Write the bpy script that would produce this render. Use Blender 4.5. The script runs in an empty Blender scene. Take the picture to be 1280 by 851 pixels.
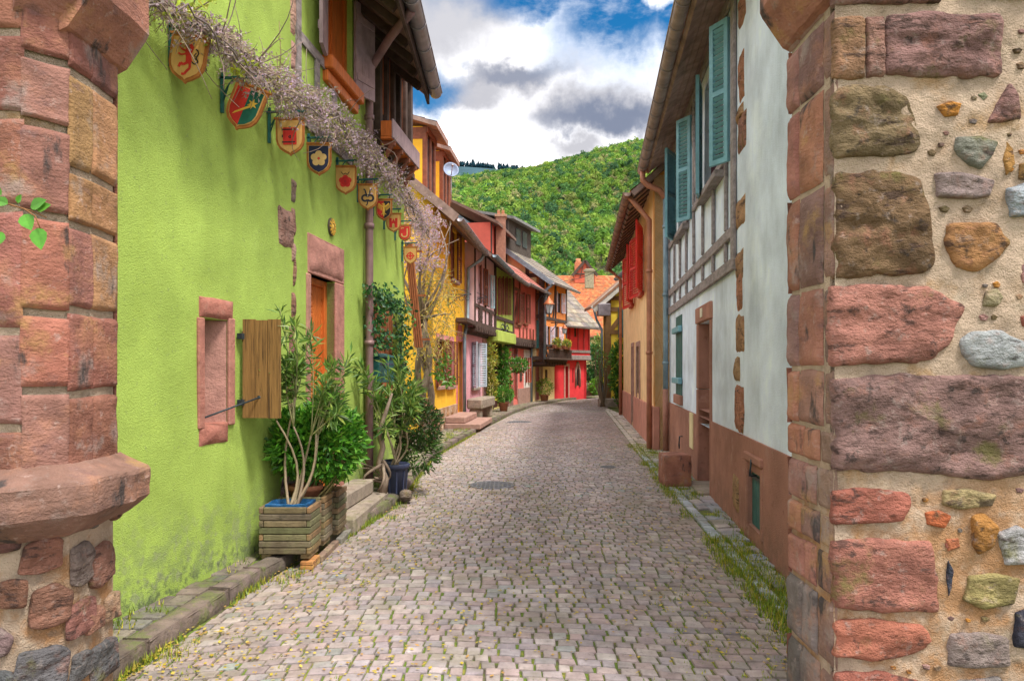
import bpy, math, random
from mathutils import Vector, noise
import numpy as np
random.seed(7)
R = random.random
def U(a, b): return a + (b - a) * random.random()
V = Vector
scene = bpy.context.scene
COL = scene.collection
# ------------------------------------------------------------------ camera
F = 900.0; CX = 640.0; HY = 460.0; CZ = 1.6     # focal length and horizon in photo pixels, eye height
cam = bpy.data.cameras.new('camera'); cam.sensor_width = 36.0; cam.lens = 36.0 * F / 1280.0
cam.shift_y = (HY - 425.5) / 1280.0; cam.clip_start = 0.05; cam.clip_end = 6000
camo = bpy.data.objects.new('camera', cam); COL.objects.link(camo)
camo.location = (0, 0, CZ); camo.rotation_euler = (math.pi / 2, 0, 0); scene.camera = camo
# ------------------------------------------------------------------ sky and sun
SUN = V((0.36, -0.30, 0.88)).normalized()
world = bpy.data.worlds.new('World'); scene.world = world; world.use_nodes = True
def build_world():
    nt = world.node_tree; N = nt.nodes; L = nt.links; N.clear()
    out = N.new('ShaderNodeOutputWorld'); bg = N.new('ShaderNodeBackground'); L.new(bg.outputs[0], out.inputs[0])
    bg.inputs[1].default_value = 0.1
    sky = N.new('ShaderNodeTexSky'); sky.sky_type = 'NISHITA'; sky.sun_disc = False
    sky.sun_elevation = math.asin(SUN.z); sky.sun_rotation = math.atan2(SUN.x, SUN.y)
    sky.air_density = 1.3; sky.dust_density = 0.3; sky.ozone_density = 3.0
    tc = N.new('ShaderNodeTexCoord')
    def math_(op, a, b=None, c=None):
        n = N.new('ShaderNodeMath'); n.operation = op
        for i, x in enumerate((a, b, c)):
            if x is None: continue
            if isinstance(x, (int, float)): n.inputs[i].default_value = x
            else: L.new(x, n.inputs[i])
        return n.outputs[0]
    def vmath(op, a, b):
        n = N.new('ShaderNodeVectorMath'); n.operation = op
        for i, x in enumerate((a, b)):
            if isinstance(x, (tuple, list)): n.inputs[i].default_value = x
            else: L.new(x, n.inputs[i])
        return n
    def noi(vec, scale, det=6, rough=.55):
        n = N.new('ShaderNodeTexNoise'); n.inputs['Scale'].default_value = scale; n.inputs['Detail'].default_value = det
        n.inputs['Roughness'].default_value = rough; L.new(vec, n.inputs['Vector']); return n
    def ss(x, a, b):
        n = N.new('ShaderNodeMapRange'); n.interpolation_type = 'SMOOTHSTEP'; n.inputs[1].default_value = a; n.inputs[2].default_value = b
        L.new(x, n.inputs[0]); return n.outputs[0]
    d = tc.outputs['Generated']
    # wobble the viewing direction so cloud edges billow
    w1 = noi(d, 6.0, 7, .6)
    w = vmath('SUBTRACT', w1.outputs['Color'], (.5, .5, .5)).outputs[0]
    ws = N.new('ShaderNodeVectorMath'); ws.operation = 'SCALE'; L.new(w, ws.inputs[0]); ws.inputs[3].default_value = 0.17
    dw = vmath('ADD', d, ws.outputs[0]).outputs[0]
    def blob(px, py, rx, ry, soft=1.0):
        c = V(((px - CX) / F, 1, (HY - py) / F)).normalized()
        df = vmath('SUBTRACT', dw, tuple(c)).outputs[0]
        sc = vmath('MULTIPLY', df, (F / rx, F / rx * .6, F / ry)).outputs[0]
        ln = N.new('ShaderNodeVectorMath'); ln.operation = 'LENGTH'; L.new(sc, ln.inputs[0])
        return ss(ln.outputs['Value'], 1.0 + .35 * soft, 1.0 - .65 * soft)
    def mx(*a):
        r = a[0]
        for b in a[1:]: r = math_('MAXIMUM', r, b)
        return r
    st = vmath('MULTIPLY', d, (1.0, 1.0, 2.2)).outputs[0]
    n1 = noi(st, 2.6, 9, .6).outputs['Fac']; n2 = noi(st, 9, 8, .65).outputs['Fac']
    hole = mx(blob(770, 26, 105, 62), blob(670, -8, 105, 34), blob(530, 112, 42, 26), blob(850, 40, 60, 50))
    hole = math_('MULTIPLY', hole, math_('SUBTRACT', 1.0, blob(826, 6, 17, 22)))
    general = ss(n1, .60, .70)                                    # a few gaps elsewhere in the dome
    hole = mx(hole, math_('MULTIPLY', general, math_('SUBTRACT', 1.0, blob(650, 150, 330, 260))))
    dark = mx(blob(640, 104, 95, 24), blob(745, 140, 95, 32), blob(590, 120, 60, 24), blob(720, 182, 40, 16),
              math_('MULTIPLY', blob(560, 22, 85, 60), .95), math_('MULTIPLY', blob(470, 10, 80, 60), .7))
    core = mx(blob(755, 148, 78, 17), math_('MULTIPLY', blob(640, 100, 62, 11), .75))
    fleck = ss(n2, .46, .70)
    gen_dark = math_('MULTIPLY', ss(n1, .47, .40), math_('SUBTRACT', 1.0, blob(650, 150, 330, 260)))
    def mixc(f, a, b):
        n = N.new('ShaderNodeMix'); n.data_type = 'RGBA'
        if isinstance(f, (int, float)): n.inputs[0].default_value = f
        else: L.new(f, n.inputs[0])
        for i, x in ((6, a), (7, b)):
            if isinstance(x, tuple): n.inputs[i].default_value = (*x, 1)
            else: L.new(x, n.inputs[i])
        return n.outputs[2]
    K = 7.4
    white = (1.0 * K, .99 * K, 1.0 * K); lgrey = (.66 * K, .66 * K, .69 * K); grey = (.27 * K, .27 * K, .30 * K); deep = (.10 * K, .125 * K, .19 * K)
    c = mixc(math_('MULTIPLY', fleck, .55), white, lgrey)
    c = mixc(mx(math_('MULTIPLY', dark, .9), math_('MULTIPLY', gen_dark, .5)), c, grey)
    c = mixc(math_('MULTIPLY', core, .85), c, deep)
    blue = mixc(1.0, sky.outputs[0], sky.outputs[0])
    hs = N.new('ShaderNodeHueSaturation'); hs.inputs['Saturation'].default_value = 1.5; hs.inputs['Value'].default_value = .50; L.new(sky.outputs[0], hs.inputs['Color'])
    c = mixc(math_('MULTIPLY', hole, math_('SUBTRACT', 1.0, math_('MULTIPLY', fleck, .35))), c, hs.outputs[0])
    L.new(c, bg.inputs[0])
build_world()
sl = bpy.data.lights.new('sun', 'SUN'); sl.energy = 1.9; sl.angle = math.radians(13); sl.color = (1, .95, .86)
slo = bpy.data.objects.new('sun', sl); COL.objects.link(slo); slo.location = (5, -5, 30)
slo.rotation_euler = (-SUN).to_track_quat('-Z', 'Y').to_euler()
vs = scene.view_settings; vs.view_transform = 'Standard'; vs.look = 'None'; vs.exposure = 1.35; vs.gamma = 1.0; vs.use_curve_mapping = False
scene.render.engine = 'CYCLES'
cy = scene.cycles; cy.use_denoising = True; cy.max_bounces = 6; cy.diffuse_bounces = 4; cy.transparent_max_bounces = 8; cy.glossy_bounces = 2; cy.transmission_bounces = 2
try: cy.denoiser = 'OPENIMAGEDENOISE'
except Exception: pass

# ------------------------------------------------------------------ mesh helpers
class MB:
    def __init__(s): s.v = []; s.f = []; s.c = []; s.m = []; s.sm = []
    def add(s, vs, fs, col=None, mi=0, sm=False):
        b = len(s.v); s.v.extend([tuple(p) for p in vs])
        for f in fs:
            s.f.append(tuple(b + i for i in f)); s.c.append(col or (.40, .25, .21)); s.m.append(mi); s.sm.append(sm)
    def quad(s, a, b, c, d, col=None, mi=0, sm=False): s.add((a, b, c, d), ((0, 1, 2, 3),), col, mi, sm)
    def box(s, c, hx, hy, hz, col=None, ch=0.0, mi=0):
        """box about c with half-extent VECTORS; ch chamfers the edges"""
        c = V(c); hx = V(hx); hy = V(hy); hz = V(hz)
        if ch <= 0:
            p = [c + hx * i + hy * j + hz * k for k in (-1, 1) for j in (-1, 1) for i in (-1, 1)]
            s.add(p, ((0, 2, 3, 1), (4, 5, 7, 6), (0, 1, 5, 4), (2, 6, 7, 3), (0, 4, 6, 2), (1, 3, 7, 5)), col, mi); return
        lx, ly, lz = hx.length, hy.length, hz.length
        ch = min(ch, lx * .45, ly * .45, lz * .45)
        ix, iy, iz = 1 - ch / lx, 1 - ch / ly, 1 - ch / lz
        vs = []; idx = {}
        for i in (-1, 1):
            for j in (-1, 1):
                for k in (-1, 1):
                    idx[i, j, k, 0] = len(vs); vs.append(c + hx * i + hy * j * iy + hz * k * iz)
                    idx[i, j, k, 1] = len(vs); vs.append(c + hx * i * ix + hy * j + hz * k * iz)
                    idx[i, j, k, 2] = len(vs); vs.append(c + hx * i * ix + hy * j * iy + hz * k)
        fs = []
        for i in (-1, 1):
            a = [idx[i, -1, -1, 0], idx[i, 1, -1, 0], idx[i, 1, 1, 0], idx[i, -1, 1, 0]]; fs.append(a if i > 0 else a[::-1])
            a = [idx[-1, i, -1, 1], idx[-1, i, 1, 1], idx[1, i, 1, 1], idx[1, i, -1, 1]]; fs.append(a if i > 0 else a[::-1])
            a = [idx[-1, -1, i, 2], idx[1, -1, i, 2], idx[1, 1, i, 2], idx[-1, 1, i, 2]]; fs.append(a if i > 0 else a[::-1])
        for i in (-1, 1):
            for j in (-1, 1):
                q = i * j > 0
                a = [idx[i, j, -1, 0], idx[i, j, -1, 1], idx[i, j, 1, 1], idx[i, j, 1, 0]]; fs.append(a if q else a[::-1])
                a = [idx[i, -1, j, 0], idx[i, 1, j, 0], idx[i, 1, j, 2], idx[i, -1, j, 2]]; fs.append(a if q else a[::-1])
                a = [idx[-1, i, j, 1], idx[-1, i, j, 2], idx[1, i, j, 2], idx[1, i, j, 1]]; fs.append(a if q else a[::-1])
                for k in (-1, 1):
                    a = [idx[i, j, k, 0], idx[i, j, k, 1], idx[i, j, k, 2]]; fs.append(a if i * j * k > 0 else a[::-1])
        s.add(vs, fs, col, mi)
    def beam(s, a, b, w, h, up=(0, 0, 1), col=None, ch=0.0, mi=0):
        a = V(a); b = V(b); d = b - a; up = V(up)
        x = d.cross(up)
        if x.length < 1e-6: x = d.cross(V((1, 0, 0)))
        x.normalize(); y = x.cross(d).normalized()
        s.box((a + b) / 2, d / 2, x * (w / 2), y * (h / 2), col, ch, mi)
    def tube(s, pts, r, n=6, col=None, cap=True, mi=0, sm=True):
        pts = [V(p) for p in pts]
        if isinstance(r, (int, float)): r = [r] * len(pts)
        t = (pts[1] - pts[0]).normalized(); a = t.orthogonal().normalized(); vs = []; m = len(pts)
        for i, p in enumerate(pts):
            t = (pts[min(i + 1, m - 1)] - pts[max(i - 1, 0)])
            if t.length < 1e-9: t = V((0, 0, 1))
            t.normalize(); a = a - t * a.dot(t)
            if a.length < 1e-6: a = t.orthogonal()
            a.normalize(); b = t.cross(a)
            for k in range(n):
                an = 2 * math.pi * k / n; vs.append(p + (a * math.cos(an) + b * math.sin(an)) * r[i])
        fs = [(i * n + k, i * n + (k + 1) % n, (i + 1) * n + (k + 1) % n, (i + 1) * n + k) for i in range(m - 1) for k in range(n)]
        if cap: fs += [tuple(range(n - 1, -1, -1)), tuple((m - 1) * n + k for k in range(n))]
        s.add(vs, fs, col, mi, sm)
    def lathe(s, c, prof, n=20, col=None, axis=(0, 0, 1), mi=0, sm=True):
        c = V(c); ax = V(axis).normalized(); a = ax.orthogonal().normalized(); b = ax.cross(a); vs = []
        for (r, h) in prof:
            for k in range(n):
                an = 2 * math.pi * k / n; vs.append(c + ax * h + (a * math.cos(an) + b * math.sin(an)) * max(r, 1e-4))
        m = len(prof)
        fs = [(i * n + k, i * n + (k + 1) % n, (i + 1) * n + (k + 1) % n, (i + 1) * n + k) for i in range(m - 1) for k in range(n)]
        s.add(vs, fs, col, mi, sm)
    def prism(s, poly, off, col=None, mi=0, back=True):
        """polygon (list of 3-D points, front side) extruded by -off behind it"""
        p = [V(q) for q in poly]; n = len(p); off = V(off); q = [a - off for a in p]
        s.add(p + q, [tuple(range(n))] + ([tuple(range(2 * n - 1, n - 1, -1))] if back else []) + [(i, i + n, (i + 1) % n + n, (i + 1) % n) for i in range(n)], col, mi)
    def leaf(s, p, d, nrm, l, w, col, fold=.25, mi=0):
        d = V(d).normalized(); nrm = V(nrm); x = d.cross(nrm)
        if x.length < 1e-5: x = d.orthogonal()
        x.normalize(); y = x.cross(d)
        p = V(p); mid = p + d * (l * .5)
        s.add((p, mid + x * (w / 2) + y * (w * fold), p + d * l - y * (l * .08), mid - x * (w / 2) + y * (w * fold)), ((0, 1, 2), (0, 2, 3)), col, mi)
    def build(s, name, mats, root=None, origin=None):
        me = bpy.data.meshes.new(name)
        o = V(origin) if origin is not None else V((0, 0, 0))
        vs = np.array(s.v, dtype=np.float64).reshape(-1, 3) - np.array(o)
        me.from_pydata(vs.tolist(), [], s.f)
        if not isinstance(mats, (list, tuple)): mats = [mats]
        for m in mats: me.materials.append(m)
        me.polygons.foreach_set('material_index', s.m); me.polygons.foreach_set('use_smooth', s.sm)
        ca = me.color_attributes.new('Col', 'FLOAT_COLOR', 'CORNER')
        cnt = np.array([len(f) for f in s.f]); cc = np.repeat(np.array([(*c[:3], 1.0) for c in s.c]), cnt, axis=0)
        ca.data.foreach_set('color', cc.astype(np.float32).ravel())
        me.update()
        ob = bpy.data.objects.new(name, me); COL.objects.link(ob)
        if root is not None: ob.parent = root
        return ob

class Thing:
    """an Empty at the thing's base carrying its description; parts are meshes below it"""
    def __init__(s, name, label, cat, loc, group=None):
        s.o = bpy.data.objects.new(name, None); COL.objects.link(s.o); s.o.empty_display_size = .1
        s.loc = V(loc); s.o.location = s.loc; s.o['label'] = label; s.o['category'] = cat
        if group: s.o['group'] = group
    def part(s, name, mb, mats, parent=None, label=None):
        ob = mb.build(name, mats, parent or s.o, s.loc)
        if label: ob['label'] = label
        return ob
def single(name, mb, mats, label, cat, loc, group=None):
    o = mb.build(name, mats, None, loc); o.location = loc; o['label'] = label; o['category'] = cat
    if group: o['group'] = group
    return o
def structure(name, mb, mats, kind='structure', label=None):
    o = mb.build(name, mats, None); o['kind'] = kind
    if label: o['label'] = label
    return o

# ------------------------------------------------------------------ facades
class Wall:
    """vertical plane from P0 to P1 in plan, n points at the street"""
    def __init__(s, p0, p1, side):
        s.p0 = V((*p0, 0)); d = V((*p1, 0)) - s.p0; s.len = d.length; s.u = d.normalized()
        s.n = V((s.u.y, -s.u.x, 0)) * (1 if side == 'L' else -1); s.side = side
    def pt(s, a, z, d=0.0): return s.p0 + s.u * a + s.n * d + V((0, 0, z))
    def at(s, px, py, d=0.0):
        dx = (px - CX) / F; q = s.p0 + s.n * d
        t = (q.x * s.n.x + q.y * s.n.y) / (dx * s.n.x + s.n.y)
        return ((t * dx - q.x) * s.u.x + (t - q.y) * s.u.y, CZ + t * (HY - py) / F)
    def rect(s, x0, y0, x1, y1, d=0.0):
        """photo rectangle -> (s0, s1, z0, z1); heights read at the rectangle's middle"""
        a, _ = s.at(x0, y0, d); b, _ = s.at(x1, y0, d); m = (x0 + x1) / 2
        return (min(a, b), max(a, b), s.at(m, y1, d)[1], s.at(m, y0, d)[1])
    def box(s, mb, a0, a1, z0, z1, d0, d1, col=None, ch=0.0, mi=0):
        mb.box(s.pt((a0 + a1) / 2, (z0 + z1) / 2, (d0 + d1) / 2), s.u * ((a1 - a0) / 2), s.n * ((d1 - d0) / 2), V((0, 0, (z1 - z0) / 2)), col, ch, mi)
    def poly(s, mb, pts, d0, d1, col=None, mi=0):
        p = [s.pt(a, z, d1) for a, z in pts]
        mb.prism(p, s.n * (d1 - d0), col, mi)
def orient(p, n):
    a = V((0, 0, 0))
    for i in range(len(p)): a += V(p[i]).cross(V(p[(i + 1) % len(p)]))
    return p if a.dot(n) > 0 else p[::-1]

def wall_holes(mb, W, s0, s1, z0, z1, holes=(), depth=.2, thick=.3, wob=0.0, step=None, col=None, top=None, dd=0.0):
    """wall sheet with real openings and reveals; holes = [(s0,s1,z0,z1)]"""
    def cuts(a, b, hs):
        c = sorted({a, b, *[min(max(h, a), b) for h in hs]}); r = []
        for p, q in zip(c, c[1:]):
            k = max(1, int(math.ceil((q - p) / step))) if step else 1
            r += [p + (q - p) * i / k for i in range(k)]
        return r + [b]
    S = cuts(s0, s1, [x for h in holes for x in h[:2]]); Z = cuts(z0, z1, [x for h in holes for x in h[2:]])
    def P(a, z):
        w = wob * (noise.noise(V((a * .9, z * .9, 3.3))) + .4 * noise.noise(V((a * 3, z * 3, 1.3)))) if wob else 0
        return W.pt(a, z, w + dd)
    vs = [P(a, z) for a in S for z in Z]; nz = len(Z); fs = []
    for i in range(len(S) - 1):
        for j in range(len(Z) - 1):
            ca, cz = (S[i] + S[i + 1]) / 2, (Z[j] + Z[j + 1]) / 2
            if any(h[0] < ca < h[1] and h[2] < cz < h[3] for h in holes): continue
            f = (i * nz + j, (i + 1) * nz + j, (i + 1) * nz + j + 1, i * nz + j + 1)
            fs.append(f if W.side == 'L' else f[::-1])
    mb.add(vs, fs, col, 0, bool(wob))
    for h in holes:
        a0, a1, b0, b1 = h
        for (p, q) in (((a0, b0), (a1, b0)), ((a1, b0), (a1, b1)), ((a1, b1), (a0, b1)), ((a0, b1), (a0, b0))):
            mb.quad(W.pt(*p, dd), W.pt(*q, dd), W.pt(*q, dd - depth), W.pt(*p, dd - depth), col)
    for a in (s0, s1): mb.quad(W.pt(a, z0, dd), W.pt(a, z1, dd), W.pt(a, z1, dd - thick), W.pt(a, z0, dd - thick), col)
    mb.quad(W.pt(s0, z1, dd), W.pt(s1, z1, dd), W.pt(s1, z1, dd - thick), W.pt(s0, z1, dd - thick), col)
    mb.quad(W.pt(s0, z0, dd - thick), W.pt(s1, z0, dd - thick), W.pt(s1, z1, dd - thick), W.pt(s0, z1, dd - thick), col)

def patch(mb, A, B, C, D, col, nu=8, nv=8, bulge=.02, amp=.012, fr=6, seed=0, jit=.015, mi=0, sink=.02, edge=.25):
    """rough dressed stone over the quad A B C D (anticlockwise from outside)"""
    A, B, C, D = V(A), V(B), V(C), V(D); n = (B - A).cross(D - A).normalized(); vs = []
    for j in range(nv + 1):
        for i in range(nu + 1):
            u, v = i / nu, j / nv
            p = A * (1 - u) * (1 - v) + B * u * (1 - v) + C * u * v + D * (1 - u) * v
            e = min(1, min(u, 1 - u, v, 1 - v) / edge); e = math.sqrt(e) if e > 0 else 0
            q = V((p.x * fr + seed, p.y * fr, p.z * fr)); nn = noise.noise(q) + .5 * noise.noise(q * 2.3)
            h = -sink + (sink + bulge) * e + amp * nn * (0.3 + .7 * e)
            t1 = noise.noise(q * .7 + V((9, 0, 0))); t2 = noise.noise(q * .7 + V((0, 9, 0)))
            p = p + (B - A).normalized() * (jit * t1 * (1 - .8 * e)) + (D - A).normalized() * (jit * t2 * (1 - .8 * e)) + n * h
            vs.append(p)
    w = nu + 1
    mb.add(vs, [(j * w + i, j * w + i + 1, (j + 1) * w + i + 1, (j + 1) * w + i) for j in range(nv) for i in range(nu)], col, mi, True)

def stone(mb, c, ux, uy, outline, n, col, h=.03, seed=0, amp=.008, rings=6, m=30, fr=9, mi=0):
    """field stone bulging out of a wall: outline = [(x,y)] in metres about c, star-shaped"""
    c, ux, uy, n = V(c), V(ux), V(uy), V(n); k = len(outline)
    # resample outline with rounding
    pts = []
    per = [math.dist(outline[i], outline[(i + 1) % k]) for i in range(k)]; T = sum(per)
    for j in range(m):
        t = T * j / m; i = 0
        while t > per[i]: t -= per[i]; i = (i + 1) % k
        f = t / per[i]; a, b = outline[i], outline[(i + 1) % k]; pts.append(V((a[0] + (b[0] - a[0]) * f, a[1] + (b[1] - a[1]) * f, 0)))
    for _ in range(1): pts = [(pts[i - 1] + pts[i] * 2 + pts[(i + 1) % m]) / 4 for i in range(m)]
    vs = []
    FR = [1, .985, .95, .88] + [.76 * (1 - i / (rings - 4)) for i in range(rings - 4)] if rings > 5 else [1, .97, .88] + [.7 * (1 - i / max(1, rings - 3)) for i in range(rings - 3)]
    for r in range(rings):
        f = FR[r]
        for j in range(m):
            p = pts[j]; jn = 1 + .07 * noise.noise(V((p.x * 14 + seed, p.y * 14, seed * 1.7))) + .03 * noise.noise(V((p.x * 40 + seed, p.y * 40, 3)))
            x, y = p.x * f * jn, p.y * f * jn
            q = V((x * fr + seed, y * fr, seed * .3)); nn = noise.noise(V((q.x * .6, q.y * 1.5, q.z))) + .55 * noise.noise(q * 2.4) + .3 * noise.noise(q * 5.5)
            hh = h * max(0, 1 - f ** 9) ** .5 - .012 * (f > .99) + amp * nn * min(1, (1 - f) * 9)
            vs.append(c + ux * x + uy * y + n * hh)
    vs.append(c + n * (h + amp * noise.noise(V((seed, 0, seed * .3)))))
    fs = [(r * m + j, r * m + (j + 1) % m, (r + 1) * m + (j + 1) % m, (r + 1) * m + j) for r in range(rings - 1) for j in range(m)]
    fs += [((rings - 1) * m + j, (rings - 1) * m + (j + 1) % m, rings * m) for j in range(m)]
    mb.add(vs, fs, col, mi, True)
def jc(c, v=.12, h=.04):
    f = 1 + U(-v, v); return tuple(max(0, x * f * (1 + U(-h, h))) for x in c)
# ------------------------------------------------------------------ materials
def M(name, col='attr', rough=.85, val=(4, .75, 1.2), layers=(), bump=((40, 1.0),), bd=.004, metal=0.0, spec=.3, stretch=(1, 1, 1), trans=0.0, det=5, coat=0.0):
    """procedural surface in object space. col: colour or 'attr' (per-face colour); val: (noise scale, low, high) value variation;
    layers: (colour, scale, lo, hi, amount, stretch, z-range or None) patches of another colour; bump: ((scale, weight), ...)"""
    m = bpy.data.materials.new(name); m.use_nodes = True; nt = m.node_tree; N = nt.nodes; L = nt.links; N.clear()
    out = N.new('ShaderNodeOutputMaterial'); bs = N.new('ShaderNodeBsdfPrincipled')
    bs.inputs['Roughness'].default_value = rough; bs.inputs['Metallic'].default_value = metal
    bs.inputs['Specular IOR Level'].default_value = spec
    if coat: bs.inputs['Coat Weight'].default_value = coat
    tc = N.new('ShaderNodeTexCoord')
    def mapped(st):
        if tuple(st) == (1, 1, 1): return tc.outputs['Object']
        mp = N.new('ShaderNodeMapping'); mp.inputs['Scale'].default_value = st; L.new(tc.outputs['Object'], mp.inputs['Vector']); return mp.outputs[0]
    def noi(scale, st, d=det, ro=.6):
        n = N.new('ShaderNodeTexNoise'); n.inputs['Scale'].default_value = scale; n.inputs['Detail'].default_value = d; n.inputs['Roughness'].default_value = ro
        L.new(mapped(st), n.inputs['Vector']); return n.outputs['Fac']
    def rng(x, a, b, c, d_, smooth=True):
        n = N.new('ShaderNodeMapRange'); n.interpolation_type = 'SMOOTHSTEP' if smooth else 'LINEAR'
        n.inputs[1].default_value = a; n.inputs[2].default_value = b; n.inputs[3].default_value = c; n.inputs[4].default_value = d_; L.new(x, n.inputs[0]); return n.outputs[0]
    if col == 'attr':
        at = N.new('ShaderNodeAttribute'); at.attribute_name = 'Col'; c = at.outputs['Color']
    else:
        rg = N.new('ShaderNodeRGB'); rg.outputs[0].default_value = (*col, 1); c = rg.outputs[0]
    if val:
        v = rng(noi(val[0], stretch), .3, .7, val[1], val[2], False)
        sc = N.new('ShaderNodeVectorMath'); sc.operation = 'SCALE'; L.new(c, sc.inputs[0]); L.new(v, sc.inputs[3]); c = sc.outputs[0]
    for ly in layers:
        colr, scl, lo, hi, amt = ly[:5]; st = ly[5] if len(ly) > 5 and ly[5] else stretch; zr = ly[6] if len(ly) > 6 else None
        f = rng(noi(scl, st, 7, .65), lo, hi, 0, amt)
        if zr:
            sx = N.new('ShaderNodeSeparateXYZ'); L.new(tc.outputs['Object'], sx.inputs[0])
            z = rng(sx.outputs[2], zr[0], zr[1], 1, 0); mu = N.new('ShaderNodeMath'); mu.operation = 'MULTIPLY'; L.new(f, mu.inputs[0]); L.new(z, mu.inputs[1]); f = mu.outputs[0]
        mi = N.new('ShaderNodeMix'); mi.data_type = 'RGBA'; L.new(f, mi.inputs[0]); L.new(c, mi.inputs[6]); mi.inputs[7].default_value = (*colr, 1); c = mi.outputs[2]
    L.new(c, bs.inputs['Base Color'])
    if bump:
        h = None
        for b in bump:
            scl, wt = b[0], b[1]; st = b[2] if len(b) > 2 else stretch
            mu = N.new('ShaderNodeMath'); mu.operation = 'MULTIPLY_ADD'; L.new(noi(scl, st, 4), mu.inputs[0]); mu.inputs[1].default_value = wt
            if h is None: mu.inputs[2].default_value = 0
            else: L.new(h, mu.inputs[2])
            h = mu.outputs[0]
        bp = N.new('ShaderNodeBump'); bp.inputs['Strength'].default_value = 1.0; bp.inputs['Distance'].default_value = bd; L.new(h, bp.inputs['Height']); L.new(bp.outputs[0], bs.inputs['Normal'])
    if trans:
        tr = N.new('ShaderNodeBsdfTranslucent'); L.new(c, tr.inputs[0]); ms = N.new('ShaderNodeMixShader'); ms.inputs[0].default_value = trans
        L.new(bs.outputs[0], ms.inputs[1]); L.new(tr.outputs[0], ms.inputs[2]); L.new(ms.outputs[0], out.inputs[0])
    else: L.new(bs.outputs[0], out.inputs[0])
    return m
def plaster(name, col, dirt=(.16, .15, .10), dz=.5, bd=.004, amt=.5, extra=()):
    light = tuple(min(1, c * 1.25 + .02) for c in col); dark = tuple(c * .6 for c in col)
    return M(name, col, .93, (1.6, .74, 1.2), layers=((light, 1.3, .5, .75, .55), (dark, 3.0, .55, .8, .5, (1, 1, .22)), (dirt, 7, .42, .6, amt, None, (dz * .3, dz)), *extra),
             bump=((110, .9), (55, .5), (18, .3), (4, .6)), bd=bd * 1.3, spec=.15)
GREEN = (.40, .545, .115)
m_green = plaster('green_plaster', GREEN, dirt=(.22, .28, .13), dz=.8, bd=.006, amt=.6, extra=(((.42, .56, .10), 6, .5, .75, .35), ((.30, .33, .20), 12, .5, .62, .75, None, (.1, .85)), ((.27, .40, .07), 55, .52, .68, .35), ((.33, .46, .10), 3.5, .55, .72, .4, (2, 2, .18)), ((.20, .24, .12), 26, .60, .68, .4), ((.10, .12, .08), 16, .46, .62, .75, None, (.08, .36))))
m_mortar = M('lime_mortar', (.58, .44, .33), .95, (3, .7, 1.2), layers=(((.40, .27, .17), 5, .5, .72, .6), ((.42, .20, .07), 3.6, .42, .58, .75, None, (.95, 1.35)), ((.45, .26, .13), 3.2, .60, .72, .5), ((.30, .24, .19), 14, .55, .68, .5), ((.10, .08, .06), 60, .68, .75, .7), ((.70, .58, .44), 9, .5, .75, .5), ((.42, .22, .06), 2.2, .58, .7, .6), ((.12, .09, .06), 120, .66, .72, .8)), bump=((140, 1.2), (45, 1.2), (14, .9)), bd=.014, spec=.1)
m_stone = M('red_sandstone', 'attr', .92, (7, .55, 1.35), layers=(((.36, .16, .11), 10, .52, .7, .5), ((.40, .33, .30), 22, .55, .72, .55), ((.05, .042, .04), 15, .56, .68, .8), ((.17, .16, .05), 4.5, .56, .7, .75), ((.07, .045, .04), 7, .56, .63, .75, (1, 1, 3.2)), ((.50, .36, .30), 9, .62, .72, .5, (1, 1, 2)), ((.46, .22, .05), 6, .64, .74, .5)), bump=((22, 1.2, (1, 1, 2.4)), (75, .8), (8, .9), (180, .4)), bd=.022, spec=.15)
m_jamb = M('dressed_sandstone', 'attr', .92, (6, .68, 1.3), layers=(((.46, .22, .13), 5, .5, .72, .55), ((.44, .27, .10), 3.2, .54, .68, .65), ((.33, .28, .26), 4.2, .54, .68, .6), ((.17, .10, .10), 6, .56, .7, .6, (1, 1, 2)), ((.48, .36, .33), 22, .58, .72, .5), ((.055, .05, .05), 5, .57, .66, .9, (1.0, 1.0, .35)), ((.16, .06, .04), 60, .62, .7, .6)), bump=((20, .8, (1, 1, 3)), (85, .8), (7, .7)), bd=.010, spec=.15)
m_pinkstone = M('pink_sandstone', 'attr', .92, (9, .75, 1.2), layers=(((.44, .24, .19), 14, .5, .7, .5), ((.12, .07, .06), 40, .62, .7, .6)), bump=((40, 1), (110, .6), (10, .6)), bd=.007, spec=.15)
m_sett = M('sett_stone', 'attr', .78, (9, .7, 1.25), layers=(((.42, .31, .31), 25, .5, .7, .5), ((.16, .145, .15), 40, .56, .68, .55), ((.24, .21, .15), 1.7, .5, .68, .6), ((.30, .27, .12), 60, .62, .7, .5)), bump=((60, 1), (160, .6)), bd=.006, spec=.3)
m_joint = M('joint_sand', (.115, .095, .07), 1, (5, .7, 1.3), layers=(((.13, .20, .03), 2.6, .40, .56, .9), ((.34, .30, .05), 7, .5, .64, .75), ((.10, .16, .03), 30, .5, .62, .6)), bump=((90, 1),), bd=.006, spec=.1)
m_ground = M('soil_and_grass', (.10, .12, .04), 1, (.2, .7, 1.3), bump=((8, 1),), bd=.02)
m_leaf = M('leaf', 'attr', .45, (25, .75, 1.25), bump=(), spec=.45, trans=.25)
m_petal = M('blossom', 'attr', .7, None, bump=(), spec=.2, trans=.35)
m_bark = M('bark', (.23, .17, .13), .95, (14, .6, 1.4), layers=(((.38, .31, .25), 9, .5, .65, .6),), bump=((40, 1, (1, 1, .3)), (90, .5)), bd=.008, stretch=(1, 1, .3))
m_twig = M('twig', 'attr', .9, (30, .75, 1.2), bump=(), spec=.2)
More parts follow.
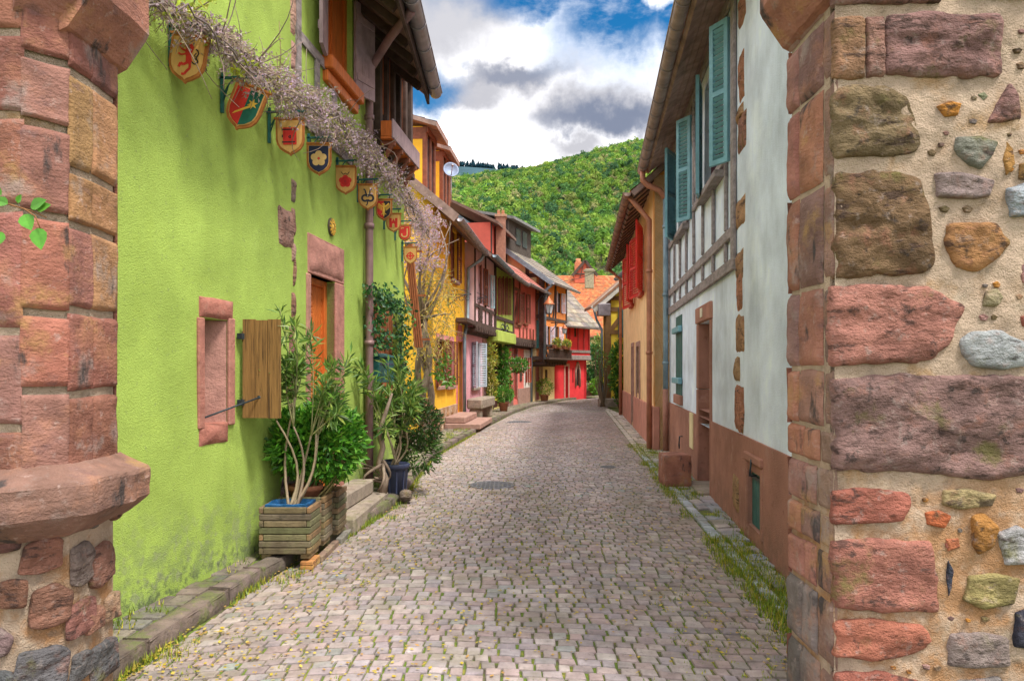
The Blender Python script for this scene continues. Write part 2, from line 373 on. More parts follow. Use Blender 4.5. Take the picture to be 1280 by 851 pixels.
def wood(name, col, st=(12, 12, 1.2), dark=None, bd=.004, rough=.7, amt=.6):
    dark = dark or tuple(c * .4 for c in col); lt = tuple(min(1, c * 1.5) for c in col)
    return M(name, col, rough, (3, .75, 1.25), layers=((dark, 2.5, .5, .68, amt), (lt, 4, .55, .75, .45)), bump=((6, 1),), bd=bd, stretch=st, spec=.25)
m_weather = wood('weathered_boards', (.30, .165, .055), (30, 30, .9), (.05, .028, .016), .008, .85, .95)
m_planter = M('planter_boards', 'attr', .85, (6, .6, 1.2), layers=(((.10, .08, .045), 6, .50, .66, .75, (3, 3, 12)), ((.07, .06, .05), 14, .56, .68, .7), ((.26, .27, .12), 5, .5, .7, .4)), bump=((9, 1, (2, 2, 16)),), bd=.004)
m_orange = wood('orange_varnished_wood', (.60, .155, .03), (14, 14, 1.5), (.33, .07, .015), .003, .5, .45)
m_beam = M('grey_timber', (.28, .235, .235), .9, (5, .6, 1.35), layers=(((.34, .30, .30), 9, .5, .7, .5),), bump=((14, 1),), bd=.005, stretch=(4, 1, 4))
m_darkbeam = M('dark_timber', (.085, .055, .045), .85, (6, .6, 1.4), bump=((20, 1),), bd=.004)
m_brownwood = M('brown_shutter_paint', (.22, .075, .04), .65, (8, .7, 1.3), bump=((20, 1, (8, 8, 1)),), bd=.002)
m_mauvewood = M('mauve_grey_boards', (.42, .30, .32), .8, (7, .75, 1.2), layers=(((.25, .17, .18), 6, .52, .68, .5, (10, 10, 1)),), bump=((10, 1, (10, 10, 1)),), bd=.003)
m_teal = M('teal_shutter_paint', (.17, .36, .42), .55, (7, .8, 1.2), layers=(((.22, .36, .40), 5, .55, .75, .5), ((.04, .10, .12), 24, .6, .7, .5)), bump=((18, 1, (6, 6, 1)),), bd=.002)
m_darkteal = M('dark_teal_paint', (.03, .12, .115), .55, (9, .7, 1.3), bump=((20, 1),), bd=.002)
m_iron = M('wrought_iron', (.045, .06, .07), .55, (20, .7, 1.4), bump=((60, 1),), bd=.001, metal=.4)
m_tealiron = M('painted_teal_iron', (.03, .13, .13), .5, (20, .7, 1.4), bump=(), metal=.2)
m_zinc = M('zinc', (.36, .33, .36), .5, (5, .7, 1.25), layers=(((.22, .18, .19), 4, .5, .7, .5),), bump=((12, .5),), bd=.002, metal=.35, spec=.4)
m_pipe = M('brown_downpipe', (.25, .15, .15), .55, (5, .75, 1.25), bump=((12, .4),), bd=.002, metal=.2)
m_copper = M('copper_pipe', (.45, .19, .12), .5, (5, .75, 1.25), bump=(), metal=.3)
m_bluepipe = M('blue_grey_pipe', (.22, .30, .36), .5, (5, .75, 1.25), bump=(), metal=.25)
m_glass = M('window_glass', (.035, .045, .06), .08, (2, .6, 1.6), bump=((1.5, .4),), bd=.01, spec=.8)
m_tile = M('roof_tiles', 'attr', .85, (9, .7, 1.25), layers=(((.10, .09, .06), 3, .55, .7, .55),), bump=((40, 1),), bd=.004)
m_soffit = M('soffit_boards', (.30, .20, .17), .7, (5, .6, 1.4), layers=(((.30, .22, .19), 3, .55, .7, .55, (6, 1, 6)),), bump=((20, 1, (8, 1, 8)),), bd=.003)
m_white = plaster('white_plaster', (.73, .81, .93), dirt=(.45, .5, .5), dz=.3, bd=.005, extra=(((.40, .48, .52), 2.5, .5, .75, .35, (1, 1, .25)),))
m_whitepanel = M('white_infill', (.68, .70, .71), .9, (4, .8, 1.1), layers=(((.62, .57, .38), 3, .58, .72, .5),), bump=((60, 1), (12, .6)), bd=.004)
m_dado = plaster('red_brown_dado', (.40, .195, .145), dirt=(.25, .15, .11), dz=.5, bd=.008, extra=(((.22, .10, .075), 11, .58, .68, .5), ((.50, .30, .24), 5, .56, .7, .5)))
m_black = M('black_plastic', (.045, .055, .11), .45, (6, .8, 1.3), bump=((30, 1),), bd=.001, spec=.4)
m_terra = M('terracotta', (.42, .17, .10), .85, (8, .7, 1.2), bump=((60, 1),), bd=.002)
m_soil = M('potting_soil', (.05, .035, .025), 1, (20, .6, 1.5), bump=((60, 1),), bd=.01)
m_bluebag = M('blue_liner', (.015, .10, .26), .6, (9, .5, 1.3), bump=((30, 1),), bd=.012)
m_step = M('step_stone', (.33, .27, .22), .92, (6, .65, 1.25), layers=(((.20, .20, .08), 5, .52, .68, .55), ((.12, .10, .09), 20, .56, .7, .6)), bump=((40, 1), (9, .8)), bd=.008)
m_kerb = M('kerb_stone', 'attr', .92, (6, .55, 1.25), layers=(((.14, .17, .05), 5, .48, .62, .7), ((.09, .08, .07), 18, .53, .68, .65), ((.30, .26, .08), 30, .60, .7, .5)), bump=((40, 1), (9, .8)), bd=.010)
m_paint = M('sign_paint', 'attr', .6, (14, .8, 1.15), bump=((50, 1),), bd=.001)
m_signwood = wood('sign_wood', (.62, .36, .12), (4, 4, 1), (.42, .2, .05), .002, .6, .4)
m_signframe = wood('sign_frame', (.42, .155, .04), (6, 6, 6), (.22, .07, .02), .002, .6, .4)
m_fac = M('painted_plaster', 'attr', .92, (2.5, .85, 1.13), layers=(), bump=((70, .7), (20, .6)), bd=.005, spec=.15)
m_lamp = M('lantern_glass', (.62, .66, .70), .2, None, bump=(), spec=.6)
m_cover = M('cast_iron_cover', (.16, .16, .175), .6, (12, .7, 1.3), bump=((60, 1),), bd=.002, metal=.3)

# ------------------------------------------------------------------ builders shared by the houses
def window(T, W, r, d=-.14, mat=None, nx=2, ny=3, fw=.05, parent=None, name='window'):
    a0, a1, z0, z1 = r; f = MB(); w = min(fw, (a1 - a0) * .2)
    for (p, q, y0, y1) in ((a0, a0 + w, z0, z1), (a1 - w, a1, z0, z1), (a0 + w, a1 - w, z0, z0 + w), (a0 + w, a1 - w, z1 - w, z1)): W.box(f, p, q, y0, y1, d, d + .05)
    b = w * .5
    for i in range(1, nx): s = a0 + (a1 - a0) * i / nx; W.box(f, s - b / 2, s + b / 2, z0 + w, z1 - w, d + .006, d + .04)
    for j in range(1, ny): z = z0 + (z1 - z0) * j / ny; W.box(f, a0 + w, a1 - w, z - b / 2, z + b / 2, d + .008, d + .038)
    fo = T.part(name, f, mat or m_brownwood, parent)
    g = MB(); W.box(g, a0 + .002, a1 - .002, z0 + .002, z1 - .002, d - .02, d + .012); T.part('pane', g, m_glass, fo)
    return fo
def shutter(T, W, hs, z0, z1, w, ang, direction, mat, louvre=True, d=.03, name='shutter', boards=0, th=.035, mats2=None):
    """leaf hinged at wall coordinate hs; ang 0 = closed over the opening, 180 = folded flat back on the wall; direction +1 opens towards far end"""
    a = math.radians(ang); u = W.u * (-math.cos(a) * direction) + W.n * math.sin(a); t = u.cross(V((0, 0, 1))).normalized()
    mb = MB(); o = W.pt(hs, 0, d); zc = (z0 + z1) / 2; h = z1 - z0
    def bx(u0, u1, y0, y1, t0=-1, t1=1, tilt=0):
        c = o + u * ((u0 + u1) / 2) + V((0, 0, (y0 + y1) / 2)) + t * (th / 2 * (t0 + t1) / 2)
        mb.box(c, u * ((u1 - u0) / 2), t * (th / 2 * (t1 - t0) / 2), V((0, 0, (y1 - y0) / 2)))
    if louvre:
        st = min(.055, w * .2)
        bx(0, st, z0, z1); bx(w - st, w, z0, z1)
        for y in (z0, zc - st / 2, z1 - st): bx(st, w - st, y, y + st)
        for (y0, y1) in ((z0 + st, zc - st / 2), (zc + st / 2, z1 - st)):
            n = max(3, int((y1 - y0) / .055))
            for i in range(n):
                y = y0 + (y1 - y0) * (i + .5) / n; c = o + u * (w / 2) + V((0, 0, y))
                mb.box(c, u * (w / 2 - st), (t * .7 + V((0, 0, -.7))) * (th * .55), (t * .7 + V((0, 0, .7))) * .004)
    else:
        n = boards or max(2, int(w / .12))
        for i in range(n): bx(w * i / n + .002, w * (i + 1) / n - .002, z0 + U(-.004, .004), z1 + U(-.004, .004))
        if mats2 is None:
            for y in (z0 + h * .18, z1 - h * .18): bx(w * .06, w * .94, y - .04, y + .04, 1, 1.9)
    return T.part(name, mb, mat)
def gutter(T, a, b, r=.075, mat=None, name='gutter'):
    a, b = V(a), V(b); d = (b - a).normalized(); x = d.cross(V((0, 0, 1))).normalized(); mb = MB(); n = 9; vs = []
    L = (b - a).length; m = max(1, int(L / 3))
    for i in range(m + 1):
        p = a + (b - a) * (i / m)
        for rr in (r, r * .86):
            for k in range(n):
                an = math.pi * k / (n - 1); vs.append(p + x * (math.cos(an) * rr) - V((0, 0, math.sin(an) * rr)))
    k2 = 2 * n; fs = []
    for i in range(m):
        for k in range(n - 1):
            fs.append((i * k2 + k, i * k2 + k + 1, (i + 1) * k2 + k + 1, (i + 1) * k2 + k)); fs.append((i * k2 + n + k, (i + 1) * k2 + n + k, (i + 1) * k2 + n + k + 1, i * k2 + n + k + 1))
    for e in (0, m): fs.append(tuple(e * k2 + k for k in range(n)))
    mb.add(vs, fs, None, 0, True)
    k = .35
    while k < L:
        p = a + d * k; mb.tube([p + x * (math.cos(math.pi * j / 8) * r * 1.07) - V((0, 0, math.sin(math.pi * j / 8) * r * 1.07)) for j in range(9)], .008, 4); k += .55
    for s_ in (1, -1): mb.tube([a + x * (r * s_), b + x * (r * s_)], .012, 5)
    return T.part(name, mb, mat or m_zinc)
def pipe(T, pts, r=.045, mat=None, name='downpipe', clips=()):
    mb = MB(); mb.tube(pts, r, 10)
    for c in clips: mb.lathe(c, [(r, -.03), (r * 1.25, -.03), (r * 1.25, .03), (r, .03)], 10)
    return T.part(name, mb, mat or m_zinc)
def tiles(mb, o, u, v, w, l, tw, tl, cols, th=.02):
    """courses of single tiles over a roof plane: o eave corner, u along eave, v up the slope"""
    u, v = V(u).normalized(), V(v).normalized(); n = u.cross(v).normalized(); o = V(o)
    if n.z < 0: n = -n
    rows = int(l / tl)
    for j in range(rows):
        off = (j % 2) * tw / 2 - tw; k = 0
        while off + k * tw < w:
            x0 = max(0, off + k * tw); x1 = min(w, off + (k + 1) * tw); k += 1
            if x1 - x0 < .02: continue
            lift = U(.0, .006); y0 = j * tl; y1 = (j + 1.25) * tl
            a = o + u * (x0 + .003) + v * y0 + n * (th + lift); b = o + u * (x1 - .003) + v * y0 + n * (th + lift); c = o + u * (x1 - .003) + v * y1 + n * .004; d = o + u * (x0 + .003) + v * y1 + n * .004
            col = jc(random.choice(cols), .22, .06)
            mb.add((a, b, c, d, a - n * th, b - n * th), ((0, 1, 2, 3), (4, 5, 1, 0)), col)
def roof(T, W, s0, s1, d_eave, z_eave, slope, run, cols, soffit=True, tl=.14, tw=.17, gut=True, both=True, name='roof', gmat=None, do_tiles=True, th=.10, dback=None, smat=None):
    e0, e1 = W.pt(s0, z_eave, d_eave), W.pt(s1, z_eave, d_eave); v = (-W.n + V((0, 0, slope))).normalized(); L = run * math.sqrt(1 + slope * slope)
    n = (W.n * slope + V((0, 0, 1))).normalized(); mb = MB()
    c = (e0 + e1) / 2 + v * (L / 2) - n * (th / 2); mb.box(c, (e1 - e0) / 2, v * (L / 2), n * (th / 2), (.12, .08, .065), mi=1)
    if do_tiles: tiles(mb, e0 + n * .002, W.u, v, s1 - s0, L, tw, tl, cols)
    else: mb.quad(e0 + n * .004, e1 + n * .004, e1 + v * L + n * .004, e0 + v * L + n * .004, cols[0])
    if both:
        v2 = (-W.n - V((0, 0, slope))).normalized(); r0 = e0 + v * L; r1 = e1 + v * L
        mb.quad(r0, r1, r1 + v2 * L, r0 + v2 * L, cols[0])
    ro = T.part(name, mb, [m_tile, smat or m_soffit])
    if gut: gutter(T, e0 + W.n * .07 + V((0, 0, -.02)), e1 + W.n * .07 + V((0, 0, -.05)), mat=gmat)
    return ro
def gable_wall(mb, W, a, zb, z_eave, slope, depth, thick=.25, col=None, mi=0):
    """end wall at wall coordinate a running back from the facade, with its gable up to the ridge"""
    p = [W.pt(a, zb, 0), W.pt(a, z_eave, 0), W.pt(a, z_eave + slope * depth / 2, -depth / 2), W.pt(a, z_eave, -depth), W.pt(a, zb, -depth)]
    p = orient(p, -W.u if a < W.len / 2 else W.u); mb.prism(p, (-W.u if a < W.len / 2 else W.u) * thick, col, mi)
def frame_timber(mb, W, segs, w=.12, d0=.0, d1=.03):
    for (a, za, b, zb) in segs: 
        off = U(0, .003)
        mb.beam(W.pt(a, za, (d0 + d1) / 2 + off), W.pt(b, zb, (d0 + d1) / 2 + off), d1 - d0 if False else w, d1 - d0, up=W.n)
# ================================================================== SETTING: ground, road, kerb, verges
def lerp_tab(tab, y):
    for (a, b), (c, d) in zip(tab, tab[1:]):
        if y <= c: return b + (d - b) * (y - a) / (c - a)
    (a, b), (c, d) = tab[-2:]; return b + (d - b) * (y - a) / (c - a)
KLT = [(0, -2.2), (3.9, -2.01), (5.71, -1.84), (6.9, -1.56), (8.5, -1.34), (12.75, -1.42), (18.9, -.78), (25.3, 0.02), (30, .85), (36, 2.75), (40, 5.2), (46, 9)]
KRT = [(0, 1.5), (4.97, 1.74), (9.3, 2.06), (13.1, 2.33), (27, 3.5), (32, 4.4), (36, 6.2), (40, 9.5), (46, 14)]
KL = lambda y: lerp_tab(KLT, y)
KR = lambda y: lerp_tab(KRT, y)
g = MB(); g.quad((-400, -60, -.06), (500, -60, -.06), (500, 700, -.06), (-400, 700, -.06)); structure('ground', g, m_ground)
SETT = [(.37, .30, .30), (.38, .295, .29), (.355, .30, .315), (.41, .345, .335), (.33, .265, .265), (.375, .285, .28), (.34, .295, .315), (.43, .365, .355)]
def sett(mb, x0, x1, ya, yb, f0, f1, z, col, bev, h=.014, jit=.006):
    """one sett between two row lines (functions of x)"""
    g_ = .0065
    p = [(x0 + g_, f0(x0 + g_) + g_), (x1 - g_, f0(x1 - g_) + g_), (x1 - g_, f1(x1 - g_) - g_), (x0 + g_, f1(x0 + g_) - g_)]
    p = [(a + U(-jit, jit), b + U(-jit, jit)) for a, b in p]
    zt = z + U(-.003, .003); tx, ty = U(-.02, .02), U(-.02, .02); cx = sum(a for a, b in p) / 4; cy_ = sum(b for a, b in p) / 4
    top = [V((a + (cx - a) * bev, b + (cy_ - b) * bev, zt + (a - cx) * tx + (b - cy_) * ty)) for a, b in p]
    if bev > 0:
        low = [V((a, b, z - h)) for a, b in p]
        mid = [V((a + (cx - a) * bev * .25, b + (cy_ - b) * bev * .25, zt - .004)) for a, b in p]
        mb.add(top + mid + low, [(0, 1, 2, 3)] + [(i + 4, (i + 1) % 4 + 4, (i + 1) % 4, i) for i in range(4)] + [(i + 8, (i + 1) % 4 + 8, (i + 1) % 4 + 4, i + 4) for i in range(4)], col)
    else: mb.add(top, [(0, 1, 2, 3)], col)
def road():
    rd = MB(); y = 0.9; k = 0
    # bed sheet
    ys = [-8 + i for i in range(0, 56)]
    for a, b in zip(ys, ys[1:]): rd.quad((KL(a), a, -.006), (KR(a) + .02, a, -.006), (KR(b) + .02, b, -.006), (KL(b), b, -.006), None, 1)
    def rowf(y, k):
        def f(x):
            xl, xr = KL(y), KR(y); t = (x - (xl + xr) / 2) / ((xr - xl) / 2)
            return y - .22 * t * t + .05 * math.sin(x * 1.7 + y * .8) + .03 * noise.noise(V((x * 1.5, y * .9, 0))) + .012 * noise.noise(V((x * 6, y * 3, k)))
        return f
    rows = []; y = .6; k = 0
    while y < 45: rows.append((y, k)); y += U(.086, .108) if y < 22 else U(.12, .15); k += 1
    fs = [rowf(y, k) for y, k in rows]
    for i in range(len(rows) - 1):
        y = rows[i][0]; xl, xr = KL(y) + .02, KR(y) - .02; x = xl + U(-.08, 0)
        while x < xr - .05:
            w = U(.075, .135); x1 = min(x + w, xr)
            if xr - x1 < .06: x1 = xr
            c = jc(random.choice(SETT), .17, .025)
            if R() < .005: c = jc((.33, .36, .36), .1)
            if R() < .05: c = jc((.30, .28, .28), .15)
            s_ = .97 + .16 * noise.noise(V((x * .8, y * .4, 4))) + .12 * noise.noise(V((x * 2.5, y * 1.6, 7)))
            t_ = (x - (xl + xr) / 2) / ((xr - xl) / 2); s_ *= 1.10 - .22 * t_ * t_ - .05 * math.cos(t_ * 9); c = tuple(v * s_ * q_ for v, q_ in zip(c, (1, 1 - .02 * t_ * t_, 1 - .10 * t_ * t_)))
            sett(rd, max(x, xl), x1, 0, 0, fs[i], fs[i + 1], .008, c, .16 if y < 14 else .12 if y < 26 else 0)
            x = x1
    structure('road', rd, [m_sett, m_joint])
road()
# kerb stones along the left and the narrow pavement behind them
WG1 = Wall((-3.09 + .1667 * 3.45, 3.45), (-3.09 + .1667 * 6.6, 6.6), 'L')
WG2 = Wall((-1.99, 6.6), (-1.59, 10.6), 'L')
PV = [(-.0, -3.1), (2.2, -2.72), (6.6, -1.99), (10.6, -1.60), (10.62, -2.6), (16.6, -2.6), (16.67, -1.83), (21.4, -1.40), (25, -.89), (28.4, -.25), (32.1, .79), (35.5, 2.09), (37.5, 3.87), (40, 6.5)]
def kerb():
    kb = MB(); y = -3.0
    while y < 39:
        l = U(.5, .95); a = V((KL(y) - .075, y, .04)); b = V((KL(y + l - .012) - .075, y + l - .012, .04)); c = jc((.20, .155, .135), .2); d = b - a; x = d.cross(V((0, 0, 1))).normalized() * .075
        zt = .105 + U(-.008, .008); lo = -.03
        A = [a - x, a + x, b + x, b - x]; q = [V((p.x, p.y, zt)) for p in A]
        if y < 22:
            q[1].z -= .004
            patch(kb, q[0], q[1], q[2], q[3], c, 5, 14, .006, .010, 7, y, .008, edge=.3, sink=.012)
            r = [V((p.x, p.y, lo)) for p in A]
            patch(kb, r[1], r[2], q[2], q[1], c, 14, 4, .006, .012, 7, y + 3, .008, edge=.3, sink=.008)
            kb.quad(r[0], r[1], q[1], q[0], c); kb.quad(r[2], r[3], q[3], q[2], c)
        else: kb.box((a + b) / 2 + V((0, 0, .01)), d / 2, x, (0, 0, .055), c, .012)
        y += l
    structure('kerb', kb, m_kerb)
    pv = MB(); ys = [-3 + i * .5 for i in range(84)]
    for a, b in zip(ys, ys[1:]): pv.quad((KL(a) - .14, a, .072), (KL(b) - .14, b, .072), (lerp_tab(PV, b) - .1, b, .072), (lerp_tab(PV, a) - .1, a, .072), None, 1)
    y = 1.0
    while y < 38:
        l = U(.12, .26); x = KL(y) - .165
        while x > lerp_tab(PV, y) + .02:
            w = U(.12, .3); x1 = max(x - w, lerp_tab(PV, y) - .02); c = jc(random.choice([(.19, .16, .135), (.22, .18, .15), (.17, .155, .14)] if y < 10.7 else [(.27, .22, .18), (.30, .25, .2), (.24, .2, .17)]), .22)
            if R() < .93: sett(pv, x1, x, 0, 0, lambda t: y, lambda t: y + l, .088, c, .12, .02, .012)
            x = x1
        y += l
    structure('pavement', pv, [m_kerb, m_joint])
kerb()
# right verge: rough flat stones with a line of blue-grey gutter setts
WR = Wall((1.467 + .1133 * 3.52, 3.52), (1.467 + .1133 * 13.9, 13.9), 'R')
WP = Wall((2.77, 14.0), (3.77, 24.4), 'R')
def VR(y): return 1.467 + .1133 * y if y < 13.95 else 2.77 + .0962 * (y - 14) if y < 24.4 else 3.78
def verge():
    vg = MB(); ys = [-3 + i * .5 for i in range(70)]
    for a, b in zip(ys, ys[1:]): vg.quad((KR(a) + .02, a, .0), (VR(a) + .05, a, .0), (VR(b) + .05, b, .0), (KR(b) + .02, b, .0), None, 1)
    y = 1.5
    while y < 28:
        l = U(.13, .24); x0, x1 = KR(y) + .01, VR(y)
        c = jc((.36, .40, .43) if y < 13 else (.52, .48, .42), .18)
        gl = .11 if y < 13 else .12
        sett(vg, x0, x0 + gl, 0, 0, lambda t: y, lambda t: y + l, .016, c, .14, .02, .008)
        x = x0 + gl + .01
        while x < x1 - .03:
            w = U(.09, .24); e = min(x1, x + w); c = jc(random.choice([(.30, .29, .31), (.36, .33, .32), (.27, .29, .33)] if y < 12.5 else [(.52, .47, .40), (.58, .52, .44), (.46, .42, .38)]), .2)
            if R() < .9 and e - x > .04: sett(vg, x, e, 0, 0, lambda t: y + .03 * math.sin(t * 9), lambda t: y + l + .03 * math.sin(t * 9), .022, c, .14, .025, .014)
            x = e
        y += l
    structure('verge', vg, [m_sett, m_joint])
verge()

# ================================================================== GATE PILLARS (the camera looks out between them)
YF, YB, XR = 3.02, 3.50, 1.34
def P_r(px, py): return ((px - CX) / F * YF, CZ + (HY - py) / F * YF)
def right_pillar():
    T = Thing('gate_pillar', 'right stone gate pillar of large weathered field stones set in sandy mortar', 'gate pillar', (2.4, 3.2, 0))
    core = MB(); ZT = 4.6; XE = 4.2
    # mortar front face as an uneven sheet
    nx, nz = 150, 230; vs = []
    for j in range(nz + 1):
        for i in range(nx + 1):
            x = XR + .012 + (XE - XR) * (i / nx) ** 1.25; z = -.1 + (ZT + .1) * j / nz
            h = .010 + .010 * noise.noise(V((x * 4, z * 4, 1))) + .010 * noise.noise(V((x * 14, z * 14, 2))) + .007 * noise.noise(V((x * 31, z * 31, 5)))
            vs.append((x, YF + .012 - h, z))
    w = nx + 1; core.add(vs, [(j * w + i, j * w + i + 1, (j + 1) * w + i + 1, (j + 1) * w + i) for j in range(nz) for i in range(nx)], None, 0, True)
    core.box(((XR + XE) / 2 + .008, (YF + YB) / 2 + .02, (ZT - .1) / 2), ((XE - XR) / 2 - .008, 0, 0), (0, (YB - YF) / 2 - .03, 0), (0, 0, (ZT + .1) / 2 - .01))
    T.part('mortar_core', core, m_mortar)
    st = MB(); UX, UY, NN = V((1, 0, 0)), V((0, 0, 1)), V((0, -1, 0))
    MAU = (.30, .17, .155); RED = (.36, .13, .095); PINK = (.42, .19, .15); OLV = (.22, .16, .09); GREY = (.27, .24, .23); ORA = (.50, .22, .05); TAN = (.42, .33, .17); BLUE = (.36, .40, .44)
    def S(poly, col, h=.026, seed=None, amp=.012, fr=9):
        q = [P_r(*p) for p in poly]; cx = sum(p[0] for p in q) / len(q); cz = sum(p[1] for p in q) / len(q)
        o = [(p[0] - cx, p[1] - cz) for p in q]
        stone(st, (cx, YF + .004, cz), UX, UY, o[::-1], NN, col, min(h * .85, .03), seed if seed is not None else U(0, 50), amp, 13, 72, fr)
    S([(1041, 24), (1060, 20), (1081, 22), (1081, 99), (1058, 101), (1041, 98)], (.30, .17, .10)); S([(1082, 21), (1105, 20), (1105, 97), (1082, 99)], (.36, .20, .16), .03)
    S([(1105, 20), (1150, 14), (1200, 18), (1250, 17), (1255, 45), (1248, 96), (1180, 97), (1106, 96)], MAU, .05, amp=.020)
    S([(1040, 115), (1068, 105), (1110, 108), (1136, 124), (1144, 150), (1153, 183), (1140, 195), (1090, 197), (1040, 201)], OLV, .055, amp=.024)
    S([(1043, 216), (1080, 212), (1120, 216), (1150, 226), (1160, 265), (1169, 336), (1150, 346), (1090, 346), (1042, 350)], (.20, .125, .07), .06, amp=.024)
    S([(1036, 358), (1090, 356), (1160, 357), (1205, 382), (1192, 420), (1165, 452), (1100, 456), (1037, 458)], PINK, .045, amp=.018)
    S([(1040, 474), (1095, 467), (1180, 468), (1300, 468), (1300, 590), (1240, 601), (1150, 592), (1040, 588)], (.27, .165, .15), .055, amp=.026, fr=6)
    S([(1040, 612), (1090, 609), (1135, 615), (1139, 635), (1128, 652), (1080, 654), (1040, 656)], RED); S([(1040, 676), (1090, 671), (1165, 677), (1175, 725), (1174, 765), (1110, 766), (1040, 762)], (.40, .17, .13), .04)
    S([(1042, 774), (1090, 772), (1150, 780), (1169, 800), (1140, 818), (1090, 826), (1042, 820)], (.40, .15, .10)); S([(1186, 791), (1230, 789), (1262, 796), (1264, 832), (1220, 835), (1184, 831)], (.33, .26, .24))
    S([(1170, 133), (1185, 127), (1200, 131), (1196, 145), (1180, 147)], ORA, .03); S([(1222, 118), (1230, 115), (1235, 121), (1228, 127)], (.25, .26, .16), .018)
    S([(1261, 105), (1272, 120), (1276, 150), (1250, 155), (1233, 154), (1245, 130)], MAU, .03); S([(1195, 172), (1225, 170), (1248, 178), (1240, 195), (1226, 212), (1208, 205), (1192, 188)], (.24, .24, .20), .03)
    S([(1258, 176), (1266, 186), (1268, 205), (1258, 220), (1253, 200)], (.45, .24, .08), .02); S([(1168, 217), (1200, 215), (1243, 226), (1236, 246), (1215, 250), (1172, 246)], (.30, .23, .22), .035)
    S([(1256, 236), (1290, 226), (1300, 272), (1262, 272)], BLUE, .035); S([(1182, 280), (1215, 277), (1245, 279), (1263, 305), (1245, 325), (1220, 342), (1192, 335), (1180, 305)], (.45, .23, .10), .04)
    S([(1232, 363), (1245, 361), (1252, 372), (1245, 384), (1228, 382)], (.33, .28, .17), .025); S([(1200, 425), (1215, 414), (1250, 412), (1285, 430), (1290, 455), (1255, 463), (1215, 458), (1202, 442)], (.42, .44, .45), .045)
    S([(1178, 612), (1210, 610), (1245, 618), (1240, 632), (1200, 637), (1176, 630)], TAN, .025); S([(1155, 640), (1175, 637), (1189, 644), (1180, 660), (1156, 655)], (.48, .14, .06), .02)
    S([(1214, 645), (1230, 640), (1245, 655), (1240, 685), (1222, 692), (1214, 680)], (.42, .20, .06), .035); S([(1185, 698), (1191, 710), (1190, 735), (1186, 746), (1183, 720)], (.06, .07, .10), .012)
    S([(1210, 720), (1240, 715), (1275, 722), (1268, 755), (1230, 762), (1204, 750)], (.34, .28, .12), .03); S([(1268, 765), (1300, 752), (1300, 810), (1266, 808)], (.05, .05, .07), .03)
    S([(1181, 673), (1198, 672), (1200, 684), (1184, 689)], (.46, .16, .08), .015); S([(1243, 665), (1270, 655), (1300, 672), (1300, 705), (1255, 706)], (.45, .44, .45), .03)
    S([(1274, 332), (1300, 325), (1300, 358), (1276, 354)], MAU, .02); S([(1273, 205), (1300, 200), (1300, 226), (1274, 224)], (.42, .24, .09), .02); S([(1275, 395), (1300, 392), (1300, 412), (1276, 408)], RED, .02)
    S([(1281, 632), (1300, 625), (1300, 645), (1282, 642)], (.45, .18, .08), .015); S([(1195, 850), (1250, 845), (1270, 870), (1190, 880)], GREY, .03); S([(1042, 840), (1100, 838), (1150, 850), (1140, 880), (1042, 880)], RED, .03)
    S([(1040, -45), (1120, -48), (1180, -40), (1178, 4), (1040, 8)], MAU, .04); S([(1200, -40), (1270, -44), (1300, 0), (1205, -2)], RED, .04)
    big = [(1147, 57, 110, 42), (1096, 152, 58, 47), (1105, 281, 65, 68), (1120, 407, 86, 52), (1170, 533, 132, 68), (1088, 632, 50, 24), (1106, 718, 70, 48), (1104, 797, 66, 28), (1224, 812, 42, 24), (1185, 136, 17, 14), (1254, 132, 24, 28), (1220, 190, 30, 24), (1206, 232, 40, 20), (1275, 250, 22, 26), (1222, 310, 44, 36), (1242, 437, 46, 28), (1210, 624, 38, 16), (1172, 648, 20, 14), (1229, 668, 18, 26), (1240, 738, 38, 26), (1285, 780, 22, 30), (1270, 680, 30, 28), (1187, 722, 8, 26)]
    k = 0
    while k < 30:
        x, y = U(1050, 1278), U(10, 840)
        if any(abs(x - b[0]) < b[2] + 7 and abs(y - b[1]) < b[3] + 7 for b in big): 
            continue
        k += 1; r = U(2.5, 6.5); big.append((x, y, r, r)); S([(x - r * U(.7, 1.2), y - r * .4), (x, y - r * U(.5, .9)), (x + r * U(.7, 1.2), y - r * .2), (x + r * .5, y + r * .7), (x - r * .6, y + r * U(.4, .8))], jc(random.choice([MAU, RED, (.20, .17, .15), OLV, (.30, .20, .12), ORA]), .25), .012, None, .004)
    for i in range(26):       # the wall beyond the picture's edge, for other viewpoints
        x, y = 1330 + (i % 4) * 85 + U(-15, 15), -60 + (i // 4) * 140 + U(-20, 20); a, b = U(25, 38), U(22, 50)
        S([(x - a, y - b * .8), (x, y - b), (x + a, y - b * .7), (x + a * .9, y + b * .8), (x, y + b), (x - a, y + b * .7)], jc(random.choice([MAU, RED, PINK, OLV, TAN, GREY]), .15), .035)
    T.part('field_stones', st, m_stone)
    # dressed jamb stones on the inner face
    jb = MB(); z = -.1; fr_ = 0
    courses = [-.1, .32, .62, .82, .98, 1.18, 1.34, 1.60, 1.96, 2.40, 2.82, 3.12, 3.6, 4.1, 4.6]
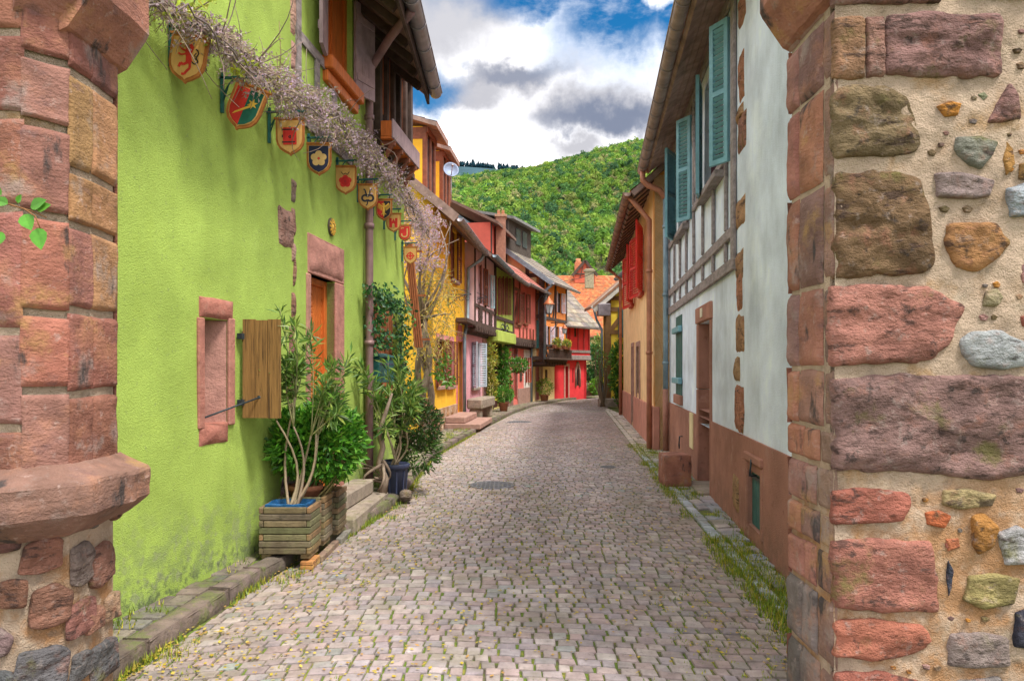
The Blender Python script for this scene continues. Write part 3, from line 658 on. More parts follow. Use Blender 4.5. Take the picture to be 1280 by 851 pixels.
    for z0, z1 in zip(courses, courses[1:]):
        c0 = jc((.27, .105, .075), .2); ys = [YF - .004, YF + .10, YF + .36, YB + .01] if z0 > 1.2 else [YF - .004, YF + U(.12, .2), YF + U(.26, .36), YB + .01]
        for q, (ya, yb) in enumerate(zip(ys, ys[1:])):
            c = jc((.24, .15, .12) if q == 0 else (.12, .10, .095) if (q == 2 and z0 > 1.6 and R() < .3) else random.choice([(.33, .15, .115), (.30, .16, .13), (.36, .17, .11), (.27, .16, .14)]), .18)
            if z0 < .35 and q > 0: c = jc((.19, .165, .15), .2)
            m_ = .010; x = XR + (.0 if q else .012)
            patch(jb, (x, yb - m_ * .6, z0 + m_), (x, ya + m_ * .6, z0 + m_), (x, ya + m_ * .6, z1 - m_), (x, yb - m_ * .6, z1 - m_), c, 10, 16, .006, .008, 9, z0 * 7 + q, .010, edge=.10, sink=.014)
    for z0, z1 in zip(courses[::2], courses[1::2]): patch(jb, (XR + .6, YB + .006, z0), (XR - .004, YB + .006, z0), (XR - .004, YB + .006, z1), (XR + .6, YB + .006, z1), jc((.32, .14, .10), .2), 5, 5, .02, .008)
    T.part('jamb_stones', jb, m_jamb)
    imp = MB(); impost(imp, XR, -1); T.part('impost_stone', imp, m_jamb)
def impost(mb, x, sgn, y0=None, y1=None):
    """corbelled springer: sloping underside up to a square nosing. sgn = direction towards the passage"""
    y0 = y0 if y0 is not None else YF - .10; y1 = y1 if y1 is not None else YB + .015; c = (.33, .15, .11)
    dz = .21 if sgn < 0 else .10
    prof = [(d, z + dz) for d, z in [(0, 2.93), (.02, 2.95), (.115, 3.09), (.13, 3.12), (.13, 3.33), (.11, 3.36), (0, 3.40)]]
    n = 12; vs = []; m = len(prof)
    for i in range(n + 1):
        y = y0 + (y1 - y0) * i / n
        for (d, z) in prof:
            k = .006 * noise.noise(V((d * 20, y * 9, z * 12)))
            vs.append((x + sgn * (d + k) - sgn * .02 * (d == 0), y, z + k))
    fs = [(i * m + j, i * m + j + 1, (i + 1) * m + j + 1, (i + 1) * m + j) for i in range(n) for j in range(m - 1)]
    fs += [tuple(range(m)), tuple(n * m + j for j in range(m - 1, -1, -1))]
    mb.add(vs, fs, c)
right_pillar()
def left_pillar():
    T = Thing('gate_pillar', 'left gate pillar of dressed red sandstone blocks above a rubble foot, with a projecting ledge', 'gate pillar', (-2.4, 3.2, 0))
    plan = [(-3.8, 2.95), (-2.56, 2.95), (-2.01, 2.95), (-1.895, 3.09), (-1.89, 3.25), (-1.905, YB - .02)]
    core = MB(); ZT = 4.6
    pl = [(x - .018, y + .018) for x, y in plan[:-1]] + [(plan[-1][0] - .018, YB - .03), (-3.8, YB - .03)]
    core.prism([V((x, y, -.1)) for x, y in pl[::-1]], (0, 0, -(ZT + .1)))
    core.prism([V((x, y, ZT)) for x, y in pl], (0, 0, .01))
    T.part('mortar_core', core, m_mortar)
    jb = MB(); faces = list(zip(plan, plan[1:])); joints = {0: [.95, 1.5, 2.2, 2.8, 3.3, 3.9, 4.6], 1: [.95, 1.35, 1.75, 2.26, 2.64, 2.98, 3.3, 4.0, 4.6], 2: [1.10, 1.51, 1.83, 2.24, 2.62, 2.90, 3.25, 3.7, 4.2, 4.6], 3: [1.10, 1.49, 1.85, 2.22, 2.46, 2.88, 3.3, 3.7, 4.2, 4.6], 4: [1.10, 1.49, 1.85, 2.22, 2.46, 2.88, 3.3, 3.7, 4.2, 4.6]}
    for k, (a, b) in enumerate(faces):
        zs = joints[k]
        for z0, z1 in zip(zs, zs[1:]):
            c = jc(random.choice([(.30, .125, .095), (.27, .12, .10), (.33, .14, .10), (.30, .15, .125)]), .2, .06); m_ = .017
            if k >= 3 and R() < .4: c = jc((.36, .20, .10), .15)
            patch(jb, (a[0], a[1], z0 + m_), (b[0], b[1], z0 + m_), (b[0], b[1], z1 - m_), (a[0], a[1], z1 - m_), c, 20, 26, .003, .0075, 9, k * 5 + z0, .009, edge=.045, sink=.013)
    patch(jb, (-1.91, YB, 1.1), (-2.6, YB, 1.1), (-2.6, YB, 4.6), (-1.91, YB, 4.6), (.34, .15, .11), 6, 12, .01, .01)
    T.part('jamb_stones', jb, m_jamb)
    # rubble foot
    rb = MB(); UY = V((0, 0, 1))
    for k, (a, b) in enumerate(faces[1:]):
        A, B = V((*a, 0)), V((*b, 0)); d = (B - A); L = d.length; d.normalize(); n = d.cross(UY); z = -.05
        while z < .92:
            h = U(.15, .28); x = U(-.06, .02)
            while x < L - .04:
                w = min(U(.14, .36), L - x + .03); hh = h * U(.6, .98)
                c = jc(random.choice([(.23, .11, .095), (.28, .14, .10), (.31, .20, .13), (.19, .13, .125), (.34, .24, .15), (.26, .21, .18)]), .2)
                if z < .26: c = jc((.15, .145, .15), .2)
                p = A + d * (x + w / 2) + UY * (z + h / 2) - n * .004; e = w / 2 * .9; g_ = hh / 2 * .93
                stone(rb, p, d, UY, [(-e * U(.7, 1.1), -g_ * U(.7, 1)), (-e * U(.0, .4), -g_ * U(.8, 1.05)), (e * U(.7, 1.1), -g_ * U(.6, 1)), (e * U(.8, 1.1), g_ * U(.3, .9)), (e * U(.1, .6), g_ * U(.8, 1.1)), (-e * U(.6, 1.1), g_ * U(.5, 1))], n, c, U(.008, .02), U(0, 60), .013, 10, 44)
                x += w
            z += h
    T.part('rubble_stones', rb, m_stone)
    # ledge (string course) running round the corner
    lg = MB(); pr = [(0, .885), (.05, .91), (.10, .94), (.150, .975), (.166, .99), (.168, 1.03), (.168, 1.07), (.166, 1.11), (.155, 1.125), (.09, 1.15), (.03, 1.175), (0, 1.19)]
    path = [(-3.8, 2.95), (-3.2, 2.95), (-2.6, 2.95), (-2.2, 2.95), (-2.02, 2.95), (-1.90, 3.08), (-1.895, 3.2), (-1.90, 3.35), (-1.905, YB)]
    offn = [(0, -1)] * 4 + [(.38, -.92), (.92, -.38), (1, 0), (1, 0), (1, 0)]; vs = []; m = len(pr)
    # resample finely
    fine = []
    for (p, q), (n0, n1) in zip(zip(path, path[1:]), zip(offn, offn[1:])):
        for i in range(9): t = i / 9; fine.append((p[0] + (q[0] - p[0]) * t, p[1] + (q[1] - p[1]) * t, n0[0] + (n1[0] - n0[0]) * t, n0[1] + (n1[1] - n0[1]) * t))
    fine.append((*path[-1], *offn[-1]))
    for (x, y, nx, ny) in fine:
        for (d, z) in pr:
            k = 1 + .09 * noise.noise(V((x * 6, y * 6, z * 9))) + .07 * noise.noise(V((x * 17, y * 17, z * 20))); k2 = .010 * noise.noise(V((x * 8, y * 8, z * 3 + 5)))
            vs.append((x + nx * d * k * .88, y + ny * d * k * .88, z + k2))
    fs = [((i + 1) * m + j, (i + 1) * m + j + 1, i * m + j + 1, i * m + j) for i in range(len(fine) - 1) for j in range(m - 1)] + [tuple((len(fine) - 1) * m + j for j in range(m))]
    lg.add(vs, fs, (.235, .135, .105), 0, False)
    T.part('ledge', lg, m_jamb)
    imp = MB(); impost(imp, -1.90, 1, 3.05, YB + .01); 
    # the springer also shows on the splayed corner
    prof = [(0, 3.06), (.10, 3.19), (.11, 3.44), (0, 3.48)]; a, b = V((-2.01, 2.95, 0)), V((-1.895, 3.09, 0)); n = (b - a).cross(V((0, 0, 1))).normalized(); vs = []
    for p in (a - (b - a) * .15, b + (b - a) * .15):
        for d, z in prof: vs.append(p + n * (d - .01) + V((0, 0, z)))
    imp.add(vs, [(4, 5, 1, 0), (5, 6, 2, 1), (6, 7, 3, 2), (0, 1, 2, 3), (7, 6, 5, 4)], (.30, .14, .11))
    T.part('impost_stone', imp, m_jamb)
left_pillar()
# ================================================================== GREEN HOUSE (left foreground)
def green_house():
    T = Thing('green_house', 'lime green plastered house with orange chevron door and painted shields along its wall', 'house', (-2.2, 6.6, 0))
    W1, W2 = WG1, WG2
    hw = W1.rect(254, 399, 284, 530); hd = (*W2.rect(387, 345, 418, 500)[:2], .33, W2.at(402, 347)[1])
    hu = W2.rect(405, -30, 440, 100); hu = (hu[0], hu[1], 4.78, 5.8); hi = W2.rect(463, 372, 496, 486)
    wl = MB()
    wall_holes(wl, W1, 0, W1.len, .06, 6.2, [hw], .26, .35, .012, .12)
    wall_holes(wl, W2, 0, W2.len, .06, 6.05, [hd, hu, hi], .22, .35, .010, .12)
    a, b = W1.pt(0, 0, -.3), W2.pt(W2.len, 0, -.3)
    wl.box((-4.6, 10.45, 3), (2.95, 0, 0), (0, .14, 0), (0, 0, 3.0)); wl.box((-4.6, 3.62, 3), (2.05, 0, 0), (0, .14, 0), (0, 0, 3.0))
    wo = T.part('wall', wl, m_green)
    # small cellar-like window with stone surround
    a0, a1, z0, z1 = hw; sr = MB()
    W1.box(sr, a0 - .075, a0, z0 - .02, z1, -.2, .018, (.42, .18, .14), .008); W1.box(sr, a1, a1 + .085, z0 - .02, z1 + .02, -.2, .020, (.46, .21, .165), .008)
    for (s0, s1, y0, y1) in ((a0 - .05, a1 + .08, z1 + .003, z1 + .155), (a0 - .065, a1 + .01, z0 - .15, z0 + .006)):
        sr.box(W1.pt((s0 + s1) / 2, (y0 + y1) / 2, -.08), W1.u * ((s1 - s0) / 2), W1.n * .085, V((0, 0, (y1 - y0) / 2)), (.40, .16, .12), .01)
        patch(sr, W1.pt(s0, y0, .012), W1.pt(s1, y0, .012), W1.pt(s1, y1, .012), W1.pt(s0, y1, .012), (.42, .17, .13), 12, 6, .012, .010, 9, s0, .012, sink=.012)
    sr.prism(orient([W1.pt(a1 - .004, z0, -.005), W1.pt(a1 - .004, z0, -.21), W1.pt(a0 + .16, z0, -.21), W1.pt(a0 + .19, z0, -.17)], V((0, 0, 1))), V((0, 0, -(z1 - z0) + .004)), (.46, .24, .20))
    fo = T.part('window', sr, m_pinkstone)
    g = MB(); W1.box(g, a0 + .002, a1 - .002, z0 - .01, z1, -.24, -.20); T.part('pane', g, m_glass, fo)
    fr = MB(); W1.box(fr, a0 + .13, a0 + .165, z0 + .004, z1 - .003, -.19, -.13); T.part('frame', fr, m_darkbeam, fo)
    hs, _ = W1.at(297, 450); h0 = W1.at(301, 523)[1]; h1 = W1.at(301, 400)[1]
    sh = shutter(T, W1, hs + .02, h0 + .01, h1, .30, 97, 1, m_weather, louvre=False, d=.035, boards=3, th=.03, mats2=1)
    ir = MB()
    for z in (h0 + .13, h1 - .13): ir = MB(); W1.box(ir, hs - .035, hs + .035, z - .022, z + .022, .015, .055); ir.tube([W1.pt(hs + .02, z - .04, .04), W1.pt(hs + .02, z + .04, .04)], .014, 8); T.part('hinge', ir, m_iron, sh)
    ir = MB(); q0, q1 = W1.pt(a0 + .01, z0 + .06, .01), W1.pt(hs + .03, h0 + .17, .17); ir.tube([q0, q1], .007, 6); ir.lathe(q1, [(.001, -.01), (.018, -.008), (.018, .008), (.001, .01)], 8, axis=(0, 1, 0))
    T.part('hook_rod', ir, m_iron, sh)
    # door
    a0, a1, z0, z1 = hd; sr = MB()
    patch(sr, W2.pt(a0 - .07, z1 + .01, .02), W2.pt(a1 + .30, z1 + .01, .02), W2.pt(a1 + .30, z1 + .40, .02), W2.pt(a0 - .07, z1 + .40, .02), (.46, .22, .18), 18, 10, .015, .014, 7, 3, .012, sink=.03)
    W2.box(sr, a0 - .06, a1 + .29, z1, z1 + .39, -.20, .012, (.46, .22, .18), .01)
    W2.box(sr, a1, a1 + .27, z0 - .3, z1 - .004, -.20, .022, (.46, .21, .17), .012); W2.box(sr, a0 - .10, a0, z0 - .3, z1 - .004, -.2, .020, (.46, .23, .18), .012)
    T.part('door_surround', sr, m_pinkstone)
    dr = MB(); fw = .07
    for (p, q, y0, y1) in ((a0, a0 + fw, z0, z1), (a1 - fw, a1, z0, z1), (a0 + fw, a1 - fw, z1 - fw, z1), (a0 + fw, a1 - fw, z0, z0 + .12)): W2.box(dr, p, q, y0, y1, -.16, -.08, None, .006)
    W2.box(dr, a0 + fw, a1 - fw, z0 + .1, z1 - fw, -.17, -.135); mid = (a0 + a1) / 2; z = z0 - .3
    while z < z1 - fw:          # chevron battens pointing up
        for sg in (-1, 1):
            xo, xi = (a0 + fw if sg < 0 else a1 - fw), mid; dz = abs(xo - xi) * 1.15
            p, q = (xo, z), (xi, z + dz)
            lo, hi_ = z0 + .12, z1 - fw
            def clip(p, q):
                (sa, za), (sb, zb) = p, q
                if zb <= lo or za >= hi_: return None
                f0 = max(0, (lo - za) / (zb - za)); f1 = min(1, (hi_ - za) / (zb - za)); return (sa + (sb - sa) * f0, za + (zb - za) * f0), (sa + (sb - sa) * f1, za + (zb - za) * f1)
            r = clip(p, q)
            if r and math.dist(*r) > .03: dr.beam(W2.pt(*r[0], -.125), W2.pt(*r[1], -.125), .048, .026, up=W2.n, ch=.007)
        z += .062
    do = T.part('door', dr, m_orange)
    hn = MB(); hn.tube([W2.pt(a1 - fw - .05, z0 + 1.0, -.11), W2.pt(a1 - fw - .05, z0 + 1.0, -.06), W2.pt(a1 - fw - .16, z0 + 1.0, -.055)], .011, 8); T.part('handle', hn, m_iron, do)
    # quoin stones showing through the plaster at the joint of the two house parts
    for (x0, y0, x1, y1) in ((362, -25, 377, 52), (363, 54, 378, 92), (368, 96, 378, 138), (366, 168, 378, 196), (369, 226, 377, 258), (346, 259, 368, 312), (367, 261, 377, 300), (369, 304, 376, 330), (366, 318, 380, 362), (364, 366, 381, 402), (361, 406, 382, 452), (357, 455, 381, 500), (360, 503, 380, 545)):
        W = W1; r = W.rect(x0, y0, x1, y1); c = jc(random.choice([(.42, .22, .18), (.46, .27, .22), (.38, .19, .14), (.33, .24, .20)]), .15)
        a0_, a1_ = r[0], min(r[1], W1.len - .012)
        if a1_ - a0_ < .03: a0_ = a1_ - .07
        qs = MB(); patch(qs, W.pt(a0_, r[2], .012), W.pt(a1_, r[2], .012), W.pt(a1_, r[3], .012), W.pt(a0_, r[3], .012), c, 8, 10, .014, .013, 9, x0, .022, sink=.022); T.part('quoin_stone', qs, m_stone)
    # rough foot stone
    r = W1.rect(344, 556, 364, 640); qs = MB(); stone(qs, W1.pt((r[0] + r[1]) / 2 + .05, .42, -.02), W1.u, V((0, 0, 1)), [(-.09, -.33), (.09, -.33), (.11, 0), (.07, .25), (0, .36), (-.08, .2), (-.12, -.05)], W1.n, (.30, .22, .22), .11, 5, .03, 7, 26, 6); T.part('foot_stone', qs, m_stone)
    # upper storey: timbers, orange window, mauve shutters
    tb = MB(); e = .02
    for (p, q) in (((.03, 4.68), (1.85, 4.68)), ((.05, 3.98), (.05, 6.0)), ((.52, 4.0), (.52, 4.66)), ((1.02, 3.98), (1.02, 4.66)), ((.03, 3.94), (1.6, 3.94))):
        tb.beam(W2.pt(*p, .004 + e / 2), W2.pt(*q, .004 + e / 2), .10, e, up=W2.n)
    T.part('timber', tb, m_beam)
    a0, a1, z0, z1 = hu; wm = MB()
    W2.box(wm, a0, a1, z0, z1, -.14, -.09); m_ = (a0 + a1) / 2
    for s in (a0 + .03, m_, a1 - .03): W2.box(wm, s - .03, s + .03, z0, z1, -.09, -.06)
    W2.box(wm, a0 - .05, a1 + .12, z0 - .14, z0 - .004, -.08, .11, None, .012); W2.box(wm, a0 - .03, a1 + .08, z0 - .26, z0 - .145, -.02, .055, None, .012)
    T.part('window', wm, m_orange)
    shutter(T, W2, a0 - .01, z0 - .03, z1, .36, 168, -1, m_mauvewood, louvre=False, boards=3); shutter(T, W2, a1 + .01, z0 - .03, z1, .36, 160, 1, m_mauvewood, louvre=False, boards=3)
    # window behind the ivy
    a0, a1, z0, z1 = hi; wm = MB(); W2.box(wm, a0, a1, z0, z1, -.12, -.06)
    for i in range(5): s = a0 + (a1 - a0) * (i + .5) / 5; W2.box(wm, s - .045, s + .045, z0, z1, -.06, -.04)
    W2.box(wm, a0 - .05, a1 + .05, z0 - .12, z0 - .002, -.05, .08, None, .01)
    T.part('shutter', wm, wood('faded_orange_boards', (.48, .17, .08), (14, 14, 1.5)))
    # dark gallery under the far eave
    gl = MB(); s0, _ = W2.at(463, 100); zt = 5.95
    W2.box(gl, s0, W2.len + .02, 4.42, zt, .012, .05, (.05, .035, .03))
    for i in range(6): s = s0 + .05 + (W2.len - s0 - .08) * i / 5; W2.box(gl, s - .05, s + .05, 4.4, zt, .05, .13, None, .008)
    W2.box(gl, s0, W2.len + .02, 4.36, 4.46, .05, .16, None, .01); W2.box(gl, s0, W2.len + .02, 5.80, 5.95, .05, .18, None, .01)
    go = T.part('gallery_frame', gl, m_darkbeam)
    pn = MB()
    for i in (0, 1, 3): s = s0 + .05 + (W2.len - s0 - .08) * (i + .5) / 5; W2.box(pn, s - .11, s + .11, 4.85, 5.72, .052, .075)
    T.part('gallery_panel', pn, m_orange, go)
    # roof with open rafters over the gallery
    WX = Wall((-1.86, 6.55), (-1.88, 10.0), 'L')
    roof(T, WX, 0, WX.len, .72, 5.44, .78, 3.8, [(.22, .13, .10), (.27, .15, .11)], gut=False, th=.07, tl=.3)
    rf = MB(); s = .12
    while s < WX.len:
        r1 = MB(); r1.beam(WX.pt(s, 5.36, .66), WX.pt(s, 5.36 + .78 * 1.1, -.44), .09, .13, up=V((0, 0, 1)), ch=.01); s += .42; T.part('rafter', r1, m_darkbeam)
    WX.box(rf, 0, WX.len, 5.26, 5.44, .70, .735)
    T.part('eave_board', rf, m_darkbeam)
    gutter(T, WX.pt(0, 5.46, .82), WX.pt(WX.len, 5.42, .82), .085)
    sp, _ = W2.at(454, 300); P = lambda z, d=.075: W2.pt(sp, z, d)
    eg = P(5.5); tgt = WX.pt(1.05, 5.36, .80)
    pipe(T, [P(.12), P(1.5), P(3), P(4.4), P(5.12), P(5.2, .10), (P(5.2, .1) + tgt) / 2 + V((0, 0, .04)), tgt], .047, m_pipe, clips=[P(1.9), P(3.3), P(4.6)])
    # painted sun medallion
    md = MB(); sm, zm = W2.at(413, 284); md.lathe(W2.pt(sm, zm, .004), [(.001, .022), (.035, .022), (.04, .03), (.08, .026), (.095, .012), (.095, 0)], 24, (.10, .08, .05), axis=W2.n)
    for i in range(12):
        an = i * math.pi / 6; md.beam(W2.pt(sm + .038 * math.cos(an), zm + .038 * math.sin(an), .03), W2.pt(sm + .085 * math.cos(an), zm + .085 * math.sin(an), .026), .022, .012, up=W2.n, col=(.75, .42, .05))
    md.lathe(W2.pt(sm, zm, .02), [(.001, .016), (.03, .012), (.034, 0)], 16, (.85, .55, .10), axis=W2.n)
    single('wall_medallion', md, m_paint, 'small round gold and black sun medallion on the green wall above the door', 'ornament', W2.pt(sm, zm, 0))
    # flower box along the gallery
    B = Thing('flower_box', 'long empty wooden flower box fixed under the dark gallery of the green house', 'flower box', W2.pt(s0 + 1, 4.4, .2))
    fb = MB(); e0, e1 = s0 - .12, W2.len - .38
    W2.box(fb, e0, e1, 4.40, 4.43, .165, .30); W2.box(fb, e0, e0 + .03, 4.433, 4.62, .165, .30, None, .004); W2.box(fb, e1 - .03, e1, 4.433, 4.62, .165, .30); B.part('box', fb, m_orange)
    fp = MB(); W2.box(fp, e0, e1, 4.41, 4.64, .302, .325, None, .004); W2.box(fp, e0 + .032, e1 - .032, 4.433, 4.60, .167, .182); B.part('front_board', fp, m_mauvewood)
    for i in range(4):
        br = MB(); s = e0 + .1 + (e1 - e0 - .3) * i / 3; br.beam(W2.pt(s, 4.37, .14), W2.pt(s, 4.37, .32), .05, .055, up=V((0, 0, 1))); br.beam(W2.pt(s, 4.1, .13), W2.pt(s, 4.35, .28), .045, .045, up=V((0, 0, 1))); B.part('bracket', br, m_brownwood)
    # letter box
    L = Thing('letter_box', 'dark teal metal letter box on the green wall below the ivy', 'letter box', W2.pt(*W2.at(470, 478), 0))
    r = W2.rect(461, 447, 481, 478); lb = MB(); W2.box(lb, r[0], r[1], r[2], r[3], .012, .13, None, .01); lo = L.part('body', lb, m_tealiron)
    ld = MB(); ld.prism(orient([W2.pt(r[0] - .015, r[3] + .003, .0), W2.pt(r[0] - .015, r[3] + .003, .15), W2.pt(r[0] - .015, r[3] + .02, .15), W2.pt(r[0] - .015, r[3] + .06, .0)], -W2.u), -W2.u * (r[1] - r[0] + .03)); L.part('lid', ld, m_tealiron)
    sl_ = MB(); W2.box(sl_, r[0] + .04, r[1] - .04, r[3] - .09, r[3] - .07, .1302, .134, (.01, .02, .02)); L.part('slot', sl_, m_black)
    # ladder hung at the end of the wall
    ld = MB(); p, q = W2.pt(W2.len + .03, 3.45, .02), W2.pt(W2.len + .05, 1.9, .16)
    for k in range(4):
        o = W2.n * (.026 * k) + W2.u * .01 * k
        ld.beam(p + o, q + o * 1.2, .022, .05, up=W2.u, ch=.004)
    for f in (.08, .5, .92):
        c = p + (q - p) * f; ld.beam(c - W2.n * .03 + W2.u * .045, c + W2.n * .22 + W2.u * .045, .03, .03, up=W2.u)
    single('trellis_slats', ld, m_rust, 'bundle of long orange trellis slats leaning at the far corner of the green house', 'trellis', q)
m_rust = wood('rusty_brown_slats', (.36, .12, .05), (14, 14, 1.5))
green_house()

# doorstep blocks
def doorstep():
    T = Thing('doorstep', 'two worn grey stone steps in front of the orange chevron door', 'steps', (-1.7, 7.5, .0))
    m = MB(); m.box((-1.70, 7.68, .075), (.22, 0, 0), (0.03, .77, 0), (0, 0, .085), None, .018); T.part('lower_step', m, m_step)
    m = MB(); m.box((-1.79, 7.70, .243), (.15, 0, 0), (0.045, .60, 0), (0, 0, .082), None, .018); T.part('upper_step', m, m_step)
doorstep()

# ------------------------------------------------------------------ hanging shields
def shields():
    GOLD = (.78, .47, .07); RED = (.62, .035, .03); DRK = (.03, .035, .06); GRN = (.015, .12, .085); WD = (.66, .40, .14); BLK = (.03, .025, .03)
    def star(n, r0, r1, cx=0, cy=0, ph=math.pi / 2): return [(cx + (r0 if i % 2 == 0 else r1) * math.cos(ph + i * math.pi / n), cy + (r0 if i % 2 == 0 else r1) * math.sin(ph + i * math.pi / n)) for i in range(2 * n)]
    def disc(r, cx=0, cy=0, n=16, ry=None): return [(cx + r * math.cos(2 * math.pi * i / n), cy + (ry or r) * math.sin(2 * math.pi * i / n)) for i in range(n)]
    def ring(cx, cy, r0, r1, a0=0, a1=360, n=18):
        a = [math.radians(a0 + (a1 - a0) * i / n) for i in range(n + 1)]
        return [[(cx + r1 * math.cos(p), cy + r1 * math.sin(p)), (cx + r1 * math.cos(q), cy + r1 * math.sin(q)), (cx + r0 * math.cos(q), cy + r0 * math.sin(q)), (cx + r0 * math.cos(p), cy + r0 * math.sin(p))] for p, q in zip(a, a[1:])]
    def stroke(pts, w):
        out = []
        for (a, b), (c, d) in zip(pts, pts[1:]):
            l = math.hypot(c - a, d - b) or 1; nx, ny = -(d - b) / l * w / 2, (c - a) / l * w / 2
            out.append([(a + nx, b + ny), (a - nx, b - ny), (c - nx, d - ny), (c + nx, d + ny)])
        return out
    # (x, y) in shield units: width 1 (-.5..+.5), y 0 at the middle, +.62 top
    def lion():
        e = [[(-.02, .40), (.10, .44), (.17, .36), (.14, .25), (.10, .12), (.16, -.05), (.10, -.16), (-.02, -.12), (-.03, .05), (-.07, .16), (-.06, .3)], [(.02, .42), (.05, .50), (.10, .44)], [(-.12, .36), (0, .40), (-.02, .30)]]
        e += stroke([(-.05, .22), (-.17, .27), (-.24, .36), (-.22, .42)], .055) + stroke([(-.05, .14), (-.18, .10), (-.26, .14)], .05) + stroke([(.04, -.1), (-.08, -.18), (-.16, -.14), (-.20, -.26)], .075) + stroke([(.10, -.1), (.12, -.26), (.04, -.36), (-.02, -.46), (-.10, -.46)], .07)
        return [(p, RED) for p in e] + [(p, BLK) for p in stroke([(.14, -.06), (.24, -.14), (.33, -.06), (.26, .06), (.32, .18), (.28, .28), (.22, .30)], .035) + stroke([(.26, .06), (.20, .12), (.25, .2)], .025) + stroke([(.28, .0), (.22, .03)], .025)]
    def comet():
        return [([(-.42, .6), (.0, .6), (.0, -.56), (-.2, -.46), (-.36, -.3), (-.42, -.1)], RED), ([(.002, .6), (.42, .6), (.42, -.1), (.36, -.3), (.2, -.46), (.002, -.56)], GRN), ([(-.27, -.30), (-.22, -.20), (.20, .20), (.24, .13)], GOLD, 1), (star(6, .17, .07, .20, .20), GOLD, 1)]
    def door_(): return [([(-.25, .36), (.25, .36), (.25, -.30), (-.25, -.30)], RED)] + [(p, BLK, 1) for p in stroke([(-.29, .28), (.2, .28)], .045) + stroke([(-.29, -.20), (.2, -.20)], .045) + stroke([(-.05, .0), (.03, .06), (.03, -.06), (-.05, 0)], .03) + stroke([(-.27, .08), (-.27, -.02)], .04)]
    FULL = [(-.42, .6), (.42, .6), (.42, -.1), (.36, -.3), (.2, -.46), (0, -.56), (-.2, -.46), (-.36, -.3), (-.42, -.1)]
    def flower(): return [(FULL, (.02, .025, .065))] + [(disc(.15, .20 * math.cos(math.radians(90 + 72 * i)), .04 + .20 * math.sin(math.radians(90 + 72 * i)), 14), (.66, .43, .18), 1) for i in range(5)] + [(disc(.05, 0, .04, 10), RED, 2)]
    def rose(): return [(disc(.15, .17 * math.cos(math.radians(90 + 72 * i)), .17 * math.sin(math.radians(90 + 72 * i)) - .05, 12), RED) for i in range(5)] + [(disc(.2, 0, -.05, 14), (.5, .02, .02), 1), (disc(.07, 0, -.05, 10), (.35, .02, .02), 2)] + [(p, BLK) for p in stroke([(-.2, .42), (-.08, .28), (0, .36), (.1, .28), (.2, .42)], .03)]
    def knot():
        return [(p, DRK) for p in ring(-.14, -.05, .11, .21, 40, 330) + ring(.14, -.05, .11, .21, -150, 140) + stroke([(-.12, .12), (.0, .02), (.10, .22), (.14, .40), (.22, .46)], .075) + stroke([(.12, .12), (0, .02), (-.10, .22), (-.14, .40), (-.22, .44)], .075) + stroke([(0, -.2), (-.02, -.38), (-.08, -.46)], .06)]
    def eagle():
        e = [([(-.42, .6), (.0, .6), (.0, -.56), (-.2, -.46), (-.36, -.3), (-.42, -.1)], RED), ([(.002, .6), (.42, .6), (.42, -.1), (.36, -.3), (.2, -.46), (.002, -.56)], BLK)]
        g = [[(-.06, .3), (.06, .3), (.08, -.1), (.03, -.42), (-.03, -.42), (-.08, -.1)], disc(.08, 0, .38, 10)] + stroke([(0, .4), (-.12, .42)], .05)
        for s in (-1, 1):
            g += stroke([(0, .2), (s * .2, .32), (s * .33, .44)], .07)
            for k in range(4): g += stroke([(s * (.12 + .07 * k), .27 + .05 * k), (s * (.16 + .07 * k), -.04 + .06 * k)], .045)
            g += stroke([(0, -.15), (s * .16, -.3)], .05)
        return e + [(p, GOLD, 1) for p in g]
    def castle(): return [(p, RED) for p in ([(-.3, -.34), (.3, -.34), (.3, .1), (-.3, .1)], [(-.3, .1), (-.12, .1), (-.12, .36), (-.3, .36)], [(.12, .1), (.3, .1), (.3, .36), (.12, .36)], [(-.1, .1), (.1, .1), (0, .34)])] + [([(-.09, -.342), (.09, -.342), (.09, -.1), (0, -.02), (-.09, -.1)], WD, 1)]
    def letter(): return [(FULL, RED)] + [(p, WD, 1) for p in stroke([(-.05, .46), (-.28, .46), (-.28, .36)], .07) + stroke([(.22, .42), (.22, -.12), (.14, -.28), (-.1, -.3), (-.24, -.18), (-.24, -.02)], .11)]
    def wheel(): return [(p, RED) for p in ring(0, 0, .20, .28) + stroke([(-.34, 0), (.34, 0)], .07) + stroke([(0, -.34), (0, .34)], .07) + ring(0, 0, .07, .11)]
    G = 'painted heraldic shields hanging from iron brackets on the green wall'
    data = [(235, 75, 4.80, .245, -8, lion, 'red lion with a black tail on bare wood, the biggest hanging shield, nearest the gate'), (306, 136, 5.40, .262, -22, comet, 'tilted red and green hanging shield with a gold comet star'),
            (363, 172, 6.10, .240, 1, door_, 'wooden hanging shield with a red door and black hinges'), (399, 200, 6.90, .235, 0, flower, 'navy blue hanging shield with a gold five petalled flower'),
            (432, 226, 7.70, .232, 0, rose, 'wooden hanging shield with a round red rose'), (460, 247, 8.40, .230, 0, knot, 'wooden hanging shield with a dark grey knotted pretzel figure'),
            (480, 263, 9.0, .205, 0, eagle, 'red and black hanging shield with a gold eagle'), (492, 279, 9.5, .190, 0, castle, 'small wooden hanging shield with a red castle gate'),
            (506, 292, 10.05, .175, 0, letter, 'small red hanging shield with a pale hook shaped sign'), (513, 320, 10.45, .195, 0, wheel, 'lowest wooden hanging shield, with a red cross in a ring')]
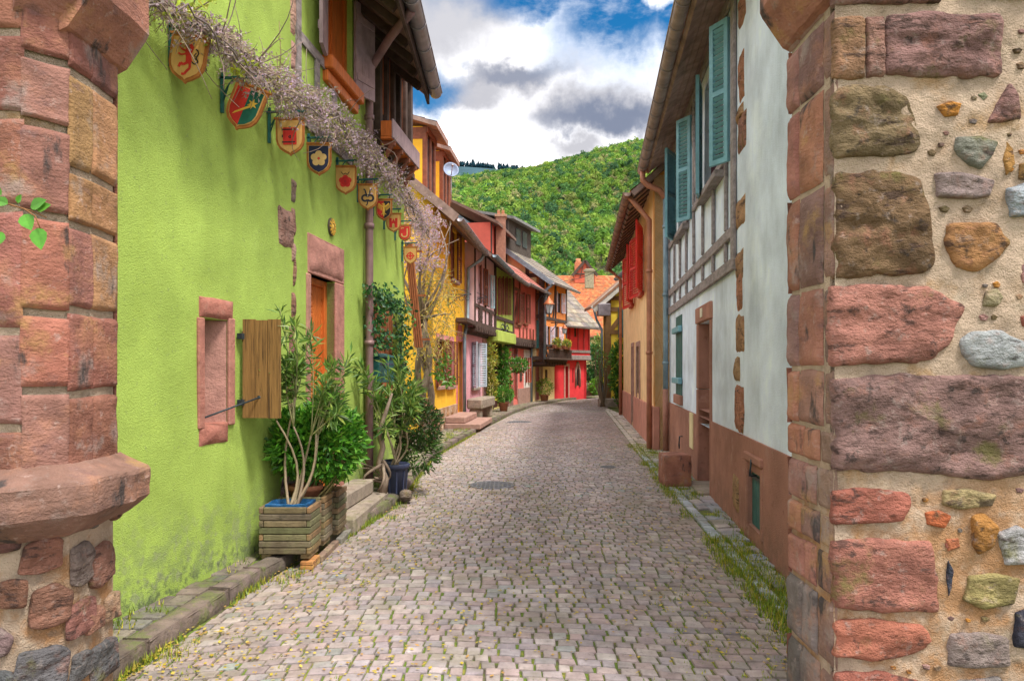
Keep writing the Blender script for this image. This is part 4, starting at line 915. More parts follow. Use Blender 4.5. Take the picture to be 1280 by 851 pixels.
    for (px, py, Y, w, roll, fn, lab) in data:
        c = V(((px - CX) / F * Y, Y, CZ + (HY - py) / F * Y)); W = WG1 if Y < 6.6 else WG2
        aw = (c - W.p0).dot(W.u); wp = W.pt(aw, 0, 0)
        T = Thing('hanging_shield', lab, 'shield', c, G)
        ca, sa = math.cos(math.radians(roll)), math.sin(math.radians(roll)); X = V((ca, 0, sa)); Z = V((-sa, 0, ca)); N = V((0, -1, 0))
        out = [(-.5, .64), (.5, .64), (.5, -.08), (.46, -.26), (.36, -.42), (.2, -.53), (.05, -.60), (0, -.66), (-.05, -.60), (-.2, -.53), (-.36, -.42), (-.46, -.26), (-.5, -.08)]
        def P(x, y, d): return c + X * (x * w) + Z * (y * w) + N * d
        fr = MB(); fr.prism([P(x, y, .012) for x, y in out[::-1]][::-1], N * .024); fr.prism(orient([P(-.56, .64, .016), P(.56, .64, .016), P(.56, .70, .016), P(-.56, .70, .016)], N), N * .03)
        T.part('frame', fr, m_signframe)
        inn = [(x * .86, y * .88 + .01) for x, y in out]; bd = MB(); bd.prism(orient([P(x, y, .016) for x, y in inn], N), N * .0035, WD); T.part('board', bd, m_signwood)
        em = MB()
        for it in fn():
            lv = it[2] if len(it) > 2 else 0; em.prism(orient([P(x * .95, y * .92 - .0, .0185 + lv * .0012 + U(0, .0004)) for x, y in it[0]], N), N * .0018, it[1])
        T.part('emblem', em, m_paint)
        bk = MB(); zt = c.z + .70 * w + .045; arm0 = V((wp.x, Y, zt)); arm1 = V((c.x + w * .52, Y, zt + .01))
        bk.beam(arm0 - V((.02, 0, 0)), arm1, .016, .022, up=V((0, 1, 0))); bk.beam(V((wp.x + .012, Y, zt - .26)), V((wp.x + .012, Y, zt + .04)), .022, .022, up=V((1, 0, 0)))
        for k in range(2): bk.tube([V((wp.x + .02, Y, zt - .12 - .05 * k)), V((wp.x + .06, Y, zt - .05)), V((wp.x + .10, Y, zt))], .006, 5)
        T.part('bracket', bk, m_tealiron)
        for sx in (-.34, .34):
            ch = MB(); t0 = P(sx, .70, 0); ch.tube([t0, V((t0.x, Y, zt))], .004, 5); T.part('chain', ch, m_iron)
shields()
# ================================================================== THE ROW ON THE LEFT
def fpt(px, fy): return ((px - CX) / fy, F / fy)
YL = Wall(fpt(541, 54), fpt(581, 42), 'L'); PK = Wall(fpt(581, 42), fpt(608, 36), 'L'); GN = Wall(fpt(608, 36), fpt(632, 31.7), 'L')
RD = Wall(fpt(632, 31.7), fpt(662, 28), 'L'); CR = Wall(fpt(662, 28), fpt(693, 25.3), 'L'); DR = Wall(fpt(693, 25.3), fpt(733, 24), 'L')
YEL = (.90, .53, .05); PINK_ = (.78, .40, .46); PALEPINK = (.80, .55, .58); GRN2 = (.46, .58, .12); SALM = (.78, .21, .175); CRM = (.80, .64, .35); ORG = (.80, .28, .085); DRED = (.68, .05, .06); SRED = (.66, .16, .12)
BRT = [(.30, .16, .11), (.36, .17, .11), (.25, .14, .11)]; GRT = [(.24, .20, .17), (.30, .25, .20), (.19, .165, .15)]; ORT = [(.50, .17, .07), (.58, .21, .09), (.44, .15, .07)]
def shut_pair(T, W, r, d, mat, w=None, louvre=True, ang=165, name='shutter'):
    w = w or (r[1] - r[0]) * .5
    shutter(T, W, r[0], r[2], r[3], w, ang, -1, mat, louvre, d + .02); shutter(T, W, r[1], r[2], r[3], w, ang, 1, mat, louvre, d + .02)
def sill(T, W, r, d, mat=None, name='sill', parent=None):
    m = MB(); W.box(m, r[0] - .06, r[1] + .06, r[2] - .09, r[2] - .003, d - .06, d + .09, None, .01); return T.part(name, m, mat or m_pinkstone, parent)
def door(T, W, r, d, mat, surround=None, scol=None, panels=3):
    a0, a1, z0, z1 = r; m = MB(); W.box(m, a0, a1, z0, z1, d - .17, d - .13)
    for i in range(panels): y0 = z0 + (z1 - z0) * (i + .1) / panels; y1 = z0 + (z1 - z0) * (i + .9) / panels; W.box(m, a0 + .1, a1 - .1, y0, y1, d - .13, d - .115, None, .006)
    do = T.part('door', m, mat)
    h = MB(); h.tube([W.pt(a1 - .07, z0 + 1.02, d - .13), W.pt(a1 - .07, z0 + 1.02, d - .08), W.pt(a1 - .17, z0 + 1.02, d - .08)], .012, 6); T.part('handle', h, m_iron, do)
    if surround:
        s = MB()
        W.box(s, a0 - .11, a0, z0, z1, d - .1, d + .025, scol, .008); W.box(s, a1, a1 + .11, z0, z1, d - .1, d + .025, scol, .008); W.box(s, a0 - .11, a1 + .11, z1 + .002, z1 + .15, d - .1, d + .027, scol, .008)
        T.part('door_surround', s, surround)
def jetty(T, W, z, d, mat=None, s0=0, s1=None, step=.42):
    s1 = s1 or W.len; m = MB(); W.box(m, s0, s1, z - .12, z + .06, d - .05, d + .05, None, .012); W.box(m, s0, s1, z - .33, z - .2, .003, .07, None, .01)
    s = s0 + .12
    while s < s1: W.box(m, s - .06, s + .06, z - .26, z - .122, 0, d + .09, None, .015); s += step
    return T.part('jetty_beams', m, mat or m_darkbeam)
def body(T, W, d, depth, ze, slope, gcol, near=True, far=True, zb=0, dd=0):
    m = MB()
    if near: gable_wall(m, W, 0.0, zb, ze, slope, depth, .2, gcol)
    if far: gable_wall(m, W, W.len, zb, ze, slope, depth, .2, gcol)
    return T.part('gable_wall', m, m_fac)

def yellow_house():
    W = YL; T = Thing('yellow_house', 'bright yellow house with brown shutters and two tiled dormers on its steep roof', 'house', W.pt(0, 0, 0))
    ze = 5.55; sl = .84
    hA = W.rect(560, 288, 575, 350); hB = W.rect(585, 312, 595, 366); h1 = W.rect(546, 424, 556, 482); h2 = W.rect(558, 426, 566, 482); dr = W.rect(571, 440, 578, 500); dr = (dr[0], dr[1], .32, 2.35)
    hA = (*W.rect(564, 288, 571, 300)[:2], hA[2], hA[3]); hB = (*W.rect(587.5, 312, 592.5, 320)[:2], hB[2], hB[3])
    wl = MB(); wall_holes(wl, W, 0, W.len, .5, ze, [hA, hB, h1, h2, dr], .18, .3, .006, .5, YEL); T.part('wall', wl, m_fac)
    body(T, W, 0, 6.4, ze, sl, YEL, True, True, .1)
    base = MB(); W.box(base, -.02, dr[0] - .12, 0.02, .62, -.2, .035, (.44, .36, .27)); k = 0
    for i in range(26):
        s = U(.05, dr[0] - .2); z = U(.08, .52); q = U(.08, .17); stone(base, W.pt(s, z, .034), W.u, V((0, 0, 1)), [(-q, -q * .5), (q, -q * .6), (q * .9, q * .5), (0, q * .7), (-q * .9, q * .5)], W.n, jc((.50, .42, .33), .25), .02, i, .006, 4, 14)
    T.part('rubble_base', base, m_mortar)
    for r, mt, ny in ((hA, m_brownwood, 4), (hB, m_brownwood, 4)):
        window(T, W, r, -.12, m_brownwood, 2, ny); shut_pair(T, W, r, 0, mt, .36, True, 172); sill(T, W, r, 0, m_mauvewood)
    for r in (h1, h2):
        window(T, W, r, -.12, m_brownwood, 2, 3); shut_pair(T, W, r, 0, m_brownwood, .34, True, 170 if r is h2 else 165); sill(T, W, r, 0)
        fr = MB()
        for (p, q, y0, y1) in ((r[0] - .12, r[0], r[2], r[3] + .12), (r[1], r[1] + .12, r[2], r[3] + .12), (r[0], r[1], r[3], r[3] + .12)): W.box(fr, p, q, y0, y1, -.05, .018)
        T.part('window_surround', fr, M('pink_surround', (.66, .26, .27), .9))
    door(T, W, dr, 0, M('dusty_pink_door', (.62, .20, .22), .7), M('pink_door_frame', (.70, .24, .25), .9))
    ar = MB(); c = (dr[0] + dr[1]) / 2; ar.prism(orient([W.pt(c + .42 * math.cos(math.pi * i / 10), dr[3] + .14 + .45 * math.sin(math.pi * i / 10), .02) for i in range(11)], W.n), W.n * .1); T.part('door_arch', ar, M('pink_arch', (.66, .22, .22), .9))
    roof(T, W, -.12, W.len + .02, .58, ze - .50, sl, 3.9, [(.50, .17, .06), (.56, .2, .07), (.44, .14, .06)], th=.09, tl=.25)
    vb = MB(); e = W.pt(-.135, ze - .52, .58); r_ = e + (-W.n + V((0, 0, sl))) * 3.9; vb.beam(e, r_, .03, .20, up=V((0, 0, 1)), col=(.18, .11, .09)); T.part('verge_board', vb, m_soffit)
    pj = W.len - .10
    pipe(T, [W.pt(pj, ze - .55, .62), W.pt(pj, ze - .75, .5), W.pt(pj, ze - 1.0, .12), W.pt(pj, 3.05, .1), W.pt(pj - .5, 2.75, .12), W.pt(pj - .6, 2.5, .1), W.pt(pj - .6, .15, .1)], .05, m_bluepipe)
    cn = MB(); W.box(cn, dr[0] - .3, W.len - .05, 2.86, 2.98, .02, .34, None, .01); T.part('door_canopy', cn, m_darkbeam)
    # dormers facing the street
    for (px, py0, py1, Y, oh) in ((530, 158, 214, 17.4, .35), (551, 188, 226, 20.0, .3)):
        fy = F / Y; fx = (px - CX) / fy; zt = CZ + (HY - py0) / fy; D = MB(); s0 = (V((fx, Y, 0)) - W.p0).dot(W.u); df = (V((fx, Y, 0)) - W.p0).dot(W.n)
        zr = lambda d: ze - .5 + (.58 - d) * sl
        w_ = 1.15; hgt = zt - zr(df); back = df - hgt / sl - .25
        D.prism(orient([W.pt(s0, zr(df) - .1, df), W.pt(s0, zt, df), W.pt(s0, zt, back), W.pt(s0, zr(back) - .1, back)], -W.u), -W.u * w_, YEL)
        do = T.part('dormer', D, m_fac)
        f = MB()
        for s in (s0 + .07, s0 + w_ / 2, s0 + w_ - .07): W.box(f, s - .08, s + .08, zr(df) - .02, zt, df - .04, df + .06, None, .01)
        W.box(f, s0 - .012, s0 - .002, zt - .3, zt - .02, back, df + .05); W.box(f, s0, s0 + w_, zt - .14, zt, df + .061, df + .1)
        T.part('dormer_posts', f, m_brownwood, do)
        g = MB(); W.box(g, s0 + .15, s0 + w_ - .15, zr(df) + .1, zt - .15, df + .002, df + .02); T.part('pane', g, m_glass, do)
        rf = MB(); ss = .32; e0 = W.pt(s0 - .22, zt - .08, df + oh); v = (-W.n + V((0, 0, ss))).normalized(); l = df + oh - back + .5
        rf.box(e0 + W.u * (w_ / 2 + .22) + v * (l / 2) + V((0, 0, .05)), W.u * (w_ / 2 + .22), v * (l / 2), V((0, 0, .05)), (.14, .09, .07), mi=1); tiles(rf, e0 + V((0, 0, .10)), W.u, v, w_ + .44, l, .17, .3, ORT)
        T.part('dormer_roof', rf, [m_tile, m_soffit], do)
    # dish on the ridge side
    dY = 19.2; dx = (563.5 - CX) / F * dY; dz = CZ + (HY - 213) / F * dY
    S = Thing('satellite_dish', 'round blue-grey satellite dish on a short mast above the yellow house roof', 'satellite dish', (dx, dY, dz - .5))
    m = MB(); ax = V((.25, -.9, .25)).normalized(); m.lathe((dx, dY, dz), [(.001, .0), (.09, .006), (.17, .03), (.205, .055), (.21, .05), (.17, .02), (.001, -.012)], 24, axis=ax); S.part('dish', m, M('dish_grey', (.24, .30, .44), .5, metal=.2))
    m = MB(); m.tube([(dx, dY + .05, dz - .85), (dx, dY + .05, dz)], .022, 8); S.part('mast', m, m_zinc)
    m = MB(); m.tube([V((dx, dY, dz - .2)) + ax * .03, V((dx, dY, dz)) + ax * .24], .012, 6); m.lathe(V((dx, dY, dz)) + ax * .22, [(.001, 0), (.03, 0), (.03, .06), (.001, .06)], 8, axis=ax); S.part('receiver_arm', m, m_zinc)
    # wrought sign arms
    for (px, py, lab) in ((569, 373, 'curled wrought iron sign arm between the two upper brown shuttered windows of the yellow house'), (592, 376, 'curled wrought iron sign arm by the downpipe of the yellow house')):
        s, z = W.at(px, py, .2); m = MB(); o = lambda d, zz: W.pt(s, z + zz, d)
        m.tube([o(0, .1), o(.62, .1)], .012, 5); m.tube([o(0, -.2), o(.25, .02), o(.5, .1)], .01, 5); m.tube([o(.02, -.22), o(.02, .2)], .014, 5)
        for cx_, r0 in ((.18, .07), (.36, .06), (.52, .05)): m.tube([o(cx_ + r0 * math.cos(t * .6), .02 - r0 * .3 + r0 * math.sin(t * .6)) for t in range(11)], .009, 4)
        m.tube([o(.1, .2 - .02), o(.3, .24), o(.5, .18), o(.62, .1)], .009, 5)
        single('sign_arm', m, m_iron, lab, 'sign arm', W.pt(s, z, 0))
yellow_house()

def pink_house():
    W = PK; T = Thing('pink_house', 'narrow pale pink timbered house with blue-white shutters beside the yellow house', 'house', W.pt(0, 0, 0)); d = .28; zj = 2.95; ze = 5.35
    g = W.rect(590, 428, 597, 484); g = (g[0], g[1], g[2], g[3]); dr = (*W.rect(603.5, 440, 607, 500)[:2], .25, 2.45)
    u1 = W.rect(600, 334, 604, 380, d); u2 = W.rect(608.5, 342, 613, 384, d)
    wl = MB(); wall_holes(wl, W, 0, W.len, .0, zj, [g, dr], .16, .3, .0, None, PINK_); wall_holes(wl, W, 0, W.len, zj, ze, [u1, u2], .14, .3, 0, None, PALEPINK, dd=d); wl.quad(W.pt(0, zj, -.3), W.pt(W.len, zj, -.3), W.pt(W.len, zj, d), W.pt(0, zj, d), PINK_); T.part('wall', wl, m_fac)
    body(T, W, 0, 6, ze, .8, PALEPINK); jetty(T, W, zj, d)
    window(T, W, g, -.1, m_mauvewood); shut_pair(T, W, g, 0, M('pale_blue_shutter', (.46, .54, .62), .6), .42, True, 150); sill(T, W, g, 0, m_step)
    door(T, W, dr, 0, m_brownwood, m_pinkstone, (.44, .24, .2))
    window(T, W, u1, d - .1, m_brownwood); shut_pair(T, W, u1, d, m_brownwood, .30, True, 165); window(T, W, u2, d - .1, m_brownwood); shut_pair(T, W, u2, d, M('light_blue_shutter', (.42, .60, .66), .6), .28, True, 165)
    t = MB(); zs = u1[2] - .12; segs = [(.06, zj, .06, ze), (W.len - .06, zj, W.len - .06, ze), (0, zs, W.len, zs), (0, ze - .1, W.len, ze - .1), (W.len / 2, zj, W.len / 2, ze)]
    for k in range(2):
        a = .2 + k * W.len * .5; w = W.len * .5 - .35
        for j in range(3): z0 = zj + .08 + j * (zs - zj - .1) / 3; z1 = z0 + (zs - zj - .1) / 3; segs += [(a + w * .3, z0, a + w * .7, z1), (a + w * .7, z0, a + w * .3, z1)]
    frame_timber(t, W, segs, .10, d, d + .035); T.part('timber', t, m_darkbeam)
    roof(T, W, 0, W.len, d + .55, ze - .38, .8, 3.9, BRT, tl=.3, gmat=m_bluepipe)
    s = Thing('stone_trough', 'old stone trough bench on two blocks against the pink house', 'bench', W.pt(1.2, .09, .45)); m = MB(); a, _ = W.at(591, 515, .4); b, _ = W.at(608, 515, .4)
    W.box(m, a, b, .42, .72, .22, .68, None, .04); s.part('slab', m, m_step)
    for x in (a + .2, b - .25): m = MB(); W.box(m, x - .14, x + .14, .09, .418, .28, .62, None, .03); s.part('block', m, m_step)
    st = Thing('doorstep', 'two reddish stone steps below the pink arched door of the yellow house', 'steps', YL.pt(YL.len - .6, .09, .4)); dx0 = YL.at(569, 520, .3)[0]; dx1 = YL.at(584, 520, .3)[0]
    m = MB(); YL.box(m, dx0 - .1, dx1 + .4, .08, .22, .04, .95, None, .02); st.part('lower_step', m, m_pinkstone); m = MB(); YL.box(m, dx0, dx1 + .15, .223, .38, .04, .55, None, .02); st.part('upper_step', m, m_pinkstone)
pink_house()

def lime_house():
    W = GN; T = Thing('lime_house', 'small lime green timbered house with dark door and climbing plants', 'house', W.pt(0, 0, 0)); d = .30; zj = 2.95; ze = 5.3
    dr = (*W.rect(617, 450, 626, 500)[:2], .12, 2.5)
    hs = [W.rect(x0, 347, x1, 393, d) for x0, x1 in ((619.5, 622), (624, 626.5), (628.5, 631), (633, 635.5))]
    wl = MB(); wall_holes(wl, W, 0, W.len, 0, zj, [dr], .2, .3, 0, None, (.50, .42, .16)); wall_holes(wl, W, 0, W.len, zj, ze, hs, .12, .3, 0, None, GRN2, dd=d); wl.quad(W.pt(0, zj, -.3), W.pt(W.len, zj, -.3), W.pt(W.len, zj, d), W.pt(0, zj, d), GRN2); T.part('wall', wl, m_fac)
    body(T, W, 0, 3.2, ze, .8, GRN2)
    b = MB(); W.box(b, 0, W.len, zj - .42, zj - .03, -.02, d + .12, GRN2, .02); T.part('jetty_band', b, m_fac)
    for h in hs: window(T, W, h, d - .1, m_brownwood, 1, 3); shut_pair(T, W, h, d, m_brownwood, .2, True, 165)
    door(T, W, dr, 0, M('dark_plum_door', (.10, .035, .045), .6), m_darkbeam)
    t = MB(); z = hs[0][2] - .1; frame_timber(t, W, [(.06, zj, .06, ze), (W.len - .06, zj, W.len - .06, ze), (0, z, W.len, z), (0, ze - .1, W.len, ze - .1), (0, zj, W.len, zj), (W.len * .5, zj, W.len * .5, z)], .12, d, d + .035)
    frame_timber(t, W, [(W.len - .12, 0, W.len - .12, zj - .42)], .22, 0, .12); T.part('timber', t, m_darkbeam)
    m = MB()
    for k in range(3):
        z_ = z - .25 - k * .16; m.tube([W.pt(.9 + W.len * .4 * j / 8, z_ + .07 * math.sin(j * 1.3), d + .06) for j in range(9)], .02, 5)
    T.part('iron_ornament', m, m_iron)
    roof(T, W, 0, W.len, d + .55, ze - .4, .8, 2.6, BRT, tl=.3)
lime_house()

def salmon_house():
    W = RD; T = Thing('salmon_house', 'salmon red timbered house with brown shutters and a red tiled pent eave', 'house', W.pt(0, 0, 0)); d = .30; zj = 2.75; ze = 5.35
    dr = (*W.rect(641.5, 446, 646, 500)[:2], .3, 2.5); h1 = W.rect(657, 447, 659.3, 478); hs = [W.rect(x0, 367, x1, 404, d) for x0, x1 in ((646, 649), (654.5, 657.5))]
    wl = MB(); wall_holes(wl, W, 0, W.len, 0, zj, [dr, h1], .16, .3, 0, None, SALM); wall_holes(wl, W, 0, W.len, zj, ze, hs, .12, .3, 0, None, SALM, dd=d); wl.quad(W.pt(0, zj, -.3), W.pt(W.len, zj, -.3), W.pt(W.len, zj, d), W.pt(0, zj, d), SALM); T.part('wall', wl, m_fac)
    a = W.at(654.5, 460)[0]; pn = MB(); W.box(pn, a, h1[0], .75, zj - .35, .002, .02, (.80, .76, .72)); W.box(pn, h1[1], W.len - .05, .75, zj - .35, .002, .02, (.80, .76, .72)); W.box(pn, h1[0], h1[1], .75, h1[2], .002, .019, (.8, .76, .72)); W.box(pn, h1[0], h1[1], h1[3], zj - .35, .002, .019, (.8, .76, .72)); T.part('white_panel', pn, m_fac)
    ba = MB(); W.box(ba, 0, dr[0] - .12, 0, .75, .002, .04, None, .01); W.box(ba, dr[1] + .12, W.len, 0, .74, .002, .04, None, .01); T.part('stone_base', ba, m_pinkstone)
    b_ = MB(); b_.box(W.pt(W.len / 2, ze / 2 + .1, -2.4), W.u * (W.len / 2 - .01), W.n * 2.1, V((0, 0, ze / 2 + .1)), SALM); T.part('back_wall', b_, m_fac); jetty(T, W, zj, d, step=.34)
    window(T, W, h1, -.1, m_brownwood, 1, 3); shut_pair(T, W, h1, .02, M('red_brown_shutter', (.40, .08, .04), .6), .22, True, 160)
    door(T, W, dr, 0, m_brownwood, m_pinkstone, (.42, .2, .16))
    nb = MB(); r = W.rect(649.5, 455, 652, 476); W.box(nb, r[0], r[1], r[2], r[3], .003, .03); T.part('notice_board', nb, m_darkbeam)
    for h in hs: window(T, W, h, d - .1, m_brownwood, 2, 3); shut_pair(T, W, h, d, m_brownwood, .34, True, 165); sill(T, W, h, d, m_brownwood)
    t = MB(); z = hs[0][2] - .12; frame_timber(t, W, [(.07, zj, .07, ze), (W.len - .07, zj, W.len - .07, ze), (0, z, W.len * .3, z), (0, ze - .6, W.len * .25, ze - .6), (.07, z, W.len * .2, ze - .6), (0, ze - .08, W.len, ze - .08), (0, zj + .03, W.len, zj + .03), (W.len * .25, zj, W.len * .25, ze)] + [(W.len * f, zj, W.len * f, z) for f in (.4, .55, .7, .85)], .12, d, d + .035); T.part('timber', t, m_brownwood)
    roof(T, W, 0, W.len, d + .55, ze - .4, .8, 1.35, [(.46, .16, .12), (.40, .14, .11)], tl=.3, both=False)
    pipe(T, [W.pt(W.len - .02, ze - .45, d + .55), W.pt(W.len - .02, ze - .7, d + .14), W.pt(W.len - .02, zj, d + .12), W.pt(W.len - .02, zj - .3, .1), W.pt(W.len - .02, .1, .1)], .05, m_bluepipe)
    # dark red attic above, standing back on the roof
    A = MB(); W = GN; q0, q1 = W.at(613, 300, -.75)[0], W.at(633, 300, -.75)[0]; zt_ = W.at(622, 286, -.75)[1]; W.box(A, q0, q1, 5.6, zt_, -3.4, -.75, SRED); ao = T.part('attic', A, m_fac)
    A = MB(); frame_timber(A, W, [(q0 + (q1 - q0) * f, 5.6, q0 + (q1 - q0) * f, zt_) for f in (.03, .3, .65, .97)], .14, -.748, -.71); T.part('attic_timber', A, m_darkbeam, ao)
    A = MB(); e0 = W.pt((q0 + q1) / 2, zt_ - .1, -.35); v = (-W.n + V((0, 0, .5))).normalized(); A.box(e0 + v * 1.5, W.u * ((q1 - q0) / 2 + .3), v * 1.5, V((0, 0, .06)), (.16, .1, .08)); T.part('attic_roof', A, m_tile, ao)
    C = MB(); cc = V(((626 - CX) / F * 30, 30, CZ + (HY - 282) / F * 30)); C.box(cc - V((0, 0, .8)), (.20, 0, 0), (0, .28, 0), (0, 0, 1.2), (.33, .17, .12), .01); C.box(cc + V((0, 0, .36)), (.25, 0, 0), (0, .33, 0), (0, 0, .05), (.4, .24, .16), .01)
    for k in (-1, 1): C.box(cc + V((k * .09, 0, .5)), (.06, 0, 0), (0, .2, 0), (0, 0, .10), (.42, .18, .1), .01)
    T.part('chimney', C, m_pinkstone)
salmon_house()

def gable_house():
    W = CR; T = Thing('gable_house', 'tall orange timbered house with cream gable, flowered balcony rail and dark boarded dormer', 'house', W.pt(0, 0, 0)); d = .62; zj = 2.0; ze = 5.75
    dr = (*W.rect(670, 458, 677, 490)[:2], .12, 1.85)
    hl = [W.rect(x0, 408, x1, 431, d) for x0, x1 in ((683.5, 687.5), (693, 698.5))]; hu = [W.rect(696.5, 366, 701.5, 391, d)]
    sl = .72; dp = 9.0
    wl = MB(); wall_holes(wl, W, 0, W.len, 0, zj, [dr], .18, .3, 0, None, CRM); wall_holes(wl, W, 0, W.len, zj, ze, hl + hu, .12, .3, 0, None, ORG, dd=d); wl.quad(W.pt(0, zj, -.3), W.pt(W.len, zj, -.3), W.pt(W.len, zj, d), W.pt(0, zj, d), CRM); T.part('wall', wl, m_fac)
    # near gable, running back square from the street, cream above, with the jettied orange strip in front
    zr = ze + (d) * sl
    gw = MB(); pl = [W.pt(0, 0, 0), W.pt(0, zj, 0), W.pt(0, zj, d), W.pt(0, ze, d), W.pt(0, ze + sl * (dp / 2 + d), -dp / 2), W.pt(0, ze, -dp), W.pt(0, 0, -dp)]
    gw.prism(orient(pl, -W.u), -W.u * .2, CRM); T.part('gable_wall', gw, m_fac)
    t = MB()
    for (p, q) in (((d - .08, zj), (d - .08, ze)), ((-.1, zj), (-.1, ze + .4)), ((d, zj + .05), (-2.2, zj + .05)), ((d, ze - .02), (-3.2, ze - .02)), ((-1.4, zj), (-1.4, ze + .9)), ((d, 3.9), (-1.4, 3.9))):
        t.beam(W.pt(-.02, p[1], p[0]), W.pt(-.02, q[1], q[0]), .17, .05, up=-W.u)
    L = W.len; frame_timber(t, W, [(.08, zj, .08, ze), (L - .08, zj, L - .08, ze), (0, 3.85, L, 3.85), (0, zj + .06, L, zj + .06), (0, ze - .06, L, ze - .06), (L * .5, zj, L * .5, ze), (L * .2, zj + .1, L * .06, 2.6), (L * .25, 3.9, L * .12, ze), (L * .4, 3.9, L * .5, ze - .3), (0, 2.62, L, 2.62)], .13, d, d + .04); T.part('timber', t, m_darkbeam)
    gs = MB(); W2_ = W; r0, r1 = .10, .42; gs.box(W.pt(-.05, 3.1, .28), W.n * .17, W.u * .025, (0, 0, .62)); T.part('shutter', gs, m_darkteal, label='dark green shutter on the gable end')
    jetty(T, W, zj, d, step=.4)
    for h in hl: window(T, W, h, d - .1, m_darkbeam, 2, 2); shut_pair(T, W, h, d, M('lilac_white_shutter', (.66, .58, .68), .6), .38, True, 165)
    for h in hu: window(T, W, h, d - .1, m_darkbeam, 2, 2); shut_pair(T, W, h, d, M('lilac_white_shutter', (.66, .58, .68), .6), .38, True, 165)
    door(T, W, dr, 0, M('mauve_door', (.36, .12, .16), .6), m_pinkstone, (.4, .24, .22))
    nb = MB(); r = W.rect(681.5, 462, 683.5, 476); W.box(nb, r[0], r[1], r[2], r[3], .003, .03); T.part('notice_board', nb, m_darkbeam)
    # rail with flowers
    bl = MB(); W.box(bl, 0, L, zj + .42, zj + .48, d + .24, d + .30, None, .01); W.box(bl, 0, L, zj - .02, zj + .06, d + .06, d + .32, None, .01); s = .06
    while s < L: W.box(bl, s - .02, s + .02, zj + .06, zj + .42, d + .25, d + .29); s += .16
    for s in (.05, L / 2, L - .05): W.box(bl, s - .03, s + .03, zj + .42, zj + .47, d + .04, d + .24)
    T.part('balcony_rail', bl, m_darkbeam)
    # roof, ridge square to the gable: eave over the street
    ro = roof(T, W, -.35, L + .15, d + .55, ze - .40, sl, dp / 2 + d + .52, GRT, tl=.32, tw=.24)
    vb = MB(); e = W.pt(-.37, ze - .46, d + .55); rr = e + (-W.n + V((0, 0, sl))) * (dp / 2 + d + .5); vb.beam(e, rr, .04, .2, up=V((0, 0, 1))); T.part('verge_board', vb, m_bluepipe)
    # dark boarded dormer along the roof
    D = MB(); sA, sB = L * .02, L * .85; df, db = -1.05, -3.6; zt = 8.35; z0 = ze + (d - df) * sl - .6
    W.box(D, sA, sB, z0, zt, db, df, (.07, .055, .05)); s = sA
    while s < sB: W.box(D, s, s + .02, z0, zt, df + .001, df + .02, (.16, .13, .11)); s += .15
    for k in range(20): x = db + (df - db) * k / 20; D.box(W.pt(sA - .008, (z0 + zt) / 2, x), W.n * .012, W.u * .01, (0, 0, (zt - z0) / 2), (.16, .13, .11))
    do = T.part('dormer', D, m_tile)
    D = MB(); e0 = W.pt((sA + sB) / 2, zt - .02, df + .4); v = (-W.n + V((0, 0, .22))).normalized(); D.box(e0 + v * 2.2, W.u * ((sB - sA) / 2 + .3), v * 2.2, V((0, 0, .06)), (.20, .20, .2)); T.part('dormer_roof', D, m_tile, do)
    D = MB(); W.box(D, sA + .9, sA + 1.5, zt - 1.0, zt - .25, df + .021, df + .05); W.box(D, sA + 1.8, sA + 2.4, zt - 1.0, zt - .25, df + .021, df + .05); T.part('window', D, m_glass, do)
    pipe(T, [W.pt(-.2, ze - .45, d + .55), W.pt(-.12, ze - .7, d + .2), W.pt(-.10, 4.4, d + .14), W.pt(-.10, zj, d + .12)], .06, m_bluepipe)
gable_house()

